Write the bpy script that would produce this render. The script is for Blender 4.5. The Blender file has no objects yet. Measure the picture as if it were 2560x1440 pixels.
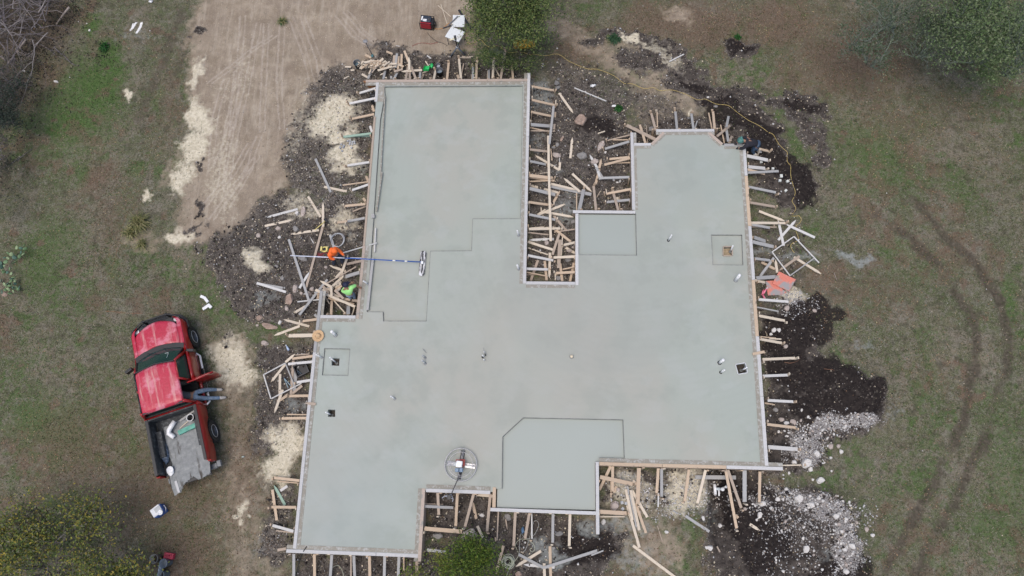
import bpy, bmesh, math, random
import numpy as np
from mathutils import Vector, Matrix, Euler, noise as mnoise
from mathutils.geometry import tessellate_polygon
random.seed(7)
S = bpy.context.scene
COL = S.collection
R = math.radians
# ------------------------------------------------------------------ camera (drone, looking almost straight down)
CX, CY, FP = 1280., 720., 1850.
NX, NY, CAMH, YAW = 1370., 1270., 27.4, -0.025
_d = np.array([NX-CX, NY-CY, FP]); _d /= np.linalg.norm(_d)
_e = np.array([1., 0, 0])-_d[0]*_d; _e /= np.linalg.norm(_e)
_n = np.cross(_e, _d)
if _n[1] > 0: _n = -_n
_c, _s = math.cos(YAW), math.sin(YAW)
EE, NN = _e*_c+_n*_s, _n*_c-_e*_s
MM = np.array([EE, NN, -_d])
def P(x, y, z=0.0):
    """point of the survey photograph at height z -> metres on site"""
    w = MM @ np.array([x-CX, y-CY, FP]); t = (z-CAMH)/w[2]
    return Vector((w[0]*t, w[1]*t, z))
cam = bpy.data.objects.new('camera', bpy.data.cameras.new('camera')); COL.objects.link(cam)
cx_, cy_, cz_ = MM@np.array([1, 0, 0]), MM@np.array([0, -1, 0]), MM@np.array([0, 0, -1])
cam.matrix_world = Matrix(((cx_[0], cy_[0], cz_[0], 0), (cx_[1], cy_[1], cz_[1], 0), (cx_[2], cy_[2], cz_[2], CAMH), (0, 0, 0, 1)))
cam.data.sensor_width = 36; cam.data.lens = FP/2560*36; cam.data.clip_end = 3000; cam.data.clip_start = 0.5
S.camera = cam
# ------------------------------------------------------------------ light: bright overcast
W = bpy.data.worlds.new('World'); S.world = W; W.use_nodes = True
nt = W.node_tree; bg = nt.nodes['Background']; sk = nt.nodes.new('ShaderNodeTexSky')
SUN_EL, SUN_AZ = R(74), R(215)
sk.sky_type = 'NISHITA'; sk.sun_disc = False; sk.sun_elevation = SUN_EL; sk.sun_rotation = SUN_AZ
sk.air_density = 1.0; sk.dust_density = 4.0; sk.ozone_density = 0.6
nt.links.new(sk.outputs[0], bg.inputs[0]); bg.inputs[1].default_value = 0.135
sl = bpy.data.lights.new('sun', 'SUN'); sl.energy = 0.95; sl.angle = R(40); sl.color = (1, .965, .92)
sun = bpy.data.objects.new('sun', sl); COL.objects.link(sun)
sd = Vector((math.sin(SUN_AZ)*math.cos(SUN_EL), math.cos(SUN_AZ)*math.cos(SUN_EL), math.sin(SUN_EL)))
sun.rotation_euler = sd.to_track_quat('Z', 'Y').to_euler(); sun.location = sd*60
S.view_settings.view_transform = 'Standard'; S.view_settings.look = 'None'
S.view_settings.exposure = 0.25; S.view_settings.gamma = 1
# ------------------------------------------------------------------ materials
def new_mat(name):
    m = bpy.data.materials.new(name); m.use_nodes = True
    return m, m.node_tree.nodes, m.node_tree.links, m.node_tree.nodes['Principled BSDF']
def tex_noise(N, L, scale, detail=3, rough=.6, coord='Object', stretch=None):
    tc = N.new('ShaderNodeTexCoord'); t = N.new('ShaderNodeTexNoise')
    src = tc.outputs[coord]
    if stretch:
        mp = N.new('ShaderNodeMapping'); mp.inputs['Scale'].default_value = stretch; L.new(src, mp.inputs[0]); src = mp.outputs[0]
    L.new(src, t.inputs['Vector']); t.inputs['Scale'].default_value = scale
    t.inputs['Detail'].default_value = detail; t.inputs['Roughness'].default_value = rough
    return t.outputs['Fac']
def maprange(N, L, v, a, b, c=0., d=1.):
    m = N.new('ShaderNodeMapRange'); L.new(v, m.inputs[0])
    for i, x in enumerate((a, b, c, d)): m.inputs[i+1].default_value = x
    return m.outputs[0]
def mixc(N, L, fac, a, b):
    m = N.new('ShaderNodeMix'); m.data_type = 'RGBA'
    for sock, v in ((m.inputs[0], fac), (m.inputs[6], a), (m.inputs[7], b)):
        if isinstance(v, (int, float)): sock.default_value = v
        elif isinstance(v, (tuple, list)): sock.default_value = (*v[:3], 1)
        else: L.new(v, sock)
    return m.outputs[2]
def math_(N, L, op, a, b):
    m = N.new('ShaderNodeMath'); m.operation = op
    for i, v in enumerate((a, b)):
        if isinstance(v, (int, float)): m.inputs[i].default_value = v
        else: L.new(v, m.inputs[i])
    return m.outputs[0]
def bump(N, L, bsdf, h, strength=.3, dist=.01):
    b = N.new('ShaderNodeBump'); b.inputs['Strength'].default_value = strength; b.inputs['Distance'].default_value = dist
    L.new(h, b.inputs['Height']); L.new(b.outputs[0], bsdf.inputs['Normal'])
def simple(name, col, rough=.6, metal=0, var=.15, scale=6, spec=.5, dirt=None, coat=0):
    m, N, L, B = new_mat(name)
    n = tex_noise(N, L, scale, 4)
    a = tuple(max(0, c*(1-var)) for c in col); b = tuple(min(1, c*(1+var)) for c in col)
    c = mixc(N, L, maprange(N, L, n, .3, .7), a, b)
    if dirt:
        n2 = tex_noise(N, L, scale*2.7, 5, .7)
        c = mixc(N, L, maprange(N, L, n2, .52, .66), c, dirt)
    L.new(c, B.inputs['Base Color']); B.inputs['Roughness'].default_value = rough; B.inputs['Metallic'].default_value = metal
    B.inputs['Specular IOR Level'].default_value = spec; B.inputs['Coat Weight'].default_value = coat
    return m
def wood(name, col, stain=(.16, .13, .11), amount=.62, ks=3.5):
    m, N, L, B = new_mat(name)
    oi = N.new('ShaderNodeObjectInfo')
    g = tex_noise(N, L, 9, 5, .7, 'Object', (1.2, 14, 14))
    k = tex_noise(N, L, ks, 5, .65, 'Object')
    dark = tuple(c*.72 for c in col); lite = tuple(min(1, c*1.18) for c in col)
    c = mixc(N, L, maprange(N, L, g, .3, .72), dark, lite)
    c = mixc(N, L, maprange(N, L, oi.outputs['Random'], 0, 1, 0, .4), c, tuple(x*.66 for x in col))
    c = mixc(N, L, maprange(N, L, k, amount, amount+.12), c, stain)
    L.new(c, B.inputs['Base Color']); B.inputs['Roughness'].default_value = .8; B.inputs['Specular IOR Level'].default_value = .25
    bump(N, L, B, g, .3, .004)
    return m
WOOD = dict(o=wood('wood_orange_pine', (.60, .470, .345)), q=wood('wood_pinkish_form', (.50, .415, .35), (.30, .29, .27), .56), p=wood('wood_pale_pine', (.70, .61, .49)),
            w=wood('wood_whitish', (.66, .65, .63), (.38, .36, .34)), g=wood('wood_grey', (.42, .42, .415), (.25, .24, .23)),
            b=wood('wood_brown', (.47, .385, .31)), n=wood('wood_green', (.33, .46, .37)),
            m=wood('wood_mortar_splashed', (.33, .31, .265), (.44, .44, .415), .50, 9),
            k=wood('wood_white_plank', (.60, .60, .60), (.34, .33, .32), .60, 8))
M = {}
def mat(key, *a, **k):
    if key not in M: M[key] = simple(key, *a, **k)
    return M[key]
# ------------------------------------------------------------------ mesh helpers
def tag(o, label=None, cat=None, group=None, kind=None):
    if label: o['label'] = label
    if cat: o['category'] = cat
    if group: o['group'] = group
    if kind: o['kind'] = kind
    return o
def empty(name, loc=(0, 0, 0), rz=0):
    o = bpy.data.objects.new(name, None); COL.objects.link(o); o.location = loc; o.rotation_euler = (0, 0, rz)
    o.empty_display_size = .1
    return o
def link_mesh(name, verts, faces, material, parent=None, smooth=False, loc=None):
    me = bpy.data.meshes.new(name); me.from_pydata([tuple(v) for v in verts], [], [tuple(f) for f in faces]); me.update()
    if smooth: me.polygons.foreach_set('use_smooth', [True]*len(me.polygons))
    o = bpy.data.objects.new(name, me); COL.objects.link(o)
    if material is not None:
        for mm in (material if isinstance(material, list) else [material]): me.materials.append(mm)
    if parent is not None: o.parent = parent
    if loc is not None: o.location = loc
    return o
class MB:
    """collects simple shapes into one mesh"""
    def __init__(s): s.v = []; s.f = []
    def add(s, v, f):
        n = len(s.v); s.v += [Vector(x) for x in v]; s.f += [tuple(i+n for i in q) for q in f]; return s
    def box(s, c, size, rot=None, taper=1.0):
        x, y, z = (q/2 for q in size); c = Vector(c)
        vs = [Vector((sx*x*(taper if sz > 0 else 1), sy*y*(taper if sz > 0 else 1), sz*z)) for sz in (-1, 1) for sx, sy in ((-1, -1), (1, -1), (1, 1), (-1, 1))]
        if rot is not None:
            m = rot if isinstance(rot, Matrix) else Euler(rot).to_matrix()
            vs = [m @ v for v in vs]
        return s.add([v+c for v in vs], [(3, 2, 1, 0), (4, 5, 6, 7), (0, 1, 5, 4), (1, 2, 6, 5), (2, 3, 7, 6), (3, 0, 4, 7)])
    def prism(s, pts, z0, z1):
        """vertical extrusion of a ccw polygon"""
        n = len(pts); vs = [Vector((p[0], p[1], z0)) for p in pts]+[Vector((p[0], p[1], z1)) for p in pts]
        tri = tessellate_polygon([[Vector((p[0], p[1], 0)) for p in pts]])
        f = []
        for t in tri:
            a, b, c = (vs[i] for i in t)
            up = (b-a).cross(c-a).z > 0
            t = t if up else t[::-1]
            f.append(tuple(i+n for i in t)); f.append(tuple(t[::-1]))
        area = sum(pts[i][0]*pts[(i+1) % n][1]-pts[(i+1) % n][0]*pts[i][1] for i in range(n))
        for i in range(n):
            j = (i+1) % n
            f.append((i, j, j+n, i+n) if area > 0 else (j, i, i+n, j+n))
        return s.add(vs, f)
    def tube(s, pts, r, seg=8, closed=False, cap=True):
        pts = [Vector(p) for p in pts]; n = len(pts)
        rs = r if isinstance(r, (list, tuple)) else [r]*n
        vs = []; prev = None
        for i, p in enumerate(pts):
            if closed: t = pts[(i+1) % n]-pts[i-1]
            else: t = pts[min(i+1, n-1)]-pts[max(i-1, 0)]
            if t.length < 1e-9: t = Vector((0, 0, 1))
            t.normalize()
            if prev is None:
                a = Vector((0, 0, 1)) if abs(t.z) < .9 else Vector((1, 0, 0)); u = t.cross(a).normalized()
            else:
                u = (prev-t*prev.dot(t))
                u = u.normalized() if u.length > 1e-6 else t.orthogonal().normalized()
            prev = u; w = t.cross(u)
            for k in range(seg):
                an = 2*math.pi*k/seg; vs.append(p+(u*math.cos(an)+w*math.sin(an))*rs[i])
        f = []
        for i in range(n if closed else n-1):
            j = (i+1) % n
            for k in range(seg):
                k2 = (k+1) % seg; f.append((i*seg+k, i*seg+k2, j*seg+k2, j*seg+k))
        if cap and not closed:
            f.append(tuple(range(seg))[::-1]); f.append(tuple((n-1)*seg+k for k in range(seg)))
        return s.add(vs, f)
    def lathe(s, prof, seg=20, c=(0, 0, 0), rot=None):
        vs = []; c = Vector(c)
        for r, z in prof:
            for k in range(seg):
                a = 2*math.pi*k/seg; v = Vector((r*math.cos(a), r*math.sin(a), z))
                if rot is not None: v = (rot if isinstance(rot, Matrix) else Euler(rot).to_matrix()) @ v
                vs.append(v+c)
        f = []
        for i in range(len(prof)-1):
            for k in range(seg):
                k2 = (k+1) % seg; f.append((i*seg+k, i*seg+k2, (i+1)*seg+k2, (i+1)*seg+k))
        return s.add(vs, f)
    def blob(s, c, r, seed=0, squash=1.0, sub=2, rough=.3, flat=0):
        bm = bmesh.new(); bmesh.ops.create_icosphere(bm, subdivisions=sub, radius=1)
        c = Vector(c); rr = r if isinstance(r, (tuple, list)) else (r, r, r*squash)
        vs = []
        for v in bm.verts:
            p = v.co.copy(); k = 1+rough*mnoise.noise(p*1.6+Vector((seed*7.3, seed*3.1, 0)))*1.4
            p = p*k
            vs.append(Vector((p.x*rr[0], p.y*rr[1], p.z*rr[2]))+c)
        fs = [tuple(v.index for v in f.verts) for f in bm.faces]; bm.free()
        return s.add(vs, fs)
    def build(s, name, material, parent=None, smooth=False, origin=None):
        if origin is not None:
            o3 = Vector(origin); return link_mesh(name, [v-o3 for v in s.v], s.f, material, parent, smooth, o3)
        return link_mesh(name, s.v, s.f, material, parent, smooth)
def bevel(o, w=.01, seg=2):
    b = o.modifiers.new('bevel', 'BEVEL'); b.width = w; b.segments = seg; b.limit_method = 'ANGLE'; b.angle_limit = R(35)
    return o
# ------------------------------------------------------------------ ground
_T = np.random.RandomState(11).rand(256, 256)
def vn(x, y, seed=0):
    x = np.asarray(x, float)+seed*17.13; y = np.asarray(y, float)+seed*9.71
    xi = np.floor(x).astype(int); yi = np.floor(y).astype(int); fx = x-xi; fy = y-yi
    fx = fx*fx*(3-2*fx); fy = fy*fy*(3-2*fy); a = xi & 255; b = yi & 255; a1 = (a+1) & 255; b1 = (b+1) & 255
    return (_T[a, b]*(1-fx)+_T[a1, b]*fx)*(1-fy)+(_T[a, b1]*(1-fx)+_T[a1, b1]*fx)*fy
def fbm(x, y, sc, seed=0, octv=4):
    t = 0; amp = .5; tot = 0
    for i in range(octv):
        t = t+amp*vn(x*sc*2**i, y*sc*2**i, seed+i*3); tot += amp; amp *= .5
    return t/tot
def G(px, py): p = P(px, py, 0); return (p.x, p.y)
def sstep(a, b, v):
    t = np.clip((v-a)/(b-a), 0, 1); return t*t*(3-2*t)
class Field:
    """soft site masks evaluated at metre coordinates"""
    def __init__(s, x, y):
        s.x0, s.y0 = x, y
        s.x = x+(fbm(x, y, .9, 1)-.5)*1.2+(fbm(x, y, 4, 2)-.5)*.6
        s.y = y+(fbm(x, y, .9, 5)-.5)*1.2+(fbm(x, y, 4, 6)-.5)*.6
    def ell(s, px, py, rx, ry, rot=0, soft=.35):
        cx, cy = G(px, py); rx, ry = rx/68, ry/68; dx, dy = s.x-cx, s.y-cy
        c, q = math.cos(R(rot)), math.sin(R(rot)); u = (dx*c+dy*q)/rx; v = (-dx*q+dy*c)/ry
        return 1-sstep(1-soft, 1+soft, np.sqrt(u*u+v*v))
    def ells(s, L, soft=.35):
        m = 0
        for e in L: m = np.maximum(m, (e[5] if len(e) > 5 else 1)*s.ell(*e[:4], e[4] if len(e) > 4 else 0, soft))
        return m
    def poly(s, pts, soft=.25):
        q = [G(*p) for p in pts]; ins = np.zeros(s.x.shape, bool); dm = np.full(s.x.shape, 1e9)
        for i in range(len(q)):
            (x1, y1), (x2, y2) = q[i-1], q[i]
            cond = ((y1 > s.y) != (y2 > s.y)) & (s.x < (x2-x1)*(s.y-y1)/((y2-y1) or 1e-9)+x1); ins ^= cond
            L2 = (x2-x1)**2+(y2-y1)**2; t = np.clip(((s.x-x1)*(x2-x1)+(s.y-y1)*(y2-y1))/L2, 0, 1)
            dm = np.minimum(dm, np.hypot(s.x-x1-t*(x2-x1), s.y-y1-t*(y2-y1)))
        return sstep(-soft, soft, np.where(ins, dm, -dm))
    def line(s, pts, w, soft=.6, warp=.3):
        q = [G(*p) for p in pts]; dm = np.full(s.x.shape, 1e9)
        X = s.x0+(s.x-s.x0)*warp; Y = s.y0+(s.y-s.y0)*warp
        for i in range(1, len(q)):
            (x1, y1), (x2, y2) = q[i-1], q[i]; L2 = (x2-x1)**2+(y2-y1)**2
            t = np.clip(((X-x1)*(x2-x1)+(Y-y1)*(y2-y1))/L2, 0, 1)
            dm = np.minimum(dm, np.hypot(X-x1-t*(x2-x1), Y-y1-t*(y2-y1)))
        return 1-sstep(w*(1-soft), w*(1+soft), dm)
RUTS = [[(2195, 540), (2270, 590), (2340, 660), (2400, 740), (2440, 810), (2447, 880), (2420, 1010), (2380, 1110), (2320, 1240), (2260, 1350), (2200, 1440), (2160, 1500)],
        [(2280, 500), (2370, 590), (2440, 660), (2500, 750), (2530, 850), (2525, 920), (2490, 1010), (2450, 1120), (2400, 1230), (2350, 1330), (2290, 1440), (2250, 1500)]]
TRACKS = [[(600, 40), (590, 200), (560, 330), (545, 470)], [(640, 60), (610, 220), (580, 350), (560, 480)], [(700, 60), (690, 200), (700, 320)],
          [(660, 60), (652, 200), (650, 330)], [(560, 200), (530, 300), (520, 420)], [(720, 40), (760, 150), (775, 220)], [(750, 40), (790, 150), (800, 220)],
          [(840, 40), (880, 90), (920, 115)], [(860, 30), (900, 80), (940, 110)], [(520, 550), (600, 440), (640, 390)], [(500, 520), (580, 430), (620, 360)],
          [(520, 210), (620, 130), (680, 90)], [(640, 340), (620, 420), (560, 520)], [(585, 180), (575, 300), (535, 420)]]
def masks(x, y):
    f = Field(x, y); m = {}
    m['dirt'] = np.clip(np.maximum.reduce([
        f.poly([(490, 40), (560, -60), (1175, -60), (1200, 60), (1190, 120), (1100, 150), (1000, 150), (900, 190), (790, 215), (745, 330), (720, 460), (650, 550), (540, 600), (450, 600), (455, 500), (470, 400), (500, 280), (475, 180)], .6),
        .62*f.poly([(500, 820), (600, 840), (640, 870), (630, 960), (600, 1010), (540, 1000)], .5), .42*f.poly([(540, 980), (640, 1000), (645, 1180), (690, 1300), (730, 1480), (560, 1480), (540, 1300), (550, 1180)], .8),
        .62*f.poly([(1540, 90), (1620, 110), (1730, 190), (1760, 280), (1740, 340), (1640, 330), (1590, 290), (1570, 220)], .5),
        .6*f.ells([(1500, 150, 60, 20, -30), (1690, 40, 60, 30), (1560, 1330, 130, 80, 0, .7), (1640, 1370, 60, 60)]),
        .6*f.line([(1390, 60), (1500, 130), (1600, 210)], .5), .5*f.ells([(430, 430, 40, 60), (370, 600, 60, 30)])]), 0, 1)
    m['cream'] = f.ells([(495, 300, 38, 55), (475, 370, 42, 45, 20), (455, 450, 25, 50), (452, 580, 32, 22), (500, 190, 14, 45, 0, .8), (825, 290, 65, 48, 20), (860, 340, 35, 30), (860, 405, 52, 38, 20), (650, 670, 42, 28), (560, 900, 48, 62, 0, .9),
                         (590, 940, 48, 34, 0, .9), (1572, 100, 26, 16, -20), (870, 870, 34, 22), (715, 1110, 42, 62, 15), (700, 1150, 50, 45), (1700, 1225, 55, 48, 0, .8), (1990, 735, 35, 25, 0, .8), (360, 488, 16, 12), (325, 240, 9, 26),
                         (1715, 285, 14, 12), (760, 520, 45, 50, 0, .5), (850, 560, 35, 45, 0, .65), (1560, 1220, 50, 45, 0, .55), (600, 1260, 12, 18), (1615, 120, 40, 10, -30, .6), (820, 960, 20, 10, 0, .4), (1660, 140, 60, 25, -40, .5), (560, 430, 50, 150, 10, .36), (740, 300, 20, 120, 0, .3), (590, 200, 40, 100, 0, .22)], .6)
    m['dark'] = np.clip(np.maximum.reduce([
        .75*f.poly([(500, 600), (600, 560), (700, 490), (840, 480), (920, 530), (905, 790), (800, 800), (700, 820), (620, 800), (560, 740), (510, 690)], .3),
        .62*f.poly([(760, 215), (850, 160), (940, 140), (950, 230), (930, 490), (720, 480), (715, 350)], .3),
        .8*f.poly([(650, 870), (790, 850), (775, 1060), (640, 1110)], .3), .62*f.poly([(665, 1190), (760, 1180), (735, 1400), (650, 1380)], .3),
        .75*f.poly([(1325, 215), (1480, 190), (1590, 330), (1590, 540), (1450, 535), (1445, 710), (1310, 712)], .3),
        f.ells([(1480, 300, 55, 45), (1500, 440, 60, 30, 0, .9), (1540, 260, 40, 30, 0, .7), (1980, 460, 62, 62, -30), (1890, 300, 75, 42, -30), (1850, 120, 40, 30), (1600, 110, 70, 25, -30), (1720, 220, 70, 30, -20, .8), (2010, 260, 60, 22, -45, .9), (510, 80, 22, 16),
                (1800, 250, 50, 30, -20, .85), (500, 520, 8, 22), (490, 560, 20, 14, 0, .8), (820, 210, 40, 30, 0, .8), (570, 850, 15, 18), (625, 730, 14, 10), (490, 410, 11, 9)]),
        .95*f.line([(1470, 100), (1560, 90), (1700, 130), (1760, 225), (1860, 240), (1990, 265), (2040, 330), (2050, 400)], .26, .9, 1), .9*f.line([(1560, 150), (1660, 150), (1740, 230), (1820, 250), (1900, 300)], .4, .9, 1), .55*f.line([(1400, 180), (1500, 220), (1600, 250), (1640, 280)], .7, .9, 1),
        f.poly([(1870, 300), (1930, 290), (1990, 400), (2030, 470), (2010, 530), (1950, 530), (1900, 470), (1880, 400)], .3),
        f.poly([(1895, 770), (1980, 750), (2060, 760), (2040, 850), (2050, 900), (2110, 920), (2160, 938), (2200, 975), (2214, 1015), (2196, 1060), (2150, 1090), (2060, 1130), (1990, 1165), (1905, 1170)], .3),
        f.poly([(1770, 1180), (1880, 1180), (1930, 1230), (2010, 1205), (2100, 1240), (2140, 1300), (2145, 1500), (1790, 1500), (1770, 1400), (1740, 1310)], .35),
        .85*f.poly([(1490, 1165), (1920, 1170), (1900, 1240), (1640, 1235), (1500, 1250)], .2),
        .9*f.poly([(1240, 1275), (1490, 1285), (1560, 1360), (1480, 1480), (1240, 1480)], .25), .9*f.poly([(1055, 1225), (1245, 1225), (1240, 1345), (1055, 1345)], .2),
        .8*f.poly([(735, 1380), (1250, 1380), (1250, 1520), (735, 1520)], .3),
        .8*f.poly([(930, 110), (1320, 150), (1320, 210), (930, 210)], .3), .8*f.poly([(1560, 300), (1880, 290), (1880, 380), (1560, 380)], .25), .45*f.poly([(1870, 560), (2000, 560), (2020, 760), (1890, 760)], .3)]), 0, 1)
    m['wet'] = f.ells([(1840, 300, 70, 22, -25), (1900, 350, 35, 50), (1800, 260, 45, 18, -20, .9), (1850, 115, 28, 20, 0, .8), (1730, 215, 45, 12, -20, .8), (1940, 400, 30, 50), (2010, 480, 30, 40), (1640, 120, 45, 12, -25, .7), (2010, 270, 40, 12, -45, .7), (1980, 430, 50, 60), (2050, 800, 40, 60), (1950, 850, 60, 70), (2110, 955, 60, 25), (2170, 985, 35, 30), (2080, 1010, 110, 26), (1990, 930, 80, 40), (2000, 800, 45, 40), (2060, 940, 80, 40), (1960, 880, 50, 50), (2010, 1010, 60, 30), (1900, 1330, 70, 90), (1830, 1260, 35, 80), (1500, 310, 40, 30), (1900, 320, 50, 25), (2100, 1420, 60, 40), (1450, 1370, 70, 40)], .5)
    m['chip'] = f.ells([(2060, 1070, 75, 35, 10), (2000, 1110, 60, 45), (2150, 1050, 60, 25, 10), (2040, 1260, 110, 35, -15), (2100, 1340, 45, 90), (1990, 1300, 80, 60, 0, .7), (1780, 1230, 25, 50, 0, .6), (1560, 1220, 45, 50, 0, .7), (1680, 1240, 80, 50, 0, .8),
                        (1910, 1270, 40, 30, 0, .8), (1990, 750, 40, 30), (2000, 780, 60, 20, 0, .6), (840, 500, 90, 60, 0, .7), (720, 1110, 45, 65), (860, 240, 60, 30, 0, .5), (1820, 1250, 40, 60, 0, .5), (790, 210, 60, 30, 0, .6), (690, 560, 120, 50, 0, .4),
                        (1970, 1390, 90, 60, 0, .4), (500, 200, 14, 60, 0, .8)], .5)
    m['green'] = f.ells([(230, 230, 90, 90, 0, .9), (270, 140, 40, 60, 0, .8), (190, 300, 80, 50, 0, .8), (210, 430, 30, 40, 0, .6), (290, 170, 30, 40), (220, 70, 30, 30), (140, 330, 40, 30, 0, .8), (130, 640, 60, 40, 0, .5), (160, 720, 40, 30, 0, .6), (2190, 360, 70, 100, 30, .5),
                         (1530, 100, 22, 20, 0, .9), (1840, 90, 15, 12), (2230, 620, 50, 40, 0, .45), (2530, 740, 25, 60, 0, .6), (2400, 480, 60, 40, 0, .4), (2330, 830, 30, 60, 0, .3), (2200, 1250, 40, 60, 0, .35), (60, 900, 50, 40, 0, .4), (330, 420, 30, 40, 0, .4), (1930, 1250, 60, 20, 0, .2), (700, 820, 40, 25, 0, .7), (640, 850, 30, 20, 0, .5), (100, 1050, 90, 60, 0, .6), (160, 1100, 60, 40, 0, .6),
                         (1230, 150, 80, 50, 0, .7), (1850, 430, 40, 40, 0, .4), (2500, 1330, 70, 60, 0, .5), (380, 260, 12, 60, 20, .5), (2030, 570, 30, 20, 0, .6), (1330, 470, 20, 40, 0, .5), (1340, 640, 20, 30, 0, .3), (2100, 900, 25, 40, 0, .5), (530, 720, 25, 18, 0, .6), (2300, 690, 70, 50, 0, .3), (2480, 150, 90, 80, 0, .6), (200, 260, 130, 200, 0, .62), (120, 640, 90, 120, 0, .5), (2180, 400, 110, 130, 30, .5), (2520, 1200, 60, 250, 0, .4)], .9)
    m['green'] = np.maximum(m['green'], .50*sstep(.44, .70, fbm(x, y, .5, 71))*sstep(.35, .68, fbm(x, y, 4.1, 72)))
    m['brown'] = f.ells([(1750, 60, 160, 80, 0, .9), (1950, 60, 150, 90, 0, .9), (2150, 150, 180, 110, 0, .85), (2250, 300, 120, 70, 0, .45), (1650, 60, 120, 70, 0, .8), (1440, 120, 80, 70, 0, .8), (2000, 200, 80, 60, -30, .6), (250, 440, 45, 50, 0, .8), (130, 180, 50, 60, 0, .7), (90, 250, 50, 50, 0, .5), (470, 1380, 90, 90, 0, .8), (600, 1200, 50, 200, 0, .7), (250, 1130, 120, 90, 0, .45),
                         (2230, 740, 60, 60, 0, .4), (2060, 700, 60, 30, 0, .7), (1480, 1360, 60, 30, 0, .8), (2300, 950, 90, 60, 0, .3), (70, 60, 130, 110, 0, .9), (2400, 260, 90, 40, 0, .4), (500, 1240, 80, 80, 0, .6), (400, 1230, 190, 130, 0, .62), (190, 1130, 170, 120, 0, .55), (290, 560, 60, 160, 0, .45), (420, 250, 50, 200, 0, .4)], .95)
    m['brown'] = np.maximum(m['brown'], .55*sstep(.50, .66, fbm(x+40, y, .5, 75))*sstep(.42, .6, fbm(x, y, 2.7, 76)))
    m['brown'] = np.maximum(m['brown'], .7*sstep(.68, .78, fbm(x, y, 1.6, 78)))
    m['spill'] = f.ells([(2135, 648, 70, 17, -8, .9), (1990, 640, 60, 14, 0, .7), (1910, 640, 30, 25, 0, .8), (1370, 1375, 40, 35, 0, .8), (1540, 1310, 90, 22, 0, .6), (1580, 1390, 60, 30, 0, .5), (1560, 1192, 28, 12, 0, .9), (1470, 1310, 22, 30, 0, .8), (1760, 1290, 30, 40, 0, .4), (1420, 530, 45, 60, 0, .6),
                         (1380, 440, 30, 20, 0, .5), (1350, 240, 35, 45, 0, .7), (1345, 350, 25, 40, 0, .5), (730, 1000, 35, 22, 0, .6), (760, 900, 30, 25, 0, .4), (900, 415, 15, 20, 0, .6), (880, 585, 30, 30, 0, .4), (670, 740, 40, 20, 0, .6), (2180, 870, 25, 10, 0, .6), (2240, 1040, 30, 20, 0, .4), (340, 85, 60, 35, 0, .35), (1245, 120, 25, 25, 0, .5),
                         (1600, 1400, 60, 40, 0, .4), (2050, 1370, 20, 25, 0, .5), (1300, 1400, 40, 60, 0, .3), (650, 1350, 30, 30, 0, .4), (480, 215, 25, 15, 0, .2)], .6)
    m['rut_brush'] = np.maximum(f.line(RUTS[0], .19, .8, .35), f.line(RUTS[1], .20, .8, .35)); m['rut_brush'] *= (sstep(.3, .6, fbm(x, y, .8, 31))*.55+.45)*(.55+.8*fbm(x, y, 5, 33))
    m['rut_brush'] = np.maximum(m['rut_brush'], .6*np.maximum(f.line([(455, 30), (430, 110), (390, 200), (350, 300)], .22), f.line([(500, 30), (470, 110), (440, 190)], .15)))
    m['rut_brush'] = np.maximum(m['rut_brush'], f.ells([(45, 50, 165, 95, 0, 1.1), (10, 240, 60, 120, 0, .9), (0, 420, 40, 120, 0, .6)], .5))  # darker ground under the brush and along the left edge
    tr = 0
    for t in TRACKS: tr = np.maximum(tr, np.maximum(f.line(t, .05, .8, .1), f.line([(a+13, b) for a, b in t], .04, .8, .1)))
    m['track'] = tr*m['dirt']
    m['orange'] = np.maximum.reduce([f.line([(318, 535), (300, 600), (285, 650), (272, 710), (262, 765)], .055, .8, .12)*.5, f.line([(264, 777), (320, 781), (355, 783)], .05, .8, .12)*.6, f.line([(370, 784), (400, 784)], .05, .8, .12)*.5, f.line([(395, 230), (380, 270)], .05, .8, .1)*.25])
    wp = np.maximum.reduce([f.line([(341, 58), (336, 66), (327, 76)], .05, .6, .1), f.line([(355, 58), (350, 70), (342, 82)], .055, .6, .1), f.line([(334, 60), (331, 70)], .04, .6, .1)])
    m['white'] = np.maximum(wp, 0)
    return m
def gheight(x, y, m=None):
    x = np.asarray(x, float); y = np.asarray(y, float)
    if m is None: m = masks(x, y)
    h = (fbm(x, y, .15, 40)-.5)*.16+(fbm(x, y, 1.3, 44)-.5)*.05
    d = m['dark']; h = h+d*((fbm(x, y, 1.1, 50)-.35)*.22+(fbm(x, y, 6, 51)-.5)*.10)
    h = h+m['chip']*.05+m['cream']*.04*fbm(x, y, 3, 52)
    for px, py, r, a in ((2130, 980, 70, .35), (1975, 460, 55, .28), (2060, 1330, 90, .28), (640, 690, 90, .3), (720, 780, 50, .2), (1990, 1100, 60, .12), (2000, 820, 50, .2), (600, 640, 60, .2)):
        cx, cy = G(px, py); h = h+a*np.exp(-((x-cx)**2+(y-cy)**2)/(r/60)**2)
    (tx, ty) = G(1798, 1225); h = h-.55*np.exp(-((x-tx)/.38)**4-((y-ty)/1.5)**4)
    h = h-.04*m['rut_brush']
    # level under and beside the slab
    h = np.where((x > -9.5) & (x < 8.3) & (y > -2.4) & (y < 17.6), np.clip(h, -.5, .18), h)
    return h
def gz(x, y): return float(gheight(np.array([x]), np.array([y]))[0])
def PG(px, py, dz=0.0):
    p = P(px, py, 0)
    for _ in range(2): p = P(px, py, gz(p.x, p.y)+dz)
    return p
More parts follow.
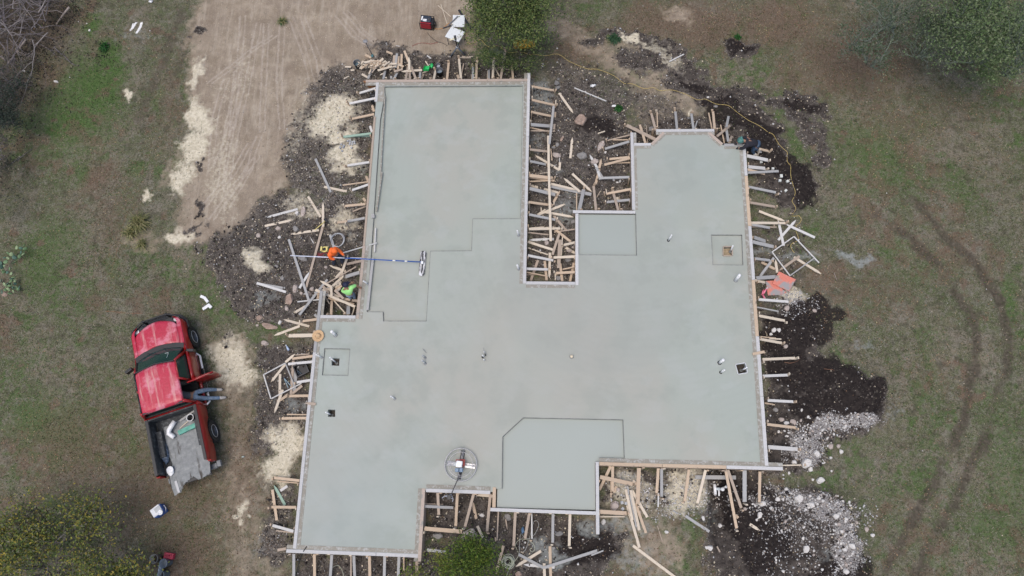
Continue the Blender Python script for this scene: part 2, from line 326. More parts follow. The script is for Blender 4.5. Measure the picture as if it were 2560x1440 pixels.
def build_ground():
    xf = np.arange(-27, 21.5, .058); yf = np.arange(-4.5, 23.5, .058)
    def ext(a):
        out = []; v = a[-1]; s = .08
        while v < 900: s *= 1.35; v += s; out.append(v)
        lo = []; v = a[0]; s = .08
        while v > -900: s *= 1.35; v -= s; lo.append(v)
        return np.concatenate([lo[::-1], a, out])
    xs, ys = ext(xf), ext(yf); X, Y = np.meshgrid(xs, ys); nx, ny = len(xs), len(ys)
    x = X.ravel(); y = Y.ravel(); m = masks(x, y); z = gheight(x, y, m)
    co = np.stack([x, y, z], 1).astype(np.float32)
    i = np.arange(ny-1)[:, None]*nx+np.arange(nx-1)[None, :]; i = i.ravel()
    q = np.stack([i, i+1, i+nx+1, i+nx], 1)
    me = bpy.data.meshes.new('ground'); me.vertices.add(len(co)); me.vertices.foreach_set('co', co.ravel())
    me.loops.add(q.size); me.loops.foreach_set('vertex_index', q.ravel().astype(np.int32))
    me.polygons.add(len(q)); me.polygons.foreach_set('loop_start', np.arange(0, q.size, 4, dtype=np.int32))
    me.polygons.foreach_set('use_smooth', np.ones(len(q), bool)); me.update(calc_edges=True)
    for nm, ch in (('siteA', ('dirt', 'cream', 'dark', 'chip')), ('siteB', ('green', 'brown', 'spill', 'rut_brush')), ('siteC', ('orange', 'white', 'track', 'wet'))):
        a = me.attributes.new(nm, 'FLOAT_COLOR', 'POINT')
        a.data.foreach_set('color', np.stack([np.clip(m[c], 0, 1) for c in ch], 1).astype(np.float32).ravel())
    o = bpy.data.objects.new('ground', me); COL.objects.link(o); o['kind'] = 'structure'
    mt, N, L, B = new_mat('site_ground'); me.materials.append(mt)
    ch = {}
    for nm, names in (('siteA', ('dirt', 'cream', 'dark', 'chip')), ('siteB', ('green', 'brown', 'spill', 'rut_brush')), ('siteC', ('orange', 'white', 'track', 'wet'))):
        a = N.new('ShaderNodeAttribute'); a.attribute_name = nm; sp = N.new('ShaderNodeSeparateColor'); L.new(a.outputs['Color'], sp.inputs[0])
        for k in range(3): ch[names[k]] = sp.outputs[k]
        ch[names[3]] = a.outputs['Alpha']
    nz = {}
    def n(sc, det=4, rough=.65):
        if (sc, det) not in nz: nz[(sc, det)] = tex_noise(N, L, sc, det, rough, 'Object')
        return nz[(sc, det)]
    # sparse dry turf: blades of green between dead grey-tan thatch
    c = mixc(N, L, maprange(N, L, n(.45), .44, .58), (.095, .104, .052), (.168, .143, .100))
    c = mixc(N, L, maprange(N, L, n(1.7, 5), .50, .62, 0, .75), c, (.085, .108, .045))
    c = mixc(N, L, maprange(N, L, n(.9, 6), .52, .64, 0, .5), c, (.190, .172, .145))
    c = mixc(N, L, maprange(N, L, n(5, 6), .50, .58, 0, .5), c, (.190, .178, .150))
    c = mixc(N, L, maprange(N, L, n(3.1, 6), .54, .62, 0, .75), c, (.115, .098, .070))
    c = mixc(N, L, maprange(N, L, n(11, 5), .53, .60, 0, .75), c, (.060, .064, .036))
    c = mixc(N, L, maprange(N, L, n(30, 4), .52, .62, 0, .7), c, (.27, .25, .205))
    c = mixc(N, L, maprange(N, L, n(24, 5), .54, .61, 0, .8), c, (.042, .042, .028))
    c = mixc(N, L, maprange(N, L, n(2.3, 6), .53, .62, 0, .6), c, (.058, .056, .036))
    def layer(c, key, ca, cb, sc, lo=.42, hi=.58, en=14, k=.9, amt=1.0):
        col = mixc(N, L, maprange(N, L, n(sc, 5), .38, .62), ca, cb)
        v = math_(N, L, 'ADD', ch[key], math_(N, L, 'MULTIPLY', math_(N, L, 'SUBTRACT', n(en, 6), .5), k))
        return mixc(N, L, maprange(N, L, v, lo, hi, 0, amt), c, col)
    c = layer(c, 'green', (.038, .090, .018), (.082, .140, .040), 18, .15, .75, 9, 1.5, .85)
    c = layer(c, 'brown', (.088, .062, .044), (.185, .135, .100), 22, .22, .75, 9, 1.5, .85)
    c = layer(c, 'rut_brush', (.048, .040, .030), (.105, .088, .068), 12, .25, .85, 6, 1.2, .85)
    c = layer(c, 'dirt', (.245, .196, .142), (.375, .312, .240), 1.6, .16, .84, 3.5, 1.7, .95)
    dm = maprange(N, L, ch['dirt'], .5, .9)
    c = mixc(N, L, math_(N, L, 'MULTIPLY', dm, maprange(N, L, n(1.1, 5), .5, .68, 0, .7)), c, (.21, .165, .125))
    c = mixc(N, L, math_(N, L, 'MULTIPLY', dm, maprange(N, L, n(.33, 5), .46, .62, 0, .6)), c, (.225, .180, .138))
    st1 = tex_noise(N, L, 1.0, 5, .65, 'Object', (3.6, .55, 1)); st2 = tex_noise(N, L, 1.6, 5, .65, 'Object', (9, .8, 1))
    c = mixc(N, L, math_(N, L, 'MULTIPLY', dm, maprange(N, L, st1, .50, .66, 0, .5)), c, (.43, .375, .305))
    c = mixc(N, L, math_(N, L, 'MULTIPLY', dm, maprange(N, L, st2, .52, .64, 0, .55)), c, (.23, .185, .145))
    c = mixc(N, L, math_(N, L, 'MULTIPLY', dm, maprange(N, L, n(40, 4), .56, .68, 0, .6)), c, (.50, .45, .39))
    c = layer(c, 'track', (.46, .41, .35), (.36, .30, .25), 14, .35, .95, 3, 1.4, .6)
    c = layer(c, 'dark', (.034, .029, .026), (.088, .075, .066), 4, .20, .66, 5, 1.2, 1)
    dk = maprange(N, L, ch['dark'], .35, .6)
    inv = maprange(N, L, ch['dark'], .62, .95, 1, .12)
    dk2 = math_(N, L, 'MULTIPLY', dk, inv)
    c = mixc(N, L, math_(N, L, 'MULTIPLY', dk2, maprange(N, L, n(3.2, 6), .48, .64, 0, .75)), c, (.145, .126, .108))
    c = mixc(N, L, math_(N, L, 'MULTIPLY', dk2, maprange(N, L, n(22, 5), .54, .62, 0, .8)), c, (.31, .285, .255))
    c = layer(c, 'wet', (.014, .011, .011), (.030, .024, .022), 8, .22, .58, 7, 1.0, .93)
    c = layer(c, 'spill', (.20, .215, .205), (.30, .32, .31), 7, .30, .85, 5, 1.5, .8)
    c = layer(c, 'chip', (.34, .32, .31), (.52, .50, .49), 30, .82, .94, 22, 2.0, .6)
    c = layer(c, 'cream', (.50, .45, .335), (.68, .625, .50), 9, .18, .85, 6, 1.5, .97)
    cm = maprange(N, L, ch['cream'], .4, .7)
    c = mixc(N, L, math_(N, L, 'MULTIPLY', cm, maprange(N, L, n(28, 5), .56, .66, 0, .5)), c, (.36, .29, .20))
    c = layer(c, 'orange', (.45, .10, .02), (.30, .10, .04), 10, .45, .85, 40, 1.0, .8)
    c = layer(c, 'white', (.75, .75, .75), (.8, .8, .8), 10, .4, .65, 20, .8, .95)
    L.new(c, B.inputs['Base Color']); B.inputs['Roughness'].default_value = .95; B.inputs['Specular IOR Level'].default_value = .15
    h = math_(N, L, 'ADD', n(11, 5), math_(N, L, 'MULTIPLY', n(30, 4), .5))
    bump(N, L, B, h, .6, .018)
    return xf, yf
build_ground()
# things lying loose on the ground that nobody could count
_sx = np.random.RandomState(5)
def scatter_pts(n, wfun, lo=(-26.5, -4.3), hi=(21, 23)):
    out = []; got = 0
    while got < n:
        x = _sx.uniform(lo[0], hi[0], n*2); y = _sx.uniform(lo[1], hi[1], n*2); m = masks(x, y)
        w = wfun(x, y, m); inside = (x > -8.9) & (x < 7.7) & (y > -1.8) & (y < 17.0)
        keep = _sx.rand(n*2) < w
        sl_ = inside & keep
        if sl_.any():
            k = np.where(sl_)[0]
            bad = in_slab(x[k], y[k]); keep[k[bad]] = False
        z = gheight(x, y, m); q = np.stack([x, y, z], 1)[keep]; out.append(q); got += len(q)
    return np.concatenate(out)[:n]
def raw_mesh(name, co, faces, nper, cols=None, material=None):
    me = bpy.data.meshes.new(name); me.vertices.add(len(co)); me.vertices.foreach_set('co', co.astype(np.float32).ravel())
    me.loops.add(faces.size); me.loops.foreach_set('vertex_index', faces.astype(np.int32).ravel())
    me.polygons.add(len(faces)); me.polygons.foreach_set('loop_start', np.arange(0, faces.size, nper, dtype=np.int32)); me.update(calc_edges=True)
    if cols is not None:
        a = me.attributes.new('tint', 'FLOAT_COLOR', 'POINT'); a.data.foreach_set('color', np.concatenate([cols, np.ones((len(cols), 1))], 1).astype(np.float32).ravel())
    o = bpy.data.objects.new(name, me); COL.objects.link(o)
    if material: me.materials.append(material)
    return o
def tint_mat(name, rough=.9, trans=0):
    m, N, L, B = new_mat(name); a = N.new('ShaderNodeAttribute'); a.attribute_name = 'tint'
    L.new(a.outputs['Color'], B.inputs['Base Color']); B.inputs['Roughness'].default_value = rough; B.inputs['Specular IOR Level'].default_value = .2
    if trans:
        t = N.new('ShaderNodeBsdfTranslucent'); L.new(a.outputs['Color'], t.inputs[0]); ms = N.new('ShaderNodeMixShader'); ms.inputs[0].default_value = trans
        L.new(B.outputs[0], ms.inputs[1]); L.new(t.outputs[0], ms.inputs[2]); L.new(ms.outputs[0], N['Material Output'].inputs[0])
    return m
TINT = tint_mat('tinted_stone'); LEAF = tint_mat('tinted_leaf', .6, .25)
OCT_F = np.array([(0, 1, 4), (1, 2, 4), (2, 3, 4), (3, 0, 4), (1, 0, 5), (2, 1, 5), (3, 2, 5), (0, 3, 5)])
def stones(name, pts, smin, smax, palette, label, sink=.3, power=2.5, flat=.6, cat='gravel'):
    n = len(pts); s = smin+(smax-smin)*_sx.rand(n)**power; a = _sx.rand(n)*6.28
    base = np.array([(1, 0, 0), (0, 1, 0), (-1, 0, 0), (0, -1, 0), (0, 0, flat), (0, 0, -flat)], float)
    v = base[None]*(s[:, None, None])*(1+(_sx.rand(n, 6, 1)-.5)*.7)
    v[..., :2] += (_sx.rand(n, 6, 2)-.5)*s[:, None, None]*.7
    c, q = np.cos(a)[:, None], np.sin(a)[:, None]; x = v[..., 0]*c-v[..., 1]*q; y = v[..., 0]*q+v[..., 1]*c; v[..., 0] = x; v[..., 1] = y
    v += pts[:, None, :]; v[..., 2] += (s*flat*(1-sink))[:, None]
    f = (OCT_F[None]+np.arange(n)[:, None, None]*6).reshape(-1, 3)
    pal = np.array(palette); col = pal[_sx.randint(0, len(pal), n)]*(1+(_sx.rand(n, 1)-.5)*.35)
    o = raw_mesh(name, v.reshape(-1, 3), f, 3, np.repeat(col, 6, 0).clip(0, 1), TINT)
    return tag(o, label, cat, kind='stuff')
# ------------------------------------------------------------------ concrete slab
ZS = .60
XW1, XW2, XG, XPT, XB, XE = -8.76, -7.27, -.98, 1.0, 3.19, 7.57
YN, YP, YPA, YBS, YBT, YN6, YS1, YSA, YSB, YSC = 16.88, 8.15, 11.05, 13.93, 14.50, 6.73, -1.65, .49, -.10, 1.54
XSA, XSB, XSC = -4.38, -1.86, 1.71
SLAB = [(XW1, YS1), (XSA, YS1), (XSA, YSA), (XSB, YSA), (XSB, YSB), (XSC, YSB), (XSC, YSC), (XE, YSC), (XE, YBS), (6.75, YBS), (6.2, YBT), (4.48, YBT), (3.93, YBS), (XB, YBS), (XB, YPA), (XPT, YPA), (XPT, YP),
        (XG, YP), (XG, YN), (XW2, YN), (XW2, YN6), (XW1, YN6)]
def in_slab(x, y, q=SLAB):
    ins = np.zeros(np.shape(x), bool)
    for i in range(len(q)):
        (x1, y1), (x2, y2) = q[i-1], q[i]
        ins ^= ((y1 > y) != (y2 > y)) & (x < (x2-x1)*(y-y1)/((y2-y1) or 1e-9)+x1)
    return ins
def W2(L, z=ZS): return [tuple(P(a, b, z)[:2]) for a, b in L]
m, N, L, B = new_mat('fresh_concrete')
big = tex_noise(N, L, .16, 3, .5); mid = tex_noise(N, L, .8, 5, .6); fin = tex_noise(N, L, 9, 5, .7); vf = tex_noise(N, L, 60, 3, .6)
sw = tex_noise(N, L, 1.1, 4, .6, 'Object', (1, 1.4, 1))
c = mixc(N, L, maprange(N, L, big, .38, .62), (.350, .384, .338), (.345, .386, .350))
big2 = tex_noise(N, L, .23, 2, .5, 'Object', (1.3, .8, 1))
c = mixc(N, L, maprange(N, L, big2, .44, .62, 0, .7), c, (.372, .366, .322))
c = mixc(N, L, maprange(N, L, mid, .50, .60, 0, .55), c, (.305, .338, .300))
c = mixc(N, L, maprange(N, L, sw, .52, .62, 0, .3), c, (.40, .43, .415))
c = mixc(N, L, maprange(N, L, fin, .55, .75, 0, .22), c, (.295, .315, .30))
c = mixc(N, L, maprange(N, L, vf, .45, .65, 0, .10), c, (.47, .49, .47))
def near(cx_, cy_, r0, r1, amt, wob=1.2):
    tc_ = N.new('ShaderNodeTexCoord'); vm = N.new('ShaderNodeVectorMath'); vm.operation = 'DISTANCE'; L.new(tc_.outputs['Object'], vm.inputs[0]); vm.inputs[1].default_value = (cx_, cy_, .6)
    return maprange(N, L, math_(N, L, 'ADD', vm.outputs['Value'], math_(N, L, 'MULTIPLY', math_(N, L, 'SUBTRACT', mid, .5), wob*3)), r0, r1, amt, 0)
qa = P(1350, 900, .6); c = mixc(N, L, near(qa.x, qa.y, 2.0, 6.5, .5), c, (.366, .364, .325))
qa = P(850, 1290, .6); c = mixc(N, L, near(qa.x, qa.y, 1.0, 4.0, .55), c, (.325, .368, .355))
qa = P(1490, 700, .6); c = mixc(N, L, near(qa.x, qa.y, 3.45, 3.75, .30, .5), c, (.315, .335, .31))   # pour boundary of damper concrete
qa = P(1700, 420, .6); c = mixc(N, L, near(qa.x, qa.y, .9, 2.2, .35, .8), c, (.30, .345, .325))
tcw = N.new('ShaderNodeTexCoord'); wv = N.new('ShaderNodeTexWave'); wv.wave_type = 'RINGS'; wv.rings_direction = 'Z'; mpw = N.new('ShaderNodeMapping'); mpw.inputs['Location'].default_value = (-3.5, -11.5, 0)
L.new(tcw.outputs['Object'], mpw.inputs[0]); L.new(mpw.outputs[0], wv.inputs['Vector']); wv.inputs['Scale'].default_value = 1.1; wv.inputs['Distortion'].default_value = 9; wv.inputs['Detail'].default_value = 3; wv.inputs['Detail Scale'].default_value = .6
c = mixc(N, L, math_(N, L, 'MULTIPLY', maprange(N, L, wv.outputs['Fac'], .4, .9, 0, .10), maprange(N, L, big, .42, .6)), c, (.30, .325, .295))
L.new(c, B.inputs['Base Color']); L.new(maprange(N, L, mid, .35, .65, .45, .75), B.inputs['Roughness']); B.inputs['Specular IOR Level'].default_value = .35
bump(N, L, B, fin, .12, .004); CONC = m
m, N, L, B = new_mat('patio_concrete')
big = tex_noise(N, L, .35, 4, .6); fin = tex_noise(N, L, 12, 4, .7)
c = mixc(N, L, maprange(N, L, big, .4, .62), (.330, .364, .334), (.338, .374, .345)); c = mixc(N, L, maprange(N, L, fin, .55, .75, 0, .2), c, (.30, .34, .34))
L.new(c, B.inputs['Base Color']); B.inputs['Roughness'].default_value = .5; PATIO = m
mortar = mat('mortar', (.40, .40, .37), .85, var=.25, scale=9, dirt=(.22, .19, .15)); dirtm = mat('pit_dirt', (.045, .037, .032), .95, var=.5, scale=20, dirt=(.14, .12, .10))
pvc = mat('white_pvc', (.80, .81, .82), .35, var=.03); black = mat('black_plastic', (.018, .018, .02), .4, var=.2)
slab_t = tag(empty('concrete_slab', (0, 6, 0)), 'large stepped house slab of freshly poured smooth grey concrete inside timber forms', 'concrete slab')
REC = {  # recessed floors: outline px, level, material
 'garage': ([(960, 216), (1307, 214), (1301, 547), (1182, 547), (1179, 627), (1076, 628), (1066, 803), (958, 803), (957, 780), (917, 780), (934, 540), (950, 300), (962, 236)], .535, CONC, 'lower garage floor with smooth concrete'),
 'patio_n': ([(1449, 536), (1592, 533), (1594, 638), (1452, 638)], .53, PATIO, None),
 'patio_s': ([(1308, 1044), (1558, 1049), (1561, 1157), (1494, 1156), (1491, 1278), (1250, 1275), (1256, 1092)], .50, PATIO, None),
}
SQ = {'sq_w': ([(811, 871), (875, 872), (870, 939), (805, 938)], [(828, 895), (848, 895), (847, 914), (828, 913)]),
      'sq_e': ([(1778, 587), (1855, 587), (1858, 663), (1782, 662)], [(1808, 616), (1831, 616), (1831, 639), (1808, 639)])}
HOLES = [[(820, 1024), (838, 1024), (838, 1042), (820, 1042)], [(1838, 911), (1863, 907), (1869, 932), (1845, 936)]]
def ccw(q): return q if sum(q[i-1][0]*q[i][1]-q[i][0]*q[i-1][1] for i in range(len(q))) > 0 else q[::-1]
def clampin(q):
    # recess edges that run along a form stop at the form
    out = []
    for x, y in q:
        out.append((x, y))
    return out
def plate(mb, outer, holes, z0, z1):
    """slab piece with through holes"""
    loops = [ccw(outer)]+[ccw(h) for h in holes]
    flat = [Vector((*p, 0)) for l in loops for p in l]
    tri = tessellate_polygon([[Vector((*p, 0)) for p in l] for l in loops]); n = len(flat)
    vs = [Vector((p.x, p.y, z0)) for p in flat]+[Vector((p.x, p.y, z1)) for p in flat]; f = []
    for t in tri:
        a, b, c = (flat[i] for i in t)
        if (b-a).cross(c-a).z < 0: t = t[::-1]
        f.append(tuple(i+n for i in t)); f.append(tuple(t[::-1]))
    k = 0
    for li, l in enumerate(loops):
        for i in range(len(l)):
            a, b = k+i, k+(i+1) % len(l)
            f.append((a, b, b+n, a+n) if li == 0 else (b, a, a+n, b+n))
        k += len(l)
    mb.add(vs, f)
def inset(q, d):
    q = ccw(q); out = []
    for i in range(len(q)):
        a, b, c = Vector(q[i-1]), Vector(q[i]), Vector(q[(i+1) % len(q)]); u = (b-a).normalized(); v = (c-b).normalized()
        n1 = Vector((-u.y, u.x)); n2 = Vector((-v.y, v.x)); k = d/max(.3, 1+n1.dot(n2)); out.append(tuple(b+(n1+n2)*k))
    return out
pat_n = [(XPT+.06, YPA-.06), (XPT+.06, 9.29), (3.27, 9.29), (3.27, YPA-.06)]
pat_s = [tuple(P(*a, .6)[:2]) for a in ((1308, 1044), (1558, 1049))]+[(tuple(P(1562, 1157, .6)[:2])[0], YSC+.02), (XSC-.06, YSC+.02), (XSC-.06, YSB+.06), (XSB+.06, YSB+.06), (XSB+.06, .62), (tuple(P(1255, 1200, .6)[:2])[0], .62), tuple(P(1256, 1092, .6)[:2])]
gar = W2(REC['garage'][0])
# main level: outline with the two patios taken out (they lie along the forms)
px1 = pat_s[2][0]
main = [(XW1, YS1), (XSA, YS1), (XSA, YSA), (XSB, YSA), (XSB, .60), (pat_s[7][0], .60), pat_s[8], pat_s[0], pat_s[1], (px1, YSC), (XE, YSC), (XE, YBS), (6.75, YBS), (6.2, YBT), (4.48, YBT), (3.93, YBS), (XB, YBS), (XB, YPA),
        (XB+.09, YPA-.05), (3.28, 9.28), (XPT+.05, 9.28), (XPT, 9.28), (XPT, YP), (XG, YP), (XG, YN), (XW2, YN), (XW2, YN6), (XW1, YN6)]
holes = [gar]+[W2(v[0]) for v in SQ.values()]+[W2(h) for h in HOLES]
mb = MB(); plate(mb, main, holes, -.25, ZS); mb.build('slab_body', CONC, slab_t).location = (0, -6, 0)
def child_at(o): o.location = Vector(o.location)-Vector((0, 6, 0)); return o
mb = MB(); plate(mb, inset(gar, .013), [], -.2, .53); child_at(mb.build('garage_floor', CONC, slab_t))
mb = MB(); plate(mb, inset(pat_n, .010), [], -.2, .525); child_at(mb.build('patio_floor', PATIO, slab_t))
mb = MB(); plate(mb, inset(pat_s, .012), [], -.2, .50); child_at(mb.build('patio_floor', PATIO, slab_t))
for k, (a, b) in SQ.items():
    mb = MB(); plate(mb, inset(W2(a), .012), [W2(b)], -.1, .55); child_at(mb.build('shower_recess', CONC, slab_t))
    mb = MB(); plate(mb, inset(W2(b), -.02), [], -.1, .34); child_at(mb.build('drain_pit', dirtm if k == 'sq_w' else mat('sand', (.40, .32, .22), .9, var=.3, scale=20), slab_t))
for h in HOLES:
    mb = MB(); plate(mb, inset(W2(h), -.02), [], -.1, .33); child_at(mb.build('drain_pit', dirtm, slab_t))
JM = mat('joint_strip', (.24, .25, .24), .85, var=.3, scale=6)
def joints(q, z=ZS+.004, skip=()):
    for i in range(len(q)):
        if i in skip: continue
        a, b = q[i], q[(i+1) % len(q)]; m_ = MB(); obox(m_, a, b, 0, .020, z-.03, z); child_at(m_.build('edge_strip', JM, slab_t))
def obox(mb, a, b, off, w, z0, z1):
    a, b = Vector((*a, 0)), Vector((*b, 0)); d = (b-a).normalized(); nrm = Vector((-d.y, d.x, 0)); c = (a+b)/2+nrm*off; c.z = (z0+z1)/2
    mb.box(c, ((b-a).length, w, z1-z0), Matrix((d, nrm, Vector((0, 0, 1)))).transposed())
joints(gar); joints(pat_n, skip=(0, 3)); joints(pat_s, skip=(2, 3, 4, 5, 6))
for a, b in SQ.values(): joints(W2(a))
# wooden / plastic frames round two of the drain openings
def frame(name, q, w, h, z, material, label, cat, group=None):
    q = [Vector((*p, 0)) for p in W2(q)]; c = sum(q, Vector())/4; t = tag(empty(name, (c.x, c.y, z)), label, cat, group)
    for i in range(4):
        a, b = q[i], q[(i+1) % 4]; d = (b-a).normalized(); nrm = Vector((-d.y, d.x, 0)); e = MB()
        L_ = (b-a).length-w
        e.box(((a+b)/2-c+d*(w/2)*0)+Vector((0, 0, h/2)), (L_, w, h), Matrix((d, nrm, Vector((0, 0, 1)))).transposed()); e.build('side', material, t)
    return t
frame('drain_box_frame', [(1838, 911), (1863, 907), (1869, 932), (1845, 936)], .03, .10, .53, mat('galv', (.55, .57, .58), .5), 'pale metal framed square drain box near the right edge of the slab', 'drain box')
frame('drain_box_frame', [(1808, 616), (1831, 616), (1831, 639), (1808, 639)], .03, .10, .50, WOOD['b'], 'small wooden drain box frame inside the right-hand shower recess', 'drain box')
# line of anchor nails / screws along the slab edges are specks only: left in the mortar splash
# ------------------------------------------------------------------ form boards
def ordn(i): return ['', 'first', 'second', 'third', 'fourth', 'fifth', 'sixth', 'seventh', 'eighth', 'ninth', 'tenth', 'eleventh', 'twelfth', 'thirteenth', 'fourteenth', 'fifteenth', 'sixteenth', 'seventeenth', 'eighteenth', 'nineteenth', 'twentieth', 'twenty-first', 'twenty-second', 'twenty-third', 'twenty-fourth', 'twenty-fifth', 'twenty-sixth', 'twenty-seventh', 'twenty-eighth', 'twenty-ninth', 'thirtieth'][i]
def obox(mb, a, b, off, w, z0, z1):
    """box along a->b, offset sideways (left of a->b positive)"""
    a, b = Vector((*a, 0)), Vector((*b, 0)); d = (b-a).normalized(); nrm = Vector((-d.y, d.x, 0)); c = (a+b)/2+nrm*off; c.z = (z0+z1)/2
    mb.box(c, ((b-a).length, w, z1-z0), Matrix((d, nrm, Vector((0, 0, 1)))).transposed())
_fi = [0]
def form(a, b, tone, label, ledge=.10, side=1, face='b', wid=.125, drop=0, face_h=.52):
    """a->b metres; slab lies on the left when side=1"""
    ax, ay = a; t = tag(empty('form_wall', (ax, ay, 0)), label, 'concrete form', 'timber forms round the slab')
    a2, b2 = (0, 0), (b[0]-ax, b[1]-ay)
    _fi[0] += 1; e_ = (_fi[0]*7 % 5)*.0024; wid += e_*.4
    m1 = MB(); obox(m1, a2, b2, 0, wid, ZS-.02-drop+e_*.5, ZS+.018-drop+e_); bevel(m1.build('top_plank', WOOD[tone], t), .004, 1)
    m2 = MB(); obox(m2, a2, b2, -side*(wid/2-.016), .032+e_*.4, ZS-.022-face_h-drop+e_, ZS-.024-drop); m2.build('face_board', WOOD[face], t)
    if ledge:
        m3 = MB(); obox(m3, a2, b2, side*(wid/2+ledge/2+.012), ledge, ZS-.02+e_*.3, ZS+.005+e_); m3.build('ledge_board', WOOD['m'], t)
    return t
F = [  # ax ay bx by tone label ledge side
 (XW1, 1.15, XW1, -1.57, 'k', 'whitish form plank at the lower end of the long left side', .12, 1),
 (XW1+.0, 5.35, XW1, 1.155, 'k', 'whitish form plank in the middle of the long left side below the straw hat', .12, 1),
 (XW1+.02, 7.75, XW1+.0, 5.36, 'g', 'grey form plank running up past the notch beside the straw hat', .10, 1),
 (XW1-.28, YS1, -5.9, YS1-.02, 'k', 'white form plank at the left of the bottom left edge', .13, 1),
 (-5.89, YS1-.02, XSA+.02, YS1-.04, 'k', 'white form plank at the right of the bottom left edge', .13, 1),
 (XSA, YS1-.22, XSA, YSA+.06, 'q', 'pinkish form plank on the left side of the small lower pit', .12, 1),
 (XSA+.09, YSA, XSB-.16, YSA-.02, 'k', 'white form plank across the top of the small lower pit', .13, 1),
 (XSB-.02, YSA+.16, XSB-.02, YSB+.07, 'o', 'short pinkish form plank on the right side of the small lower pit', 0, 1),
 (XSB-.14, YSB, XSC-.06, YSB-.03, 'k', 'white form plank with dark stains along the bottom of the lower patio', 0, 1),
 (XSC, YSB-.72, XSC, YSC+.06, 'k', 'whitish form plank overrunning the lower right corner of the lower patio', 0, -1),
 (XSC+.07, YSC, 3.97, YSC-.015, 'o', 'orange form plank at the left of the bottom right edge', .13, 1),
 (3.98, YSC-.015, 6.18, YSC-.02, 'o', 'pale orange form plank in the middle of the bottom right edge', .13, 1),
 (6.19, YSC-.02, 8.12, YSC-.03, 'k', 'white form plank with a dark mark at the right end of the bottom right edge', .13, 1),
 (XE, YSC+.06, XE, 4.0, 'k', 'white form plank at the bottom of the long right side', .13, 1),
 (XE, 4.01, XE, 6.2, 'k', 'white form plank second from the bottom of the long right side', .13, 1),
 (XE-.01, 6.21, XE-.01, 8.35, 'o', 'orange form plank in the middle of the long right side', .12, 1),
 (XE, 8.36, XE, 10.5, 'k', 'weathered white form plank near the shower recess on the right side', .12, 1),
 (XE, 10.51, XE, 12.6, 'o', 'orange form plank near the top of the long right side', .11, 1),
 (XE, 12.61, XE, 13.95, 'k', 'short white form plank beside the kneeling man in black', .12, 1),
 (XE-.07, YBS, 6.8, YBS, 'g', 'short grey form plank under the arms of the man in black', .10, 1),
 (6.72, YBS+.02, 6.22, YBT-.02, 'q', 'short slanted tan form plank on the right of the bay', .06, 1),
 (6.45, YBT+.07, 4.15, YBT+.06, 'k', 'white form plank across the top of the bay', .12, 1),
 (4.46, YBT-.02, 3.96, YBS+.02, 'q', 'short slanted tan form plank on the left of the bay', .06, 1),
 (3.93, YBS+.02, XB+.07, YBS+.02, 'k', 'short white form plank left of the bay', .10, 1),
 (XB, YBS+.55, XB, YPA+.1, 'k', 'whitish form plank on the left side of the upper right wing', .10, 1),
 (XB+.06, YPA, XPT-.16, YPA+.01, 'k', 'white form plank across the top of the small upper patio', 0, 1),
 (XPT, YPA-.07, XPT, YP-.07, 'k', 'whitish form plank on the right side of the central timber pit', 0, 1),
 (XPT-.07, YP, XG+.06, YP, 'k', 'white form plank across the bottom of the central timber pit', .12, 1),
 (XG, YP-.03, XG, 11.35, 'k', 'whitish form plank on the left side of the pit, lowest of three', .12, 1),
 (XG, 11.36, XG, 14.3, 'k', 'mottled form plank on the left side of the pit, middle of three', .12, 1),
 (XG, 14.31, XG, 17.22, 'k', 'white form plank beside the top right corner of the garage floor', .12, 1),
 (XG-.06, YN, XW2-.5, YN-.02, 'q', 'pinkish mortar-splashed form plank along the top of the garage floor', .13, 1),
 (XW2, YN-.08, XW2, 15.9, 'k', 'short white form plank at the top left corner of the garage floor', .24, 1),
 (XW2+.01, 15.2, XW2+.02, 12.2, 'b', 'narrow brown form board at the upper left of the garage floor', 0, 1),
 (XW2+.02, 12.19, XW2+.02, 9.6, 'b', 'narrow brown form board at the middle left of the garage floor', 0, 1),
 (XW2+.03, 9.59, XW2+.01, 6.66, 'q', 'pinkish form board beside the man in the lime shirt', .12, 1),
 (XW2-.06, YN6, XW1+.08, YN6, 'k', 'short white form plank across the bottom of the notch below the lime shirt', .12, 1),
]
for (ax, ay, bx, by, tn, lb, lg, sd_) in F:
    w = .085 if 'narrow' in lb else (.12 if 'long right' in lb else .115)
    form((ax, ay), (bx, by), tn, lb, lg, sd_, 'b' if tn != 'g' else 'g', w)
# thin screed boards lying on the garage floor edge
def plank(name, p1, p2, w, t, tone, label, cat, group=None, tip=0, edge=False):
    """one piece of timber between two points (top surface), tip>0 cuts a point at p2"""
    p1, p2 = Vector(p1), Vector(p2); d = p2-p1; Ln = d.length; d.normalize()
    nrm = Vector((0, 0, 1)).cross(d)
    nrm = nrm.normalized() if nrm.length > .05 else Vector((1, 0, 0))
    up = d.cross(nrm).normalized(); c = (p1+p2)/2
    rot = Matrix((d, nrm, up)).transposed()
    h = Ln/2; y = w/2; L2 = h-tip
    if tip: pts = [(-h, -y), (L2, -y), (h, -y*.12), (h, y*.12), (L2, y), (-h, y)]
    else: pts = [(-h, -y), (h, -y), (h, y), (-h, y)]
    mb = MB(); mb.prism(pts, -t, 0)
    o = mb.build(name, WOOD[tone] if tone in WOOD else tone)
    o.matrix_world = Matrix.Translation(c) @ rot.to_4x4()
    if label: tag(o, label, cat, group)
    return o
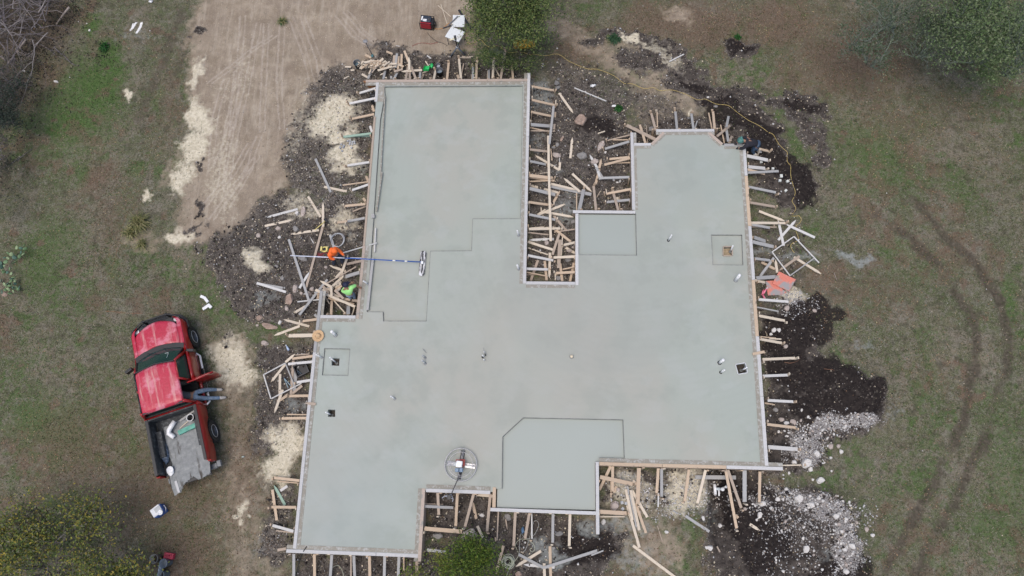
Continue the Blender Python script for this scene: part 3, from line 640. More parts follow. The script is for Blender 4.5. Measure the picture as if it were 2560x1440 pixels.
for (a, b, w, lb, tn) in (((962, 240), (951, 440), .05, 'long thin screed board on the garage floor beside its upper left edge', 'm'), ((955, 430), (941, 528), .06, 'short screed board at the middle left of the garage floor', 'm'),
                      ((939, 570), (936, 630), .05, 'whitish short screed strip beside the garage edge above the blue pole', 'w'), ((932, 645), (918, 775), .10, 'grey screed board along the garage edge under the blue pole', 'g')):
    p, q = P(*a, .65), P(*b, .65); plank('screed_board', p, q, w, .045, tn, lb, 'board')
mb = MB(); mb.box((0, 0, .03), (.13, .16, .06), (0, 0, .1)); mb.box((.03, .04, .075), (.05, .10, .03), (0, 0, .3))
o = mb.build('wood_block', WOOD['g']); o.location = P(933, 541, .61); tag(o, 'small grey wood block stack on the left edge of the garage floor', 'wood block')
# ------------------------------------------------------------------ pipes standing up through the concrete
PIPES = [  # base px, z0, top px, z1, radius, label
 ((839, 838), .6, (829, 829), .95, .055, 'thick white pipe stub beside the straw hat'),
 ((842, 908), .34, (825, 894), .95, .028, 'thin white pipe rising from the pit of the left shower recess'),
 ((830, 1038), .33, (815, 1031), .80, .028, 'thin white pipe rising from the lower left square drain hole'),
 ((805, 894), .6, (791, 887), .90, .025, 'pale pipe leaning over the left form above the shower recess'),
 ((920, 710), .6, (909, 703), .90, .030, 'short white pipe at the slab edge beside the lime shirt'),
 ((987, 997), .6, (977, 991), .84, .028, 'short white pipe alone in the lower left of the slab'),
 ((1063, 895), .6, (1056, 889), .82, .026, 'upper of two small grey pipe stubs left of centre'),
 ((1063, 909), .6, (1056, 901), .86, .034, 'lower of two small grey pipe stubs left of centre'),
 ((1297, 589), .6, (1293, 577), .95, .028, 'upper white pipe on the left edge of the central pit'),
 ((1297, 673), .6, (1293, 663), .92, .034, 'lower white pipe on the left edge of the central pit'),
 ((1429, 892), .6, (1429, 892), .68, .050, 'round cream pipe cap in the middle of the slab'),
 ((1671, 601), .6, (1679, 588), 1.00, .028, 'white pipe with black collar in the upper right of the slab'),
 ((1826, 629), .45, (1832, 615), 1.00, .028, 'thin white pipe rising from the wooden drain box'),
 ((1839, 701), .6, (1849, 688), 1.05, .055, 'thick white pipe near the right edge below the shower recess'),
 ((1799, 907), .6, (1808, 900), .98, .052, 'thick white pipe with black collar near the lower right drain box'),
 ((1802, 931), .6, (1811, 925), .88, .030, 'thin white pipe with black collar near the lower right drain box'),
 ((1853, 926), .33, (1867, 919), .85, .028, 'thin white pipe leaning out of the pale metal drain box'),
]
collar = mat('collar_grey', (.22, .23, .23), .6)
for i, (b, z0, tp, z1, r, lb) in enumerate(PIPES):
    p, q = P(*b, z0), P(*tp, z1)
    if b == tp: q = Vector((p.x, p.y, z1))
    t = tag(empty('pipe_stub', p), lb, 'pipe', 'plumbing pipes standing in the slab')
    d = q-p; mb = MB(); mb.tube([(0, 0, -.05), d*.5, d], r, 14); pm = pvc if 'grey' not in lb else mat('grey_pvc', (.45, .47, .48), .4)
    if 'cream' in lb: pm = mat('cream', (.72, .62, .45), .6)
    mb.build('pipe', pm, t, True)
    mb = MB(); mb.lathe([(0, .012), (r*1.02, .012), (r*1.08, .0), (r*1.08, -.03), (r*.9, -.03)], 14, d, d.to_track_quat('Z', 'Y').to_matrix()); mb.build('cap', pm, t, True)
    blk = 'black' in lb
    mb = MB(); mb.lathe([(0, .018), (r+.012, .018), (r+.03, .004), (r+.034, -.02)], 14, (0, 0, 0)); mb.build('collar', black if blk else collar, t, True)
# metal anchor with wires in the middle left
t = tag(empty('conduit_cluster', P(1212, 895, .6)), 'cluster of taped white conduit stubs in the middle of the slab', 'conduit')
for k, (dx, dy, hh, mm) in enumerate(((0, -.10, .22, pvc), (-.03, .03, .26, pvc), (.03, .08, .2, black), (0, .17, .16, pvc), (-.05, -.02, .2, black))):
    mb = MB(); mb.tube([(dx, dy, -.02), (dx*1.4-.02, dy*1.1+.02, hh)], .022, 8); mb.build('conduit', mm, t, True)
mb = MB(); mb.tube([(0, .15, .15), (-.03, .25, .2), (-.05, .36, .12)], .006, 5); mb.build('wire', collar, t)
o = plank('rebar_stub', P(1066, 883, .61), P(1057, 872, .80), .02, .02, collar, 'thin dark rebar stub above the two grey pipe stubs', 'rebar')
# brown plywood standing at the top left corner, dark bag behind the form
t = plank('plywood_sheet', P(910, 205, .62), P(943, 205, .62), .03, .03, 'o', None, None)
bpy.data.objects.remove(t)
mb = MB(); a_, b_ = P(908, 203, .6), P(942, 204, .6); c_, d_ = P(922, 220, .05), P(944, 220, .05)
mb.add([a_, b_, d_, c_, a_+Vector((0, .02, .003)), b_+Vector((0, .02, .003)), d_+Vector((0, .03, 0)), c_+Vector((0, .03, 0))], [(0, 1, 2, 3), (7, 6, 5, 4), (0, 4, 5, 1), (1, 5, 6, 2), (2, 6, 7, 3), (3, 7, 4, 0)])
tag(mb.build('plywood_sheet', mat('rusty_ply', (.42, .20, .09), .7, var=.3, scale=4), origin=a_), 'rusty brown plywood piece at the top left corner of the forms', 'plywood')
# ------------------------------------------------------------------ timber braces and loose lumber
WID = dict(f=.095, e=.045, w=.135, t=.026); THK = dict(f=.038, e=.06, w=.038, t=.02)
TONE = dict(o='orange', p='pale', w='whitish', g='grey', b='brownish', n='green')
# z | zone key ; ox oy scale ; lines: x1 y1 x2 y2 kind tone [s = with ground stake] ; first point at the form
BR = '''
#left side of the central pit|y|1310 180 6
118 212 450 275 fo s;118 415 462 495 fo s;108 595 408 660 fo s;105 785 395 810 wg s;90 830 380 895 eo;100 878 465 885 eb;90 1160 350 1190 fb s;90 1335 330 1385 fg s
@1310 420 6
80 110 430 150 wo s;75 140 450 195 eo;80 200 460 185 eo;85 305 470 400 wg s;75 510 370 550 fo s;75 695 470 775 fg s;75 915 545 905 fp s;60 965 370 1000 eb;60 1310 440 1385 fw s
@1280 480 3
105 575 270 580 fw s;105 600 250 628 eo
#right side of the central pit|y|1310 420 6
770 915 450 960 eb;760 1115 590 1155 fp s;770 1320 445 1345 fb s
@1280 480 3
470 485 310 490 fp s;470 560 380 580 eo;470 600 330 608 fo s
#left side of the upper right wing|y|1310 180 6
1600 940 1250 1025 eb s;1595 1015 1330 1015 eo;1580 1040 1215 1150 fg s;1580 1275 1280 1305 fo s;1590 1290 1205 1390 fo;1590 1355 1300 1365 eo
@1310 420 6
1580 135 1120 150 fg s;1600 315 1235 385 fo s;1585 475 1240 510 fg s
#top of the small upper patio|x|1310 420 6
790 630 790 370 eo;830 625 895 320 wg s;1080 625 1045 270 fb s;1415 635 1330 335 fb s;1437 610 1435 450 to
#top of the bay|x|1280 0 3
1075 1045 860 938 wb s;1000 1070 960 935 fo;1018 1070 1008 940 tb;1078 975 1045 850 fb s;1092 972 1088 840 eo s;1238 970 1226 835 fg s;1362 970 1345 850 fg s;1370 968 1390 905 eg;1500 965 1475 845 eo;1520 965 1508 835 fo s;1592 1070 1565 935 eo;1622 1060 1605 945 fg s;1610 945 1625 870 fg;1540 1020 1635 940 fb;1630 1065 1650 1020 fb
#right side below the man in black|y|1840 330 6
355 250 490 285 fo s;165 355 480 420 ww s;185 520 440 545 ww s;175 560 435 625 fo;180 608 640 585 fg;190 820 600 905 fg s;210 1055 590 1120 fb s
#middle of the right side|y|1840 500 6
225 340 740 345 fp s;235 365 510 415 fg;230 400 610 405 eb;280 560 445 620 wg;250 625 565 700 wg s;285 875 515 905 fg s;310 1170 600 1150 wg s;295 1205 440 1235 fp
#lower right side|y|1840 740 6
340 50 790 85 fw s;315 165 640 230 eg;345 295 735 370 fp s;355 608 600 632 eo;500 640 680 645 ep;360 645 690 705 fp s;400 950 890 930 fp s;405 1200 775 1185 fw s
@1840 960 6
480 245 860 265 fw s;435 285 585 310 eo;470 605 895 655 fo s;485 945 925 980 ww s;490 1225 975 1215 ep s
#bottom right edge|x|1600 1140 6
275 185 250 560 fo s;278 560 272 765 ew;325 195 325 610 fg s;735 205 670 680 fo s;985 210 860 710 fp s;1285 205 1450 1085 fo s;1320 210 1520 780 fb s;1570 215 1570 690 wg s;1800 235 1790 690 fo s
@1360 1140 6
1425 180 1405 720 wo s;1000 155 830 510 fo;1030 155 1030 530 fo s;1008 385 1005 620 eo
#right side of the lower patio form|y|1360 1140 6
840 315 1330 420 wo s;830 835 1240 860 wo s;835 910 1210 910 ep
#bottom of the lower patio|x|1040 1200 6
1235 475 1215 905 eb;1490 485 1465 990 fb s;1700 500 1635 880 fb;1735 500 1740 885 ew s
@1360 1140 6
135 870 130 1300 fg s;390 875 378 1350 fp s
#small lower pit|x|1040 1200 6
325 195 342 525 fb s;620 200 595 690 fo s;865 205 735 700 fb s;1115 210 1065 770 fb s;125 360 410 365 eb;125 395 560 415 fg s;125 728 690 775 wo s;170 1050 450 1080 fw;1175 245 905 220 fp
#bottom left edge|x|640 960 3
283 1275 283 1500 fg s;437 1278 440 1500 fo s;568 1282 553 1500 fg s;712 1285 712 1470 eb;733 1288 742 1500 fg s;850 1292 855 1500 fo s;965 1292 960 1500 fg s;1072 1292 1066 1450 fg s;1108 1292 1108 1400 eo;1205 1292 1207 1420 fo s
#lower left side|y|640 1180 6
650 130 270 85 fo s;620 165 320 140 eo;600 530 230 525 fo s;560 890 245 800 fw s;560 910 300 880 eb
@640 860 6
760 1110 385 1115 fo s;770 1060 460 1055 eo;800 775 500 780 fo s;825 540 610 575 fw s;850 180 540 220 fo;800 150 590 165 eb;850 265 480 300 fw
#left side beside the straw hat|y|640 700 6
935 585 700 615 fo s;870 828 490 835 wp s
#left side of the garage floor|y|640 0 3
895 660 775 697 fw s;895 735 700 775 fw s;885 855 720 890 fo s;862 1000 655 1025 fn s;865 1018 740 1020 en;850 1215 685 1240 fw s;845 1362 650 1388 eo;845 1382 720 1425 fw s
@640 480 6
1640 180 1330 208 fo s;1680 200 1450 290 eb;1630 390 1360 440 fg;1360 440 1220 455 fo s;1590 990 1410 985 ew;1590 1030 1360 1080 fb;1550 1205 1340 1270 wg s
#top of the garage floor|x|880 110 6
470 520 497 390 fg s;625 525 680 425 fg s;805 528 840 340 fb s;870 530 860 385 fb;960 528 870 290 fb s;1015 515 1025 400 fg s;1225 525 1255 395 fp s;1425 528 1450 280 fo s;1635 525 1605 220 fp s;1635 500 1675 290 eb;1605 525 1580 460 fo;1815 525 1815 340 fg s;1805 525 1800 455 fb;1862 525 1875 240 fo s
@640 0 3
1740 590 1742 530 fo;1775 585 1782 450 fp s;1835 590 1868 385 fb s
@1160 0 6
735 1180 722 1000 fo s;372 1180 372 1045 fg
#notch below the man in lime|x|640 700 6
1125 515 1135 310 fo s;1380 505 1385 380 wg s;1440 520 1475 410 ep
'''
stakeM = WOOD
rb = random.Random(3)
def parse(txt):
    out = []; cur = None
    for ln in txt.strip().splitlines():
        if ln[0] == '#':
            nm, ax, o3 = ln[1:].split('|'); cur = [nm, ax, []]; out.append(cur); o = [float(v) for v in o3.split()]
        elif ln[0] == '@': o = [float(v) for v in ln[1:].split()]
        else:
            for it in ln.split(';'):
                q = it.split(); x1, y1, x2, y2 = (float(v) for v in q[:4]); k, tn = q[4][0], q[4][1]
                cur[2].append(((o[0]+x1/o[2], o[1]+y1/o[2]), (o[0]+x2/o[2], o[1]+y2/o[2]), k, tn, q[5:] ))
    return out
for zone, ax, items in parse(BR):
    key = (lambda it: it[0][1]) if ax == 'y' else (lambda it: it[0][0])
    items.sort(key=key)
    for i, (a, b, k, tn, fl) in enumerate(items):
        # upper end of the kicker is nailed to the form; low 'edge' ties run near the ground
        flat_low = k in 'et'
        p = P(*a, .30 if flat_low else .50); z2 = gz(*P(*b, .1)[:2])+(.10 if flat_low else .14); q = P(*b, z2)
        w, t = WID[k], THK[k]
        first = 'topmost' if ax == 'y' else 'leftmost'; wh = 'top' if ax == 'y' else 'left'
        lab = (f'{TONE[tn]} timber brace, {first} along the {zone}' if i == 0 else f'{TONE[tn]} timber brace, {ordn(i+1)} from the {wh} along the {zone}')
        grp = 'timber braces propping the forms'
        if 's' not in fl:
            plank('form_brace', p, q, w, t, tn, lab, 'brace', grp); continue
        T = tag(empty('form_brace', (q.x, q.y, 0)), lab, 'brace', grp)
        o = plank('kicker', p-Vector((q.x, q.y, 0)), q-Vector((q.x, q.y, 0)), w, t, tn, None, None); o.parent = T
        d = (q-p); d.z = 0; d.normalize(); yaw = math.atan2(d.y, d.x)
        ht = rb.uniform(.05, .15); lean = rb.uniform(-.25, .25)
        s_ = MB(); s_.box((0, 0, 0), (.04, .085, ht+z2+.25), None)
        o = s_.build('ground_stake', WOOD[rb.choice('oop')], T); o.location = (d.x*.03, d.y*.03, (z2+ht-.25)/2); o.rotation_euler = (lean, rb.uniform(.05, .3), yaw)
        nz_ = Vector((p.x-q.x, p.y-q.y, 0)); s_ = MB(); s_.box((0, 0, 0), (.035, .085, .74)); o = s_.build('upright_stake', WOOD[rb.choice('oobp')], T)
        side = Vector((-d.y, d.x, 0))*rb.choice((-1, 1))*w*.9; o.location = nz_+Vector((d.x*.0, d.y*.0, .20))+side; o.rotation_euler = (rb.uniform(-.12, .12), rb.uniform(-.05, .05), yaw)
# loose pieces: a capital P means pointed at the second end; optional height
LO = '''
#central timber pit|1310 180 6
445 505 380 1080 fg 36
365 955 372 1470 fp 30
478 420 475 500 ep;468 600 460 680 fo;455 780 448 860 fb;400 1150 420 1325 eo;525 315 738 615 fpP;695 1290 726 980 fpP;1110 920 1215 885 ep;540 1355 530 1470 fp;425 1420 495 1385 twP;530 1470 170 1250 fpP
@1310 420 6
372 0 402 1095 fp 30
235 80 365 68 tp;105 262 510 370 fp;405 272 1010 395 wg 12;405 235 775 325 fpP 18;840 355 596 150 fpP 22;725 85 1015 355 fpP 8;405 580 540 340 foP;210 700 620 540 fpP 10;320 660 745 735 fpP 14;200 695 320 620 ep;257 595 258 640 ep;450 720 640 945 fb 8;430 890 700 1105 fo 20;450 1065 75 1080 fwP;60 1105 430 1225 fp 14;60 1195 360 1300 ep;530 985 425 1300 fb 28;578 1030 560 1310 ep 10;540 1075 518 1500 wb 22;590 1170 770 1280 fp;388 1270 382 1650 fpP 10;1175 140 1080 -10 fg 10;300 895 475 868 tpP 14;450 545 450 505 ep;1090 440 1150 340 tb;1235 325 1235 385 ep;1400 435 1408 525 fp 10;80 900 300 885 ep
@1280 480 3
195 510 140 665 fb;245 515 260 662 fo 6;360 535 377 668 fo 10;465 530 435 670 fo 6;110 620 200 618 eb;325 600 325 660 ep
#gap between the two upper wings|1310 180 6
755 235 1235 435 ew;535 1355 533 1285 tw;1130 1440 1160 1300 foP 6;1100 1440 985 1240 fwP 10
@1310 420 6
1075 240 1130 20 fo;1145 170 1095 0 fw 12
#grass above the bay|1280 0 3
1180 460 1290 405 ew
#right of the slab around the stick frame|1840 500 6
345 165 735 318 fpP 12;630 300 632 310 ep;715 685 635 300 fwP 10;635 600 900 300 fwP 5;1185 562 755 365 fwP 4;570 865 365 1140 fg 14;380 930 585 1035 fo;620 1090 590 890 fpP 8;955 840 650 1055 fbP 8;870 855 1280 1108 fpP 6;560 350 580 390 eo
#lower right side|1840 740 6
250 870 430 835 fo 66
#ground below the bottom right edge|1600 1140 6
830 318 1440 322 wg 4;495 820 570 865 eg;685 900 1040 1135 fg;1430 885 1475 930 fo;1650 1025 1805 1122 fpP;1155 1355 1200 1440 eb
#long lumber bundle below the lower patio corner|1360 1140 6
1230 500 1325 960 fp 14;1250 740 1432 1375 fp 8;1258 460 1270 575 eg 18;1300 510 1430 1115 fp 12;1285 580 1385 1070 eg 6;1320 515 1550 918 fp 16;1370 705 1530 1155 fo 5;1045 540 1085 455 fo;1330 370 1385 410 fp 16;1700 1045 1775 1280 tb
@1280 960 3
908 1212 1230 1455 fp
#ground below the lower patio|1280 960 3
285 1217 290 1450 fo 5;240 1378 640 1250 fg 10;595 1285 685 1250 eg 14;241 1345 245 1460 fp 14;218 1252 28 1370 fpP 3;50 1278 238 1380 fg 9;320 1375 88 1355 fwP 2
@1040 1200 6
850 340 905 585 fo;920 690 1005 865 fp;1310 985 1195 1432 foP 4;1345 590 1372 745 ebP;1190 860 1195 920 eo
#lower left side of the slab|640 1180 6
245 265 310 725 fo 12;435 495 270 200 fnP 4;470 210 365 280 fw 2;450 1150 320 1172 fb
@640 860 6
895 900 730 885 fbP 66;245 545 440 300 fp 6;440 275 585 148 fpP 14;360 450 355 790 fp 4;560 250 520 780 fb 10;600 385 572 700 wg 6;650 290 625 365 eg;690 625 540 745 fb 8;400 685 275 1035 fpP 12;490 755 320 870 fo 8;670 145 810 157 tw
#timber jumble beside the man in lime|640 700 6
800 695 415 592 fpP;655 690 270 832 fpP;795 362 590 482 fp 16;860 765 905 800 fb 50;880 515 935 580 fg 30;620 325 970 290 ew 6;890 145 1485 400 fp 34;1080 265 1470 365 fo 26;1140 110 960 10 fpP 20;1125 90 1132 250 fp 38;1000 85 1085 195 fb 24;1180 150 1310 280 fb 30;1180 110 1270 50 fp 20;1300 282 1410 292 fo 22;1410 300 1535 312 fb 18;1170 310 1340 500 ep 8;1040 250 1098 352 ep 14;940 200 925 275 fo 12;920 215 1000 190 fo 24;1330 495 1400 505 fo;1205 60 1275 20 fp 28;1150 200 1230 265 fp 14;1060 130 1090 190 fo 16;990 150 1060 160 fp 12;870 190 1240 60 eg 8;1100 510 1060 490 eb
@780 600 8
480 750 650 560 fp 16;400 940 550 860 fp 10;460 1000 590 910 fo 8;490 1030 560 960 fp 20;330 1000 420 960 fp 22;170 1010 330 980 fp 14;430 1080 540 1150 fp 12;200 930 340 1070 eb 24;270 860 420 980 fo 12
#lumber scattered left of the garage floor|640 700 6
1070 -10 650 520 fg 10
@640 480 6
625 255 165 378 fwP;130 510 562 415 fpP;780 65 968 372 fp;942 568 522 632 fpP;862 768 808 668 twP;1110 640 1172 845 fg 3;10 1370 400 1440 fg;1005 520 1005 155 fpP 12;1012 480 745 1450 fb 6;490 708 800 1650 fg 14;650 1440 800 1200 fwP 8;1345 1190 1100 1100 fpP 5;1260 1290 1380 940 fpP 18;1500 1120 1060 1370 eb 24;1150 1410 1330 1240 fpP 20;1180 1400 1270 1355 fp 6
@640 0 3
445 1190 560 1440 fg;510 1400 680 1435 fp 3;870 790 885 835 fo 30;855 945 870 990 fw 30;825 1320 842 1360 fo 20
@640 480 6
10 1365 450 1500 fw
1605 90 1660 160 fo 30
#top edge of the garage floor|880 110 6
785 100 845 260 fo 34;860 385 853 190 fpP 38;1050 388 740 412 fpP 30;1185 215 1125 172 ew;660 25 720 32 tw;1650 187 1815 185 tp;1620 205 1785 205 tp;675 140 650 350 fg 26;698 180 690 370 fo 22;745 150 737 355 fo 24;715 395 758 368 fp 20;630 410 755 378 fb 30;640 170 622 390 wb 16;385 395 600 332 fp 34;300 430 385 310 eb 40;1100 255 1165 350 ep 20;1050 435 1140 395 ep 8;515 110 610 148 fo 14;200 160 285 205 fo;240 515 300 380 fg 20;1040 525 1070 450 fb 10;585 480 590 520 fg 30;930 445 880 425 fg 14;1855 290 1862 330 eo 6
@1160 0 6
455 1000 530 1140 ep;512 1010 685 1045 eb 8
#dirt beside the generator|1030 0 9.11
590 120 885 378 tp;660 95 800 545 tp 4
'''
placed = []
KN = dict(f='board', e='thin stick', w='wide plank', t='thin lath')
def seg_cross(a, b, c, d):
    r = b-a; s = d-c; den = r.x*s.y-r.y*s.x
    if abs(den) < 1e-9: return None
    t = ((c.x-a.x)*s.y-(c.y-a.y)*s.x)/den; u = ((c.x-a.x)*r.y-(c.y-a.y)*r.x)/den
    return (t, u) if -.02 < t < 1.02 and -.02 < u < 1.02 else None
def parse_lo(txt):
    out = []; cur = None
    for ln in txt.strip().splitlines():
        if ln[0] == '#':
            nm, o3 = ln[1:].split('|'); o = [float(v) for v in o3.split()]
            cur = [nm, []]; out.append(cur)
        elif ln[0] == '@': o = [float(v) for v in ln[1:].split()]
        else:
            for it in ln.split(';'):
                q = it.split()
                if len(q) < 5: continue
                x1, y1, x2, y2 = (float(v) for v in q[:4]); s = q[4]; h = float(q[5])/100 if len(q) > 5 else 0
                cur[1].append(((o[0]+x1/o[2], o[1]+y1/o[2]), (o[0]+x2/o[2], o[1]+y2/o[2]), s[0], s[1], 'P' in s[2:], h))
    return out
for zone, items in parse_lo(LO):
    items.sort(key=lambda it: (it[0][1]+it[1][1])/2)
    cls = {}
    for it in items: cls.setdefault((it[2], it[3], it[4]), []).append(it)
    for it in items:
        a, b, k, tn, tip, h = it
        g1 = P(*a, .05); g2 = P(*b, .05); z1, z2 = gz(g1.x, g1.y)+THK[k]+h*.8, gz(g2.x, g2.y)+THK[k]+h*.8
        z1 += rb.uniform(-.0, .012); z2 += rb.uniform(-.0, .012)
        if 0 < h < .3:   # leaning on something: one end low
            if rb.random() < .5: z1 -= h*.5
            else: z2 -= h*.5
        if .6 < h: z1 = z2 = ZS+.018+THK[k]+.003
        p, q = P(*a, z1), P(*b, z2)
        c = cls[(k, tn, tip)]; i = c.index(it)
        kind = 'pointed stake' if tip else KN[k]
        if 'central timber pit' in zone or 'jumble' in zone: loc = 'in the '+zone
        elif zone[0:6] in ('bottom', 'top ed', 'lower '): loc = 'at the '+zone
        else: loc = 'on the '+zone if zone.split()[0] in ('ground', 'dirt', 'grass') else ('in the '+zone if zone.startswith(('long', 'gap')) else 'among the '+zone if zone.startswith('lumber') else zone)
        pos = 'topmost such' if i == 0 else 'lowest such' if i == len(c)-1 else ordn(i+1)+' such from top'
        lab = f'{TONE[tn]} {kind} {loc}' if len(c) == 1 else f'{TONE[tn]} {kind}, {pos}, {loc}'
        plank('pointed_stake' if tip else 'loose_board' if k in 'fw' else 'wood_stick', p, q, WID[k], THK[k] if k != 'e' else .04, tn, lab, 'stake' if tip else 'board', 'loose lumber around the slab', tip=.16 if tip else 0)
# heap of short offcuts at the top left corner
ro = random.Random(9)
for i in range(85):
    r = abs(ro.gauss(0, .42)); an = ro.uniform(0, 6.28); cx, cy = P(945, 166, 0)[:2]
    x = cx+r*math.cos(an)*1.25+ro.uniform(-.3, .35)*.5; y = cy+r*math.sin(an)*.75
    if y > 17.9: y = 17.9
    if y < 17.02: y = 17.05+ro.random()*.15
    h = max(0, .42*(1-((x-cx)/1.2)**2-((y-cy)/.75)**2))*ro.uniform(.3, 1)+.05
    ln = ro.uniform(.14, .42); ya = ro.gauss(.3, .7); w = ro.uniform(.03, .10)
    dv = Vector((math.cos(ya)*ln/2, math.sin(ya)*ln/2, ro.uniform(-.06, .06)))
    c = Vector((x, y, h+.03)); plank('wood_offcut', c-dv, c+dv, w, ro.uniform(.015, .035), ro.choice('ppppo'), 'short pine offcut in the scrap heap at the top left corner of the slab', 'offcut', 'pine offcuts heaped at the top left corner', tip=ro.choice((0, 0, .07)))
# square stick frames (two)
def stick_frame(pts, extra, o6, label, tones):
    q = [P(o6[0]+a/6, o6[1]+b/6, .22 if i % 2 else .16) for i, (a, b) in enumerate(pts)]
    c = sum(q, Vector())/4; t = tag(empty('stick_frame', (c.x, c.y, 0)), label, 'wooden frame', None)
    for i in range(4):
        a, b = Vector(q[i]), Vector(q[(i+1) % 4]); a.z = b.z = .16+.02*(i % 2)
        if i == extra[0]: b = b+(b-a).normalized()*extra[1]
        o = plank('side', a-Vector((c.x, c.y, 0)), b-Vector((c.x, c.y, 0)), .042, .035, tones[i], None, None); o.parent = t
stick_frame([(540, 780), (875, 540), (1175, 870), (815, 1130)], (1, .25), (1840, 500), 'open square frame of thin sticks lying right of the slab', 'wwgw')
stick_frame([(440, 285), (105, 455), (225, 820), (575, 635)], (2, .27), (640, 860), 'open square frame of thin sticks lying left of the slab', 'wwwg')
# ------------------------------------------------------------------ red pickup truck (local: x right, y forward, origin under the rear axle)
_o = P(533, 1078, .42); _f = P(483, 843, .42); _ax = (_f-_o); _ax.z = 0; _ax.normalize(); _rt = Vector((_ax.y, -_ax.x, 0))
TYAW = math.atan2(_ax.y, _ax.x)-math.pi/2
TO = _o-_rt*.97; TO.z = 0
truck = tag(empty('pickup_truck', TO, TYAW), 'red crew cab pickup truck with faded hood and roof, rear door open and tailgate down', 'pickup truck')
m, N, L, B = new_mat('truck_red_faded')
n1 = tex_noise(N, L, 1.6, 5, .65); n2 = tex_noise(N, L, 2.2, 4, .6, 'Object', (3.2, .35, 1)); n3 = tex_noise(N, L, 14, 4, .7)
c = mixc(N, L, maprange(N, L, n3, .35, .7), (.42, .018, .045), (.52, .035, .075))
c = mixc(N, L, maprange(N, L, n1, .50, .60, 0, .7), c, (.68, .25, .32)); c = mixc(N, L, maprange(N, L, n2, .52, .68, 0, .7), c, (.58, .27, .27))
c = mixc(N, L, maprange(N, L, n2, .64, .74, 0, .5), c, (.60, .40, .30))
L.new(c, B.inputs['Base Color']); L.new(maprange(N, L, n1, .4, .65, .3, .6), B.inputs['Roughness']); FADED = m
RED = mat('truck_red', (.30, .008, .008), .28, var=.12, scale=3, coat=.5)
glass = mat('dark_glass', (.020, .055, .050), .06, var=.1, scale=1, spec=.8); rubber = mat('tyre', (.022, .022, .021), .85, var=.3, scale=14, dirt=(.09, .08, .065)); chrome = mat('chrome', (.82, .82, .83), .35, metal=.4, var=.05)
intr = mat('cab_interior', (.03, .028, .027), .8, var=.3); liner = mat('bed_liner', (.028, .032, .036), .6, var=.4, scale=3, dirt=(.12, .13, .14)); greyp = mat('grey_plastic', (.20, .21, .22), .6)
def arch(y, yc, r=.52):
    d = abs(y-yc); return .42+math.sqrt(max(0, r*r-d*d)) if d < r else None
def body_side(mb, ys, top, xo, xm, zb=.50, wheel=None, s=1, inner=None):
    """one flank as a skin between stations: rows top, shoulder, mid, bottom"""
    rows = []
    for y in ys:
        zt = top(y); za = zb
        if wheel is not None:
            a = arch(y, wheel)
            if a: za = max(zb, a)
        rows.append([Vector((s*(xm(y)), y, zt)), Vector((s*(xo(y)-.01), y, zt-.07)), Vector((s*xo(y), y, max(zt-.30, za+.02))), Vector((s*(xo(y)+(.03 if wheel is not None and arch(y, wheel) else 0)), y, max(.78, za+.01))), Vector((s*(xo(y)-.03), y, za))])
    v = [p for r in rows for p in r]; n = len(rows[0]); f = []
    for i in range(len(rows)-1):
        for k in range(n-1):
            q = (i*n+k, i*n+k+1, (i+1)*n+k+1, (i+1)*n+k); f.append(q if s < 0 else q[::-1])
    mb.add(v, f)
def arange(a, b, n): return [a+(b-a)*i/n for i in range(n+1)]
# front clip: hood, fenders
hood_z = lambda y: 1.27-.035*((y-3.3)/1.1)**2-.02*max(0, y-4.1)
fx = lambda y: .985 if y < 4.2 else .985-.20*((y-4.2)/.32)**2
for s in (-1, 1):
    mb = MB(); body_side(mb, arange(2.95, 4.50, 30), lambda y: hood_z(y)-.03, fx, lambda y: .80*min(1, fx(y)/.97), .52, 3.74, s)
    o = mb.build('fender', [RED], truck, True)
mb = MB(); ys = arange(3.52, 4.52, 14); xs = arange(-.80, .80, 16); v = []; f = []
for y in ys:
    for x in xs:
        k = min(1, fx(y)/.97); yy = y-.20*(x/.8)**2*max(0, (y-3.52)/1.0); yy -= (.17*(x/.8)**2*(1-(y-3.52)/1.0))
        bulge = .035 if abs(x) < .52 else .0
        z = hood_z(y)+bulge*(1-abs(x)/.8)-.02*(abs(x)/.8)**2
        if y > 4.44: z -= .10*((y-4.44)/.08)
        v.append((x*k, yy, z))
nx_ = len(xs)
for i in range(len(ys)-1):
    for j in range(nx_-1): f.append((i*nx_+j, i*nx_+j+1, (i+1)*nx_+j+1, (i+1)*nx_+j))
mb.add(v, f); o = mb.build('hood', FADED, truck, True)
sol = o.modifiers.new('thick', 'SOLIDIFY'); sol.thickness = .03
for s in (-1, 1):   # faded fender tops beside the hood
    mb = MB(); v = []; ys = arange(3.36, 4.40, 10)
    for y in ys: v += [(s*.805*min(1, fx(y)/.97), y-.0, hood_z(y)-.018), (s*(fx(y)-.05), y, hood_z(y)-.06)]
    f = [(2*i, 2*i+1, 2*i+3, 2*i+2) if s > 0 else (2*i+2, 2*i+3, 2*i+1, 2*i) for i in range(len(ys)-1)]; mb.add(v, f); mb.build('fender_top', FADED, truck)
mb = MB(); mb.box((0, 4.38, .90), (1.30, .16, .50)); mb.build('grille', black, truck)
for s in (-1, 1):
    mb = MB(); mb.box((s*.76, 4.37, .98), (.30, .12, .2), (0, 0, s*-.25)); o = mb.build('headlight', mat('lamp_lens', (.75, .76, .78), .1), truck); bevel(o, .03)
# engine bay filler + underbody
mb = MB(); mb.box((0, 3.75, .85), (1.20, 1.1, .6)); mb.box((0, 1.5, .52), (1.30, 5.6, .16)); mb.build('chassis', intr, truck)
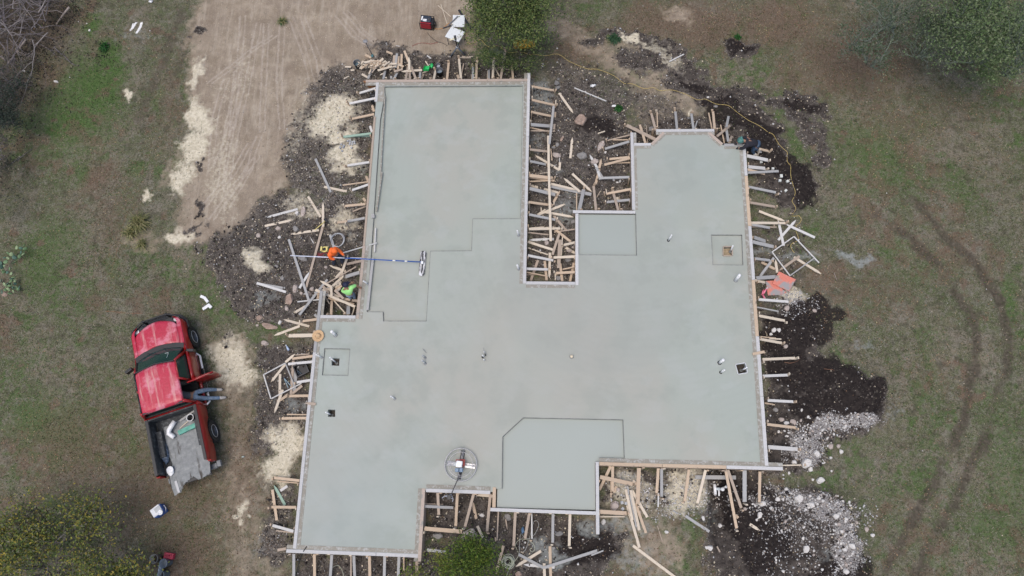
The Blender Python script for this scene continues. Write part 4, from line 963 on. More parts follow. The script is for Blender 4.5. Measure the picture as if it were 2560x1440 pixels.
# black brush bumper
mb = MB(); arcp = [(-.99, 4.05, .70), (-.98, 4.30, .70), (-.80, 4.55, .70), (-.45, 4.68, .70), (.45, 4.68, .70), (.80, 4.55, .70), (.98, 4.30, .70), (.99, 4.05, .70)]
for a, b in zip(arcp[:-1], arcp[1:]):
    a, b = Vector(a), Vector(b); d = (b-a).normalized(); mb.box((a+b)/2, ((b-a).length+.06, .17, .26), Matrix((d, Vector((-d.y, d.x, 0)), Vector((0, 0, 1)))).transposed())
o = mb.build('front_bumper', black, truck); bevel(o, .02)
mb = MB()
for z_ in (1.02, 1.16): mb.tube([(-.96, 4.18, z_-.12), (-.90, 4.42, z_), (-.60, 4.62, z_), (-.45, 4.68, z_), (.45, 4.68, z_), (.60, 4.62, z_), (.90, 4.42, z_), (.96, 4.18, z_-.12)], .028, 8)
for x in (-.45, .45): mb.box((x, 4.68, .95), (.06, .07, .46))
mb.tube([(-1.0, 4.10, .84), (-.95, 4.40, .92), (-.62, 4.64, .95)], .025, 8); mb.build('brush_guard', black, truck, True)
# cab lower sides (doors)
cab_t = lambda y: 1.30
def door(y0, y1, s, name, par, open_at=None):
    t = empty(name, (0, 0, 0)); t.parent = par
    e = MB(); body_side(e, arange(y0, y1, 4), cab_t, lambda y: .985, lambda y: .93, .52, None, s)
    o = e.build('door_skin', RED, t, True); sm = o.modifiers.new('thick', 'SOLIDIFY'); sm.thickness = .07; sm.offset = -1 if s > 0 else -1
    e = MB(); e.add([(s*.915, y0+.06, 1.30), (s*.915, y1-.08, 1.30), (s*.745, y1-(.42 if name == 'front_door' else .12), 1.86), (s*.745, y0+.10, 1.86)], [(0, 1, 2, 3) if s < 0 else (3, 2, 1, 0)]); e.build('window', glass, t)
    e = MB(); fr = [(s*.925, y0+.02, 1.30), (s*.755, y0+.06, 1.88), (s*.755, y1-(.40 if name == 'front_door' else .06), 1.88), (s*.925, y1-.03, 1.30)]; e.tube(fr, .028, 6); e.build('window_frame', RED if s > 0 else black, t, True)
    e = MB(); e.box((s*1.0, y0+.14, 1.08), (.03, .16, .04)); e.build('handle', black, t)
    return t
door(1.86, 2.97, 1, 'front_door', truck); door(1.86, 2.97, -1, 'front_door', truck); door(1.06, 1.84, -1, 'rear_door', truck)
dr = door(1.06, 1.84, 1, 'rear_door', truck)
# swing the right rear door open about its front edge
ang = R(-97+180) if False else R(97)
piv = Vector((.96, 1.84, 0)); dr.matrix_basis = Matrix.Translation(piv) @ Matrix.Rotation(R(92), 4, 'Z') @ Matrix.Translation(-piv)
# cab structure: rocker, pillars, cab back, corner panel
mb = MB()
for s in (-1, 1): mb.box((s*.93, 2.0, .50), (.10, 2.05, .12))
mb.box((0, 1.00, .95), (1.84, .06, .72)); 
for s in (-1, 1):
    mb.add([(s*.985, .95, 1.30), (s*.985, 1.06, 1.30), (s*.985, 1.06, .5), (s*.985, .95, .5), (s*.90, .95, 1.30), (s*.90, 1.06, 1.30), (s*.90, 1.06, .5), (s*.90, .95, .5)], [(0, 1, 2, 3), (4, 7, 6, 5), (0, 4, 5, 1), (3, 2, 6, 7), (1, 5, 6, 2), (0, 3, 7, 4)])
    mb.tube([(s*.93, 1.02, 1.28), (s*.76, 1.06, 1.88)], .055, 8); mb.tube([(s*.94, 1.86, 1.28), (s*.75, 1.90, 1.88)], .04, 8); mb.tube([(s*.93, 3.02, 1.27), (s*.73, 2.58, 1.87)], .045, 8)
    mb.add([(s*.985, 2.93, 1.24), (s*.94, 3.30, 1.25), (s*.80, 3.2, 1.255), (s*.90, 2.95, 1.30)], [(0, 1, 2, 3), (3, 2, 1, 0)])
mb.build('cab_shell', RED, truck, True)
mb = MB(); mb.add([(-.70, 1.02, 1.42), (.70, 1.02, 1.42), (.66, 1.05, 1.80), (-.66, 1.05, 1.80)], [(0, 1, 2, 3), (3, 2, 1, 0)]); mb.build('rear_window', glass, truck)
mb = MB(); mb.box((0, 1.015, 1.36), (1.80, .05, .12)); mb.box((0, 1.04, 1.83), (1.50, .06, .08)); mb.build('cab_back_shade', black, truck)  # red cab back bands coloured black to stand for the shade behind the cab
# windshield
v = []; f = []; nn = 12
for i in range(nn+1):
    u = -1+2*i/nn; v += [(u*.87, 3.34-.20*u*u, 1.275), (u*.705, 2.66-.09*u*u, 1.845)]
for i in range(nn): f += [(2*i, 2*i+2, 2*i+3, 2*i+1)]
mb = MB(); mb.add(v, f); o = mb.build('windshield', glass, truck, True)
mb = MB(); v = []; f = []
for i in range(nn+1):
    u = -1+2*i/nn; v += [(u*.90, 3.345-.20*u*u, 1.262), (u*.92, 3.53-.20*u*u, 1.262)]
for i in range(nn): f += [(2*i, 2*i+1, 2*i+3, 2*i+2)]
mb.add([(a, b, c_+.012) for a, b, c_ in v], [q[::-1] for q in f]); mb.build('cowl', black, truck)
mb = MB(); mb.tube([(-.86, 3.12, 1.32), (0, 3.31, 1.30), (.86, 3.12, 1.32)], .02, 6); mb.tube([(-.86, 3.13, 1.30), (-.70, 2.57, 1.86)], .03, 6); mb.tube([(.86, 3.13, 1.30), (.70, 2.57, 1.86)], .03, 6); mb.tube([(-.70, 2.58, 1.865), (0, 2.68, 1.875), (.70, 2.58, 1.865)], .028, 6); mb.build('windshield_seal', black, truck)
mb = MB(); mb.tube([(-.45, 3.36, 1.30), (.05, 3.13, 1.47)], .010, 5); mb.tube([(.15, 3.38, 1.30), (.62, 3.10, 1.45)], .010, 5); mb.build('wiper', black, truck)
mb = MB(); sg = mat('sticker_white', (.55, .62, .62), .6)   # figure 7 marked on the glass
def on_ws(u, t): return Vector((u*(.87+(.705-.87)*t), (3.34-.2*u*u)*(1-t)+(2.66-.09*u*u)*t, 1.275*(1-t)+1.845*t))+Vector((0, .012, .022))
mb.tube([on_ws(.36, .38), on_ws(.50, .36)], .009, 4); mb.tube([on_ws(.50, .36), on_ws(.53, .46), on_ws(.54, .72)], .009, 4); mb.build('windshield_mark', sg, truck)
# roof with shallow ribs
v = []; f = []; xs = arange(-.76, .76, 38); ys = arange(1.0, 2.66, 12)
for y in ys:
    for x in xs:
        e = abs(x)/.76; rib = -.010 if (abs(((x+.02) % .27)-.13) < .045 and 1.15 < y < 2.5 and e < .88) else 0
        z = 1.935-.045*e**3-.02*((y-1.8)/.85)**2+rib-(.05 if e > .98 else 0)-(.045 if y < 1.01 or y > 2.65 else 0)
        v.append((x, y-.09*(x/.76)**2*(1 if y > 1.9 else 0)*(y-1.9)/.76+.0, z))
nx_ = len(xs)
for i in range(len(ys)-1):
    for j in range(nx_-1): f.append((i*nx_+j, i*nx_+j+1, (i+1)*nx_+j+1, (i+1)*nx_+j))
mb = MB(); mb.add(v, f); o = mb.build('roof', FADED, truck, True); sm = o.modifiers.new('thick', 'SOLIDIFY'); sm.thickness = .05
# interior
mb = MB(); mb.box((0, 2.0, .62), (1.7, 2.0, .1)); mb.build('cab_floor', intr, truck)
mb = MB()
for x in (-.42, .42): mb.box((x, 2.15, .86), (.56, .52, .2)); mb.box((x, 1.88, 1.22), (.54, .16, .66), (.2, 0, 0)); mb.box((x, 1.84, 1.62), (.26, .1, .18))
mb.box((0, 1.36, .84), (1.3, .46, .2)); mb.box((0, 1.13, 1.15), (1.3, .14, .5)); o = mb.build('seats', mat('seat_cloth', (.06, .055, .05), .9, var=.3), truck); bevel(o, .04)
mb = MB(); mb.box((0, 2.90, 1.16), (1.66, .42, .2), (.25, 0, 0)); mb.tube([(-.42+.19*math.cos(a), 2.62+.10*math.sin(a), 1.22+.16*math.sin(a)) for a in arange(0, 6.0, 14)], .015, 6, True); mb.build('dashboard', intr, truck)
# mirrors, steps
for s in (-1, 1):
    mb = MB(); mb.tube([(s*.93, 2.98, 1.27), (s*1.04, 2.95, 1.30)], .02, 6); mb.box((s*1.16, 2.92, 1.34), (.26, .10, .2), (0, 0, s*-.35)); o = mb.build('side_mirror', black, truck); bevel(o, .02)
    mb = MB(); mb.tube([(s*.97, 1.02, .50), (s*1.06, 1.12, .40), (s*1.06, 2.95, .40), (s*.97, 3.05, .50)], .042, 10); mb.build('side_step', chrome, truck, True)
    mb = MB(); mb.box((s*1.06, 1.95, .445), (.10, .95, .02)); mb.build('step_pad', black, truck)
# bed
top_b = lambda y: 1.36
for s in (-1, 1):
    mb = MB(); body_side(mb, arange(-1.12, .93, 34), top_b, lambda y: .985 if y > -.8 else .985-.03*((-.8-y)/.32), lambda y: .90, .55, 0, s); o = mb.build('bed_side', RED, truck, True)
    mb = MB(); mb.box((s*.885, -.08, 1.365), (.10, 2.02, .03)); mb.build('bed_rail', black, truck)
    mb = MB(); mb.box((s*.835, -.08, 1.08), (.03, 2.0, .56)); mb.box((s*.72, .02, .86), (.22, .95, .30)); o = mb.build('bed_wall', liner, truck); bevel(o, .04)
mb = MB(); mb.box((0, .90, 1.12), (1.64, .05, .50)); mb.build('bed_front_wall', liner, truck)
m, N, L, B = new_mat('bed_mat_grey')
n1 = tex_noise(N, L, 1.8, 5, .7, 'Object', (2.5, .5, 1)); n2 = tex_noise(N, L, 6, 5, .7)
c = mixc(N, L, maprange(N, L, n2, .35, .65), (.22, .235, .24), (.34, .355, .36)); c = mixc(N, L, maprange(N, L, n1, .54, .64, 0, .9), c, (.055, .045, .035)); c = mixc(N, L, maprange(N, L, n2, .62, .7, 0, .6), c, (.42, .43, .43))
L.new(c, B.inputs['Base Color']); B.inputs['Roughness'].default_value = .8; MATG = m
mb = MB(); mb.box((0, -.10, .76), (1.66, 2.04, .05)); mb.build('bed_floor', liner, truck)
# tailgate hanging down/open
mb = MB(); mb.box((0, -1.34, .75), (1.50, .46, .06)); o = mb.build('tailgate', black, truck); bevel(o, .015)
mb = MB(); mb.box((0, -1.26, .48), (1.80, .18, .16)); mb.box((.98, -1.22, .5), (.14, .22, .16)); o = mb.build('rear_bumper', greyp, truck); bevel(o, .02)
for s in (-1, 1):
    mb = MB(); mb.box((s*.93, -1.125, 1.0), (.12, .04, .34)); mb.build('tail_light', mat('tail_red', (.35, .01, .01), .25), truck)
# wheels
def wheel(x, y, s, steer=0):
    w = empty('wheel', (x, y, .42)); w.parent = truck; w.rotation_euler = (0, 0, steer)
    prof = [(.23, -.12), (.33, -.14), (.40, -.135), (.42, -.11), (.42, .11), (.40, .135), (.33, .14), (.23, .12)]
    rot = Euler((0, math.pi/2, 0)).to_matrix(); e = MB(); e.lathe(prof, 36, (0, 0, 0), rot)
    for k in range(36):
        a = 2*math.pi*k/36
        for q in (-.1, .1): e.box(Vector((q, math.cos(a)*.425, math.sin(a)*.425)), (.06, .035, .022), Matrix.Rotation(a-math.pi/2, 3, 'X').to_4x4().to_3x3())
    e.build('tyre', rubber, w, False)
    e = MB(); e.lathe([(.0, s*.05), (.10, s*.06), (.12, s*.03), (.20, s*.05), (.225, s*.11), (.235, s*.12), (.235, -s*.10)], 24, (0, 0, 0), rot); e.build('rim', mat('steel_rim', (.09, .09, .095), .45, metal=.6), w, True)
    e = MB(); e.tube([(s*.125, math.cos(a)*.235, math.sin(a)*.235) for a in arange(0, 2*math.pi, 24)[:-1]], .009, 5, True); e.build('rim_ring', chrome, w, True)
for (x, y, s, st) in ((.90, 3.74, 1, -.0), (-.90, 3.74, -1, 0), (.90, 0, 1, 0), (-.90, 0, -1, 0)): wheel(x, y, s, st)
def T(x, y, z=0): return truck.matrix_basis @ Vector((x, y, z))
TM = Matrix.Translation(TO) @ Matrix.Rotation(TYAW, 4, 'Z')
def TL(x, y, z=0): return TM @ Vector((x, y, z))
# ribbed mat lying in the bed and hanging over the tailgate (torn outline)
mb = MB(); out = [(-.60, .62), (.70, .82), (.78, -1.10), (.72, -1.50), (.30, -1.62), (.12, -1.42), (-.22, -1.55), (-.45, -1.80), (-.70, -1.84), (-.70, -1.10), (-.52, -.75), (-.60, -.3)]
for i in range(80):
    y = .80-i*.0355; xl = None; xs_ = []
    for k in range(len(out)):
        (x1, y1), (x2, y2) = out[k-1], out[k]
        if (y1 > y) != (y2 > y): xs_.append(x1+(x2-x1)*(y-y1)/(y2-y1))
    xs_.sort()
    for a, b in zip(xs_[::2], xs_[1::2]):
        if b-a > .03:
            zz = .795 if y > -1.58 else .795-.35*(-1.58-y); mb.box(((a+b)/2, y, zz), (b-a, .0355, .014)); mb.box(((a+b)/2, y, zz+.013), (b-a, .018, .014))
o = mb.build('bed_mat', MATG); o.matrix_world = TM; tag(o, 'torn grey ribbed rubber mat covering the truck bed and open tailgate', 'bed mat')
def tput(o): o.matrix_world = TM @ o.matrix_world; return o
o = plank('white_stick', TL(-.52, -1.38, .84), TL(-.50, -1.80, .79), .09, .02, 'k', 'short white board lying on the ribbed mat over the tailgate', 'board')
# load in the bed
mb = MB()
def elbow(mb, c, r, pts): mb.tube([Vector(c)+Vector(p) for p in pts], r, 16)
elbow(mb, (-.28, .42, .95), .085, [(.20, .26, .02), (.05, .12, .03), (-.06, 0, .03), (-.10, -.10, 0), (-.02, -.20, -.04), (.04, -.28, -.06)]); o = mb.build('pvc_elbow', pvc, None, True); tput(o); tag(o, 'white bent plastic pipe at the front of the truck bed', 'pipe fitting')
mb = MB(); mb.box((.36, .28, .90), (.82, .16, .10), (0, 0, .12)); o = mb.build('green_board', mat('turquoise', (.12, .38, .30), .7, var=.35, scale=4, dirt=(.25, .35, .3))); tput(o); tag(o, 'turquoise painted timber across the truck bed', 'board')
o = tag(empty('bucket', TL(.52, .60, .80)), 'dark round bucket with white rim in the truck bed', 'bucket'); mb = MB(); mb.lathe([(0, .02), (.10, .02), (.125, .26), (.115, .26), (.09, .04), (0, .04)], 20); mb.build('body', black, o, True); mb = MB(); mb.tube([(.122*math.cos(a), .122*math.sin(a), .262) for a in arange(0, 2*math.pi, 20)[:-1]], .014, 6, True); mb.build('rim', pvc, o, True)
mb = MB(); mb.blob((-.62, -.98, .86), (.13, .17, .06), 3, sub=3, rough=.1); mb.lathe([(.12, .0), (.13, .03), (.10, .035), (.085, .01), (0, .005)], 18, (-.60, -.95, .90)); o = mb.build('white_dish', pvc, None, True); tput(o); tag(o, 'white plastic pan lying at the rear left of the truck bed', 'pan')
o = plank('bed_stick', TL(.05, .66, .86), TL(.70, .86, .88), .07, .03, 'g', 'grey stick against the front wall of the truck bed', 'board')
o = plank('bed_stick', TL(-.02, .40, .84), TL(.42, .58, .88), .03, .02, 'p', 'thin pale stick beside the white rimmed bucket in the bed', 'board')
mb = MB(); mb.blob((-.70, -.15, .84), (.13, .55, .12), 8, sub=3, rough=.35); o = mb.build('blue_tarp', mat('dusty_blue', (.07, .10, .15), .7, var=.5, scale=6, dirt=(.2, .22, .24)), None, True); tput(o); tag(o, 'crumpled dusty blue tarp along the left of the truck bed', 'tarp')
mb = MB(); mb.tube([(.75, .30, .95), (.80, .42, 1.0), (.74, .55, .98), (.70, .45, .9), (.76, .34, .92), (.82, .5, .95)], .018, 6); o = mb.build('cable_loop', black, None, True); tput(o); tag(o, 'looped black cable in the front right corner of the truck bed', 'cable')
# ------------------------------------------------------------------ people
def skin_mesh(name, nodes, edges, material, parent, subdiv=1, origin=(0, 0, 0)):
    """nodes: [(pos, rx, ry)], first node is the root; baked to a plain mesh"""
    o3 = Vector(origin); me = bpy.data.meshes.new(name); me.from_pydata([tuple(Vector(n[0])-o3) for n in nodes], edges, [])
    o = bpy.data.objects.new(name, me); COL.objects.link(o)
    sk_ = o.modifiers.new('skin', 'SKIN'); sk_.use_smooth_shade = True
    for i, n in enumerate(nodes):
        d = me.skin_vertices[0].data[i]; d.radius = (n[1], n[2] if len(n) > 2 else n[1]); d.use_root = (i == 0)
    sb = o.modifiers.new('sub', 'SUBSURF'); sb.levels = sb.render_levels = subdiv
    dg = bpy.context.evaluated_depsgraph_get(); me2 = bpy.data.meshes.new_from_object(o.evaluated_get(dg)); me2.name = name
    o.modifiers.clear(); o.data = me2; me2.materials.clear(); me2.materials.append(material)
    me2.polygons.foreach_set('use_smooth', [True]*len(me2.polygons)); o.parent = parent
    return o
SKIN = mat('skin', (.36, .20, .13), .6, var=.08); HAIR = mat('hair', (.02, .015, .012), .8)
def person(label, J, mats, hat=None, gloves=None, hood=False):
    """J: joints in metres: pel, chest, neck, head, shl/elb/wri (L,R), hip/kne/ank/toe (L,R)"""
    V = {k: Vector(v) for k, v in J.items()}; base = Vector((V['pel'].x, V['pel'].y, min(V['ankL'].z, V['ankR'].z)-.08)); t = tag(empty('person', base), label, 'person')
    nodes = []; idx = {}; edges = []
    def nd(k, p, r, r2=None): idx[k] = len(nodes); nodes.append((p, r, r2 or r))
    def ed(*ks):
        for a, b in zip(ks[:-1], ks[1:]): edges.append((idx[a], idx[b]))
    hd = V['head']; up = (hd-V['neck']).normalized()
    nd('pel', V['pel'], .125, .10); nd('waist', V['pel'].lerp(V['chest'], .5), .11, .095); nd('chest', V['chest'], .14, .11); nd('neck', V['neck'], .055); nd('jaw', V['neck'].lerp(hd, .55), .07); nd('head', hd, .095, .088); nd('crown', hd+up*.09, .07)
    ed('pel', 'waist', 'chest', 'neck', 'jaw', 'head', 'crown')
    for s in 'LR':
        nd('sh'+s, V['sh'+s], .06); nd('el'+s, V['el'+s], .045); nd('fa'+s, V['el'+s].lerp(V['wr'+s], .4), .042); nd('wr'+s, V['wr'+s], .028)
        d = (V['wr'+s]-V['el'+s]).normalized(); nd('palm'+s, V['wr'+s]+d*.06, .036, .016)
        ed('chest', 'sh'+s, 'el'+s, 'fa'+s, 'wr'+s, 'palm'+s)
        nd('hp'+s, V['hp'+s], .09); nd('kn'+s, V['kn'+s], .062); nd('ca'+s, V['kn'+s].lerp(V['an'+s if 'an'+s in V else 'ank'+s], .35), .056); nd('ank'+s, V['ank'+s], .04); nd('toe'+s, V['toe'+s], .035)
        ed('pel', 'hp'+s, 'kn'+s, 'ca'+s, 'ank'+s, 'toe'+s)
    body = skin_mesh('body', nodes, edges, SKIN, t, 1, base)
    for s in 'LR':   # fingers curled on what is held
        d = (V['wr'+s]-V['el'+s]).normalized(); side = d.cross(Vector((0, 0, 1))).normalized(); dn = side.cross(d).normalized()
        if dn.z > 0: dn = -dn
        mb = MB(); b0 = V['wr'+s]+d*.075-base; gm = gloves or SKIN
        for k, ln in enumerate((.068, .078, .074, .058)):
            q = b0+side*(-.03+.02*k); mb.tube([q, q+d*ln*.45, q+d*ln*.75+dn*ln*.3, q+d*ln*.7+dn*ln*.65], [.010, .009, .008, .006], 6)
        th = b0-d*.04+side*(-.04 if s == 'R' else .04); mb.tube([th, th+d*.03+side*(-.02 if s == 'R' else .02), th+d*.05+dn*.03], [.011, .010, .007], 6)
        mb.tube([b0-d*.07, b0-d*.02, b0+d*.005], [.034, .042, .036], 8)
        mb.build('hand', gm, t, True)
    # face and hair
    fw = V.get('face', Vector((1, 0, 0))).normalized(); rt = fw.cross(up).normalized(); fw = up.cross(rt).normalized()
    mb = MB()
    for s in (-1, 1): mb.blob(hd+fw*.088+rt*s*.032+up*.012-base, .012, 1, sub=1, rough=0)
    mb.build('eyes', HAIR, t, True)
    mb = MB(); mb.blob(hd+fw*.10-up*.012-base, (.014, .014, .024), 1, sub=1, rough=0)
    for s in (-1, 1): mb.blob(hd+rt*s*.092-base, (.015, .015, .03), 1, sub=1, rough=0)
    mb.build('nose_and_ears', SKIN, t, True); mb = MB(); mb.tube([hd+fw*.088+rt*.025-up*.05-base, hd+fw*.094-up*.052-base, hd+fw*.088-rt*.025-up*.05-base], .006, 5); mb.build('mouth', mat('lips', (.25, .08, .07), .6), t)
    # trousers
    n2 = []; e2 = []; ix = {}
    def n_(k, p, r, r2=None): ix[k] = len(n2); n2.append((p, r, r2 or r))
    n_('pel', V['pel'], .155, .13); n_('w', V['pel'].lerp(V['chest'], .25), .145, .12); e2.append((0, 1))
    for s in 'LR':
        n_('h'+s, V['hp'+s], .115); n_('k'+s, V['kn'+s], .085); n_('c'+s, V['kn'+s].lerp(V['ank'+s], .55), .075); n_('a'+s, V['kn'+s].lerp(V['ank'+s], .93), .068)
        e2 += [(0, ix['h'+s]), (ix['h'+s], ix['k'+s]), (ix['k'+s], ix['c'+s]), (ix['c'+s], ix['a'+s])]
    skin_mesh('trousers', n2, e2, mats['trousers'], t, 1, base)
    # shirt with sleeves
    n2 = []; e2 = []
    sl_ = mats.get('sleeve', .93)
    n2.append((V['chest'], .175, .14)); n2.append((V['pel'].lerp(V['chest'], .5), .16, .135)); n2.append((V['pel'].lerp(V['chest'], .12), .165, .14)); n2.append((V['chest'].lerp(V['neck'], .75), .09, .085)); e2 += [(0, 1), (1, 2), (0, 3)]
    for s in 'LR':
        k = len(n2); n2.append((V['sh'+s], .085)); e2.append((0, k))
        n2.append((V['sh'+s].lerp(V['el'+s], .5), .075)); e2.append((k, k+1)); n2.append((V['el'+s], .066)); e2.append((k+1, k+2))
        if sl_ > .5: n2.append((V['el'+s].lerp(V['wr'+s], sl_), .052)); e2.append((k+2, k+3))
    skin_mesh('shirt', n2, e2, mats['shirt'], t, 1, base)
    for s in 'LR':
        a, b = V['ank'+s]-base, V['toe'+s]-base; d = (b-a); d.normalize(); mb = MB()
        mb.tube([a-d*.05+Vector((0, 0, .05)), a+Vector((0, 0, .0)), a.lerp(b, .6), b, b+d*.04], [.052, .062, .056, .05, .03], 10); mb.build('boot', mats['boot'], t, True)
    if hat == 'cap':
        mb = MB(); q = up.to_track_quat('Z', 'Y').to_matrix(); mb.lathe([(.112, 0), (.112, .05), (.095, .10), (.05, .13), (0, .135)], 18, hd-base+up*.02, q); mb.build('cap', mats['hat'], t, True)
        mb = MB(); c0 = hd-base+up*.03+fw*.13; mb.box(c0, (.12, .14, .012), Matrix((fw, rt, up)).transposed()); bevel(mb.build('cap_brim', mats['hat'], t), .005)
    elif hat == 'wrap':
        mb = MB(); mb.blob(hd-base+up*.03, (.125, .125, .12), 4, sub=3, rough=.12); mb.blob(hd-base+up*.02-fw*.13-Vector((0, 0, .02)), (.05, .07, .04), 5, sub=2); mb.build('head_scarf', mats['hat'], t, True)
    if hood:
        mb = MB(); mb.blob(hd-base-fw*.02+up*.03, (.125, .125, .135), 4, sub=3, rough=.08); mb.blob(V['neck']-base-fw*.03, (.11, .12, .08), 6, sub=2, rough=.1); mb.build('hood', mats['shirt'], t, True)
    return t
jeans = mat('jeans', (.035, .07, .13), .85, var=.3, scale=5, dirt=(.16, .20, .24)); navy = mat('dark_jeans', (.018, .028, .055), .85, var=.3, scale=5, dirt=(.08, .10, .13)); ljeans = mat('pale_jeans', (.17, .25, .36), .85, var=.35, scale=6, dirt=(.30, .33, .36))
orange = mat('hivis_orange', (.90, .16, .025), .7, var=.08, scale=3); lime = mat('hivis_lime', (.42, .90, .30), .7, var=.08, scale=3); nblack = mat('dark_jacket', (.014, .014, .022), .8, var=.3, scale=4, dirt=(.03, .03, .04))
boot = mat('boot_brown', (.06, .045, .035), .7); bootp = mat('boot_pale', (.50, .48, .45), .8, var=.2); glove = mat('glove_dark', (.02, .02, .025), .7); scarf = mat('teal_scarf', (.03, .16, .14), .8, var=.5, scale=18, dirt=(.45, .55, .52))
# man in orange hooded top guiding the pole
person('person in bright orange hooded top and dark jeans holding the long blue pole', dict(
    pel=P(836, 637, .92), chest=P(829, 628, 1.22), neck=P(831, 627, 1.40), head=P(836, 627, 1.50), face=(1, -.3, -.6), shL=P(837, 620, 1.30), elL=P(850, 628, 1.18), wrL=P(861, 640, 1.08), shR=P(823, 638, 1.26), elR=P(828, 647, 1.10), wrR=P(838, 648, 1.06),
    hpL=P(841, 636, .90), knL=P(854, 645, .50), ankL=P(856, 658, .10), toeL=P(864, 661, .06), hpR=P(833, 642, .88), knR=P(836, 650, .48), ankR=P(834, 662, .10), toeR=P(842, 665, .06)),
    dict(trousers=navy, shirt=orange, boot=boot), gloves=glove, hood=True)
# man in lime shirt working at the form
person('person in lime shirt and navy cap working at the form board in the notch', dict(
    pel=P(873, 735, .80), chest=P(868, 724, 1.16), neck=P(865, 719, 1.32), head=P(864, 714, 1.43), face=(.5, .8, -.5), shL=P(857, 726, 1.20), elL=P(868, 713, 1.10), wrL=P(878, 708, 1.02), shR=P(880, 718, 1.20), elR=P(890, 713, 1.02), wrR=P(900, 719, .72),
    hpL=P(869, 737, .78), knL=P(872, 737, .42), ankL=P(878, 749, .10), toeL=P(879, 742, .06), hpR=P(877, 735, .78), knR=P(884, 737, .42), ankR=P(887, 747, .10), toeR=P(889, 740, .06)),
    dict(trousers=ljeans, shirt=lime, boot=boot, hat=mat('navy_cap', (.012, .016, .045), .7), sleeve=.2), hat='cap')
# man in black kneeling at the top right corner
person('person in black jacket and teal head scarf kneeling at the top right slab corner', dict(
    pel=P(1897, 361, .62), chest=P(1874, 354, .86), neck=P(1861, 352, .92), head=P(1853, 351, .93), face=(-.8, -.2, -.6), shL=P(1866, 364, .86), elL=P(1857, 371, .74), wrL=P(1847, 371, .66), shR=P(1864, 343, .88), elR=P(1852, 349, .76), wrR=P(1842, 357, .67),
    hpL=P(1893, 366, .58), knL=P(1880, 376, .30), ankL=P(1887, 386, .12), toeL=P(1893, 389, .07), hpR=P(1897, 358, .58), knR=P(1882, 366, .30), ankR=P(1896, 378, .12), toeR=P(1902, 381, .07)),
    dict(trousers=jeans, shirt=nblack, boot=bootp, hat=scarf), hat='wrap', gloves=glove)
# person leaning into the open rear door of the truck
person('person in faded jeans and pale boots leaning into the open rear truck door', dict(
    pel=TL(.78, 1.36, .98), chest=TL(.42, 1.42, 1.18), neck=TL(.22, 1.44, 1.26), head=TL(.10, 1.45, 1.27), face=(-.8, .3, -.5), shL=TL(.38, 1.26, 1.20), elL=TL(.20, 1.16, 1.05), wrL=TL(.02, 1.20, 1.0), shR=TL(.38, 1.60, 1.20), elR=TL(.16, 1.66, 1.1), wrR=TL(-.02, 1.62, 1.0),
    hpL=TL(.82, 1.26, .96), knL=TL(1.08, 1.22, .56), ankL=TL(1.42, 1.18, .16), toeL=TL(1.52, 1.17, .08), hpR=TL(.82, 1.46, .96), knR=TL(1.12, 1.54, .60), ankR=TL(1.36, 1.52, .18), toeR=TL(1.46, 1.50, .10)),
    dict(trousers=ljeans, shirt=mat('grey_shirt', (.12, .13, .14), .8), boot=bootp))
# ------------------------------------------------------------------ tools
t = tag(empty('bull_float', P(1056, 656, .60)), 'steel bull float on a very long blue extension pole resting on the slab', 'bull float'); b0 = P(1056, 656, .60)
a, b = P(1059, 627, .61), P(1053, 690, .61); d = (b-a).normalized(); nrm = Vector((-d.y, d.x, 0)); mb = MB(); pts = []; Lb = (b-a).length/2
for k in range(13): an = -math.pi/2+math.pi*k/12; pts.append((Lb-.11+.11*math.cos(an), .11*math.sin(an)))
for k in range(13): an = math.pi/2+math.pi*k/12; pts.append((-Lb+.11+.11*math.cos(an), .11*math.sin(an)))
mb.prism(pts, .0, .008); 
m_, N_, L_, B_ = new_mat('float_steel'); nn1 = tex_noise(N_, L_, 5, 4, .6, 'Object', (.6, 3, 1)); c_ = mixc(N_, L_, maprange(N_, L_, nn1, .45, .55), (.05, .05, .055), (.66, .67, .69)); L_.new(c_, B_.inputs['Base Color']); B_.inputs['Metallic'].default_value = .3; B_.inputs['Roughness'].default_value = .35
ctr = (a+b)/2-b0; o = mb.build('blade', m_, t); o.location = ctr; o.rotation_euler = (0, 0, math.atan2(d.y, d.x))
mb = MB(); mb.box((0, 0, .03), (Lb*1.5, .03, .045)); o = mb.build('spine', mat('dark_metal', (.05, .05, .055), .5), t); o.location = ctr; o.rotation_euler = (0, 0, math.atan2(d.y, d.x)); mb = MB(); mb.box((0, 0, .07), (.10, .10, .08)); o = mb.build('bracket', pvc, t); o.location = ctr
blue = mat('blue_pole', (.03, .11, .42), .4, var=.1); whp = mat('pole_silver', (.62, .66, .78), .35, var=.05)
p0 = P(1052, 655, .72)-b0; p1 = P(905, 647, .98)-b0; p2 = P(862, 645, 1.05)-b0; p3 = P(726, 639, .95)-b0
mb = MB(); mb.tube([p0, p1, p2], .022, 8); mb.build('pole', blue, t, True)
mb = MB(); mb.tube([p2, P(818, 643, 1.06)-b0, p3], .022, 8); mb.build('pole', whp, t, True)
mb = MB()
for px in (985, 1015): q = P(px, 647+(px-905)*8/147, .98-(px-905)*.26/147)-b0; mb.tube([q-(p1-p0).normalized()*.05, q+(p1-p0).normalized()*.05], .025, 8)
mb.build('pole_joint', pvc, t, True)
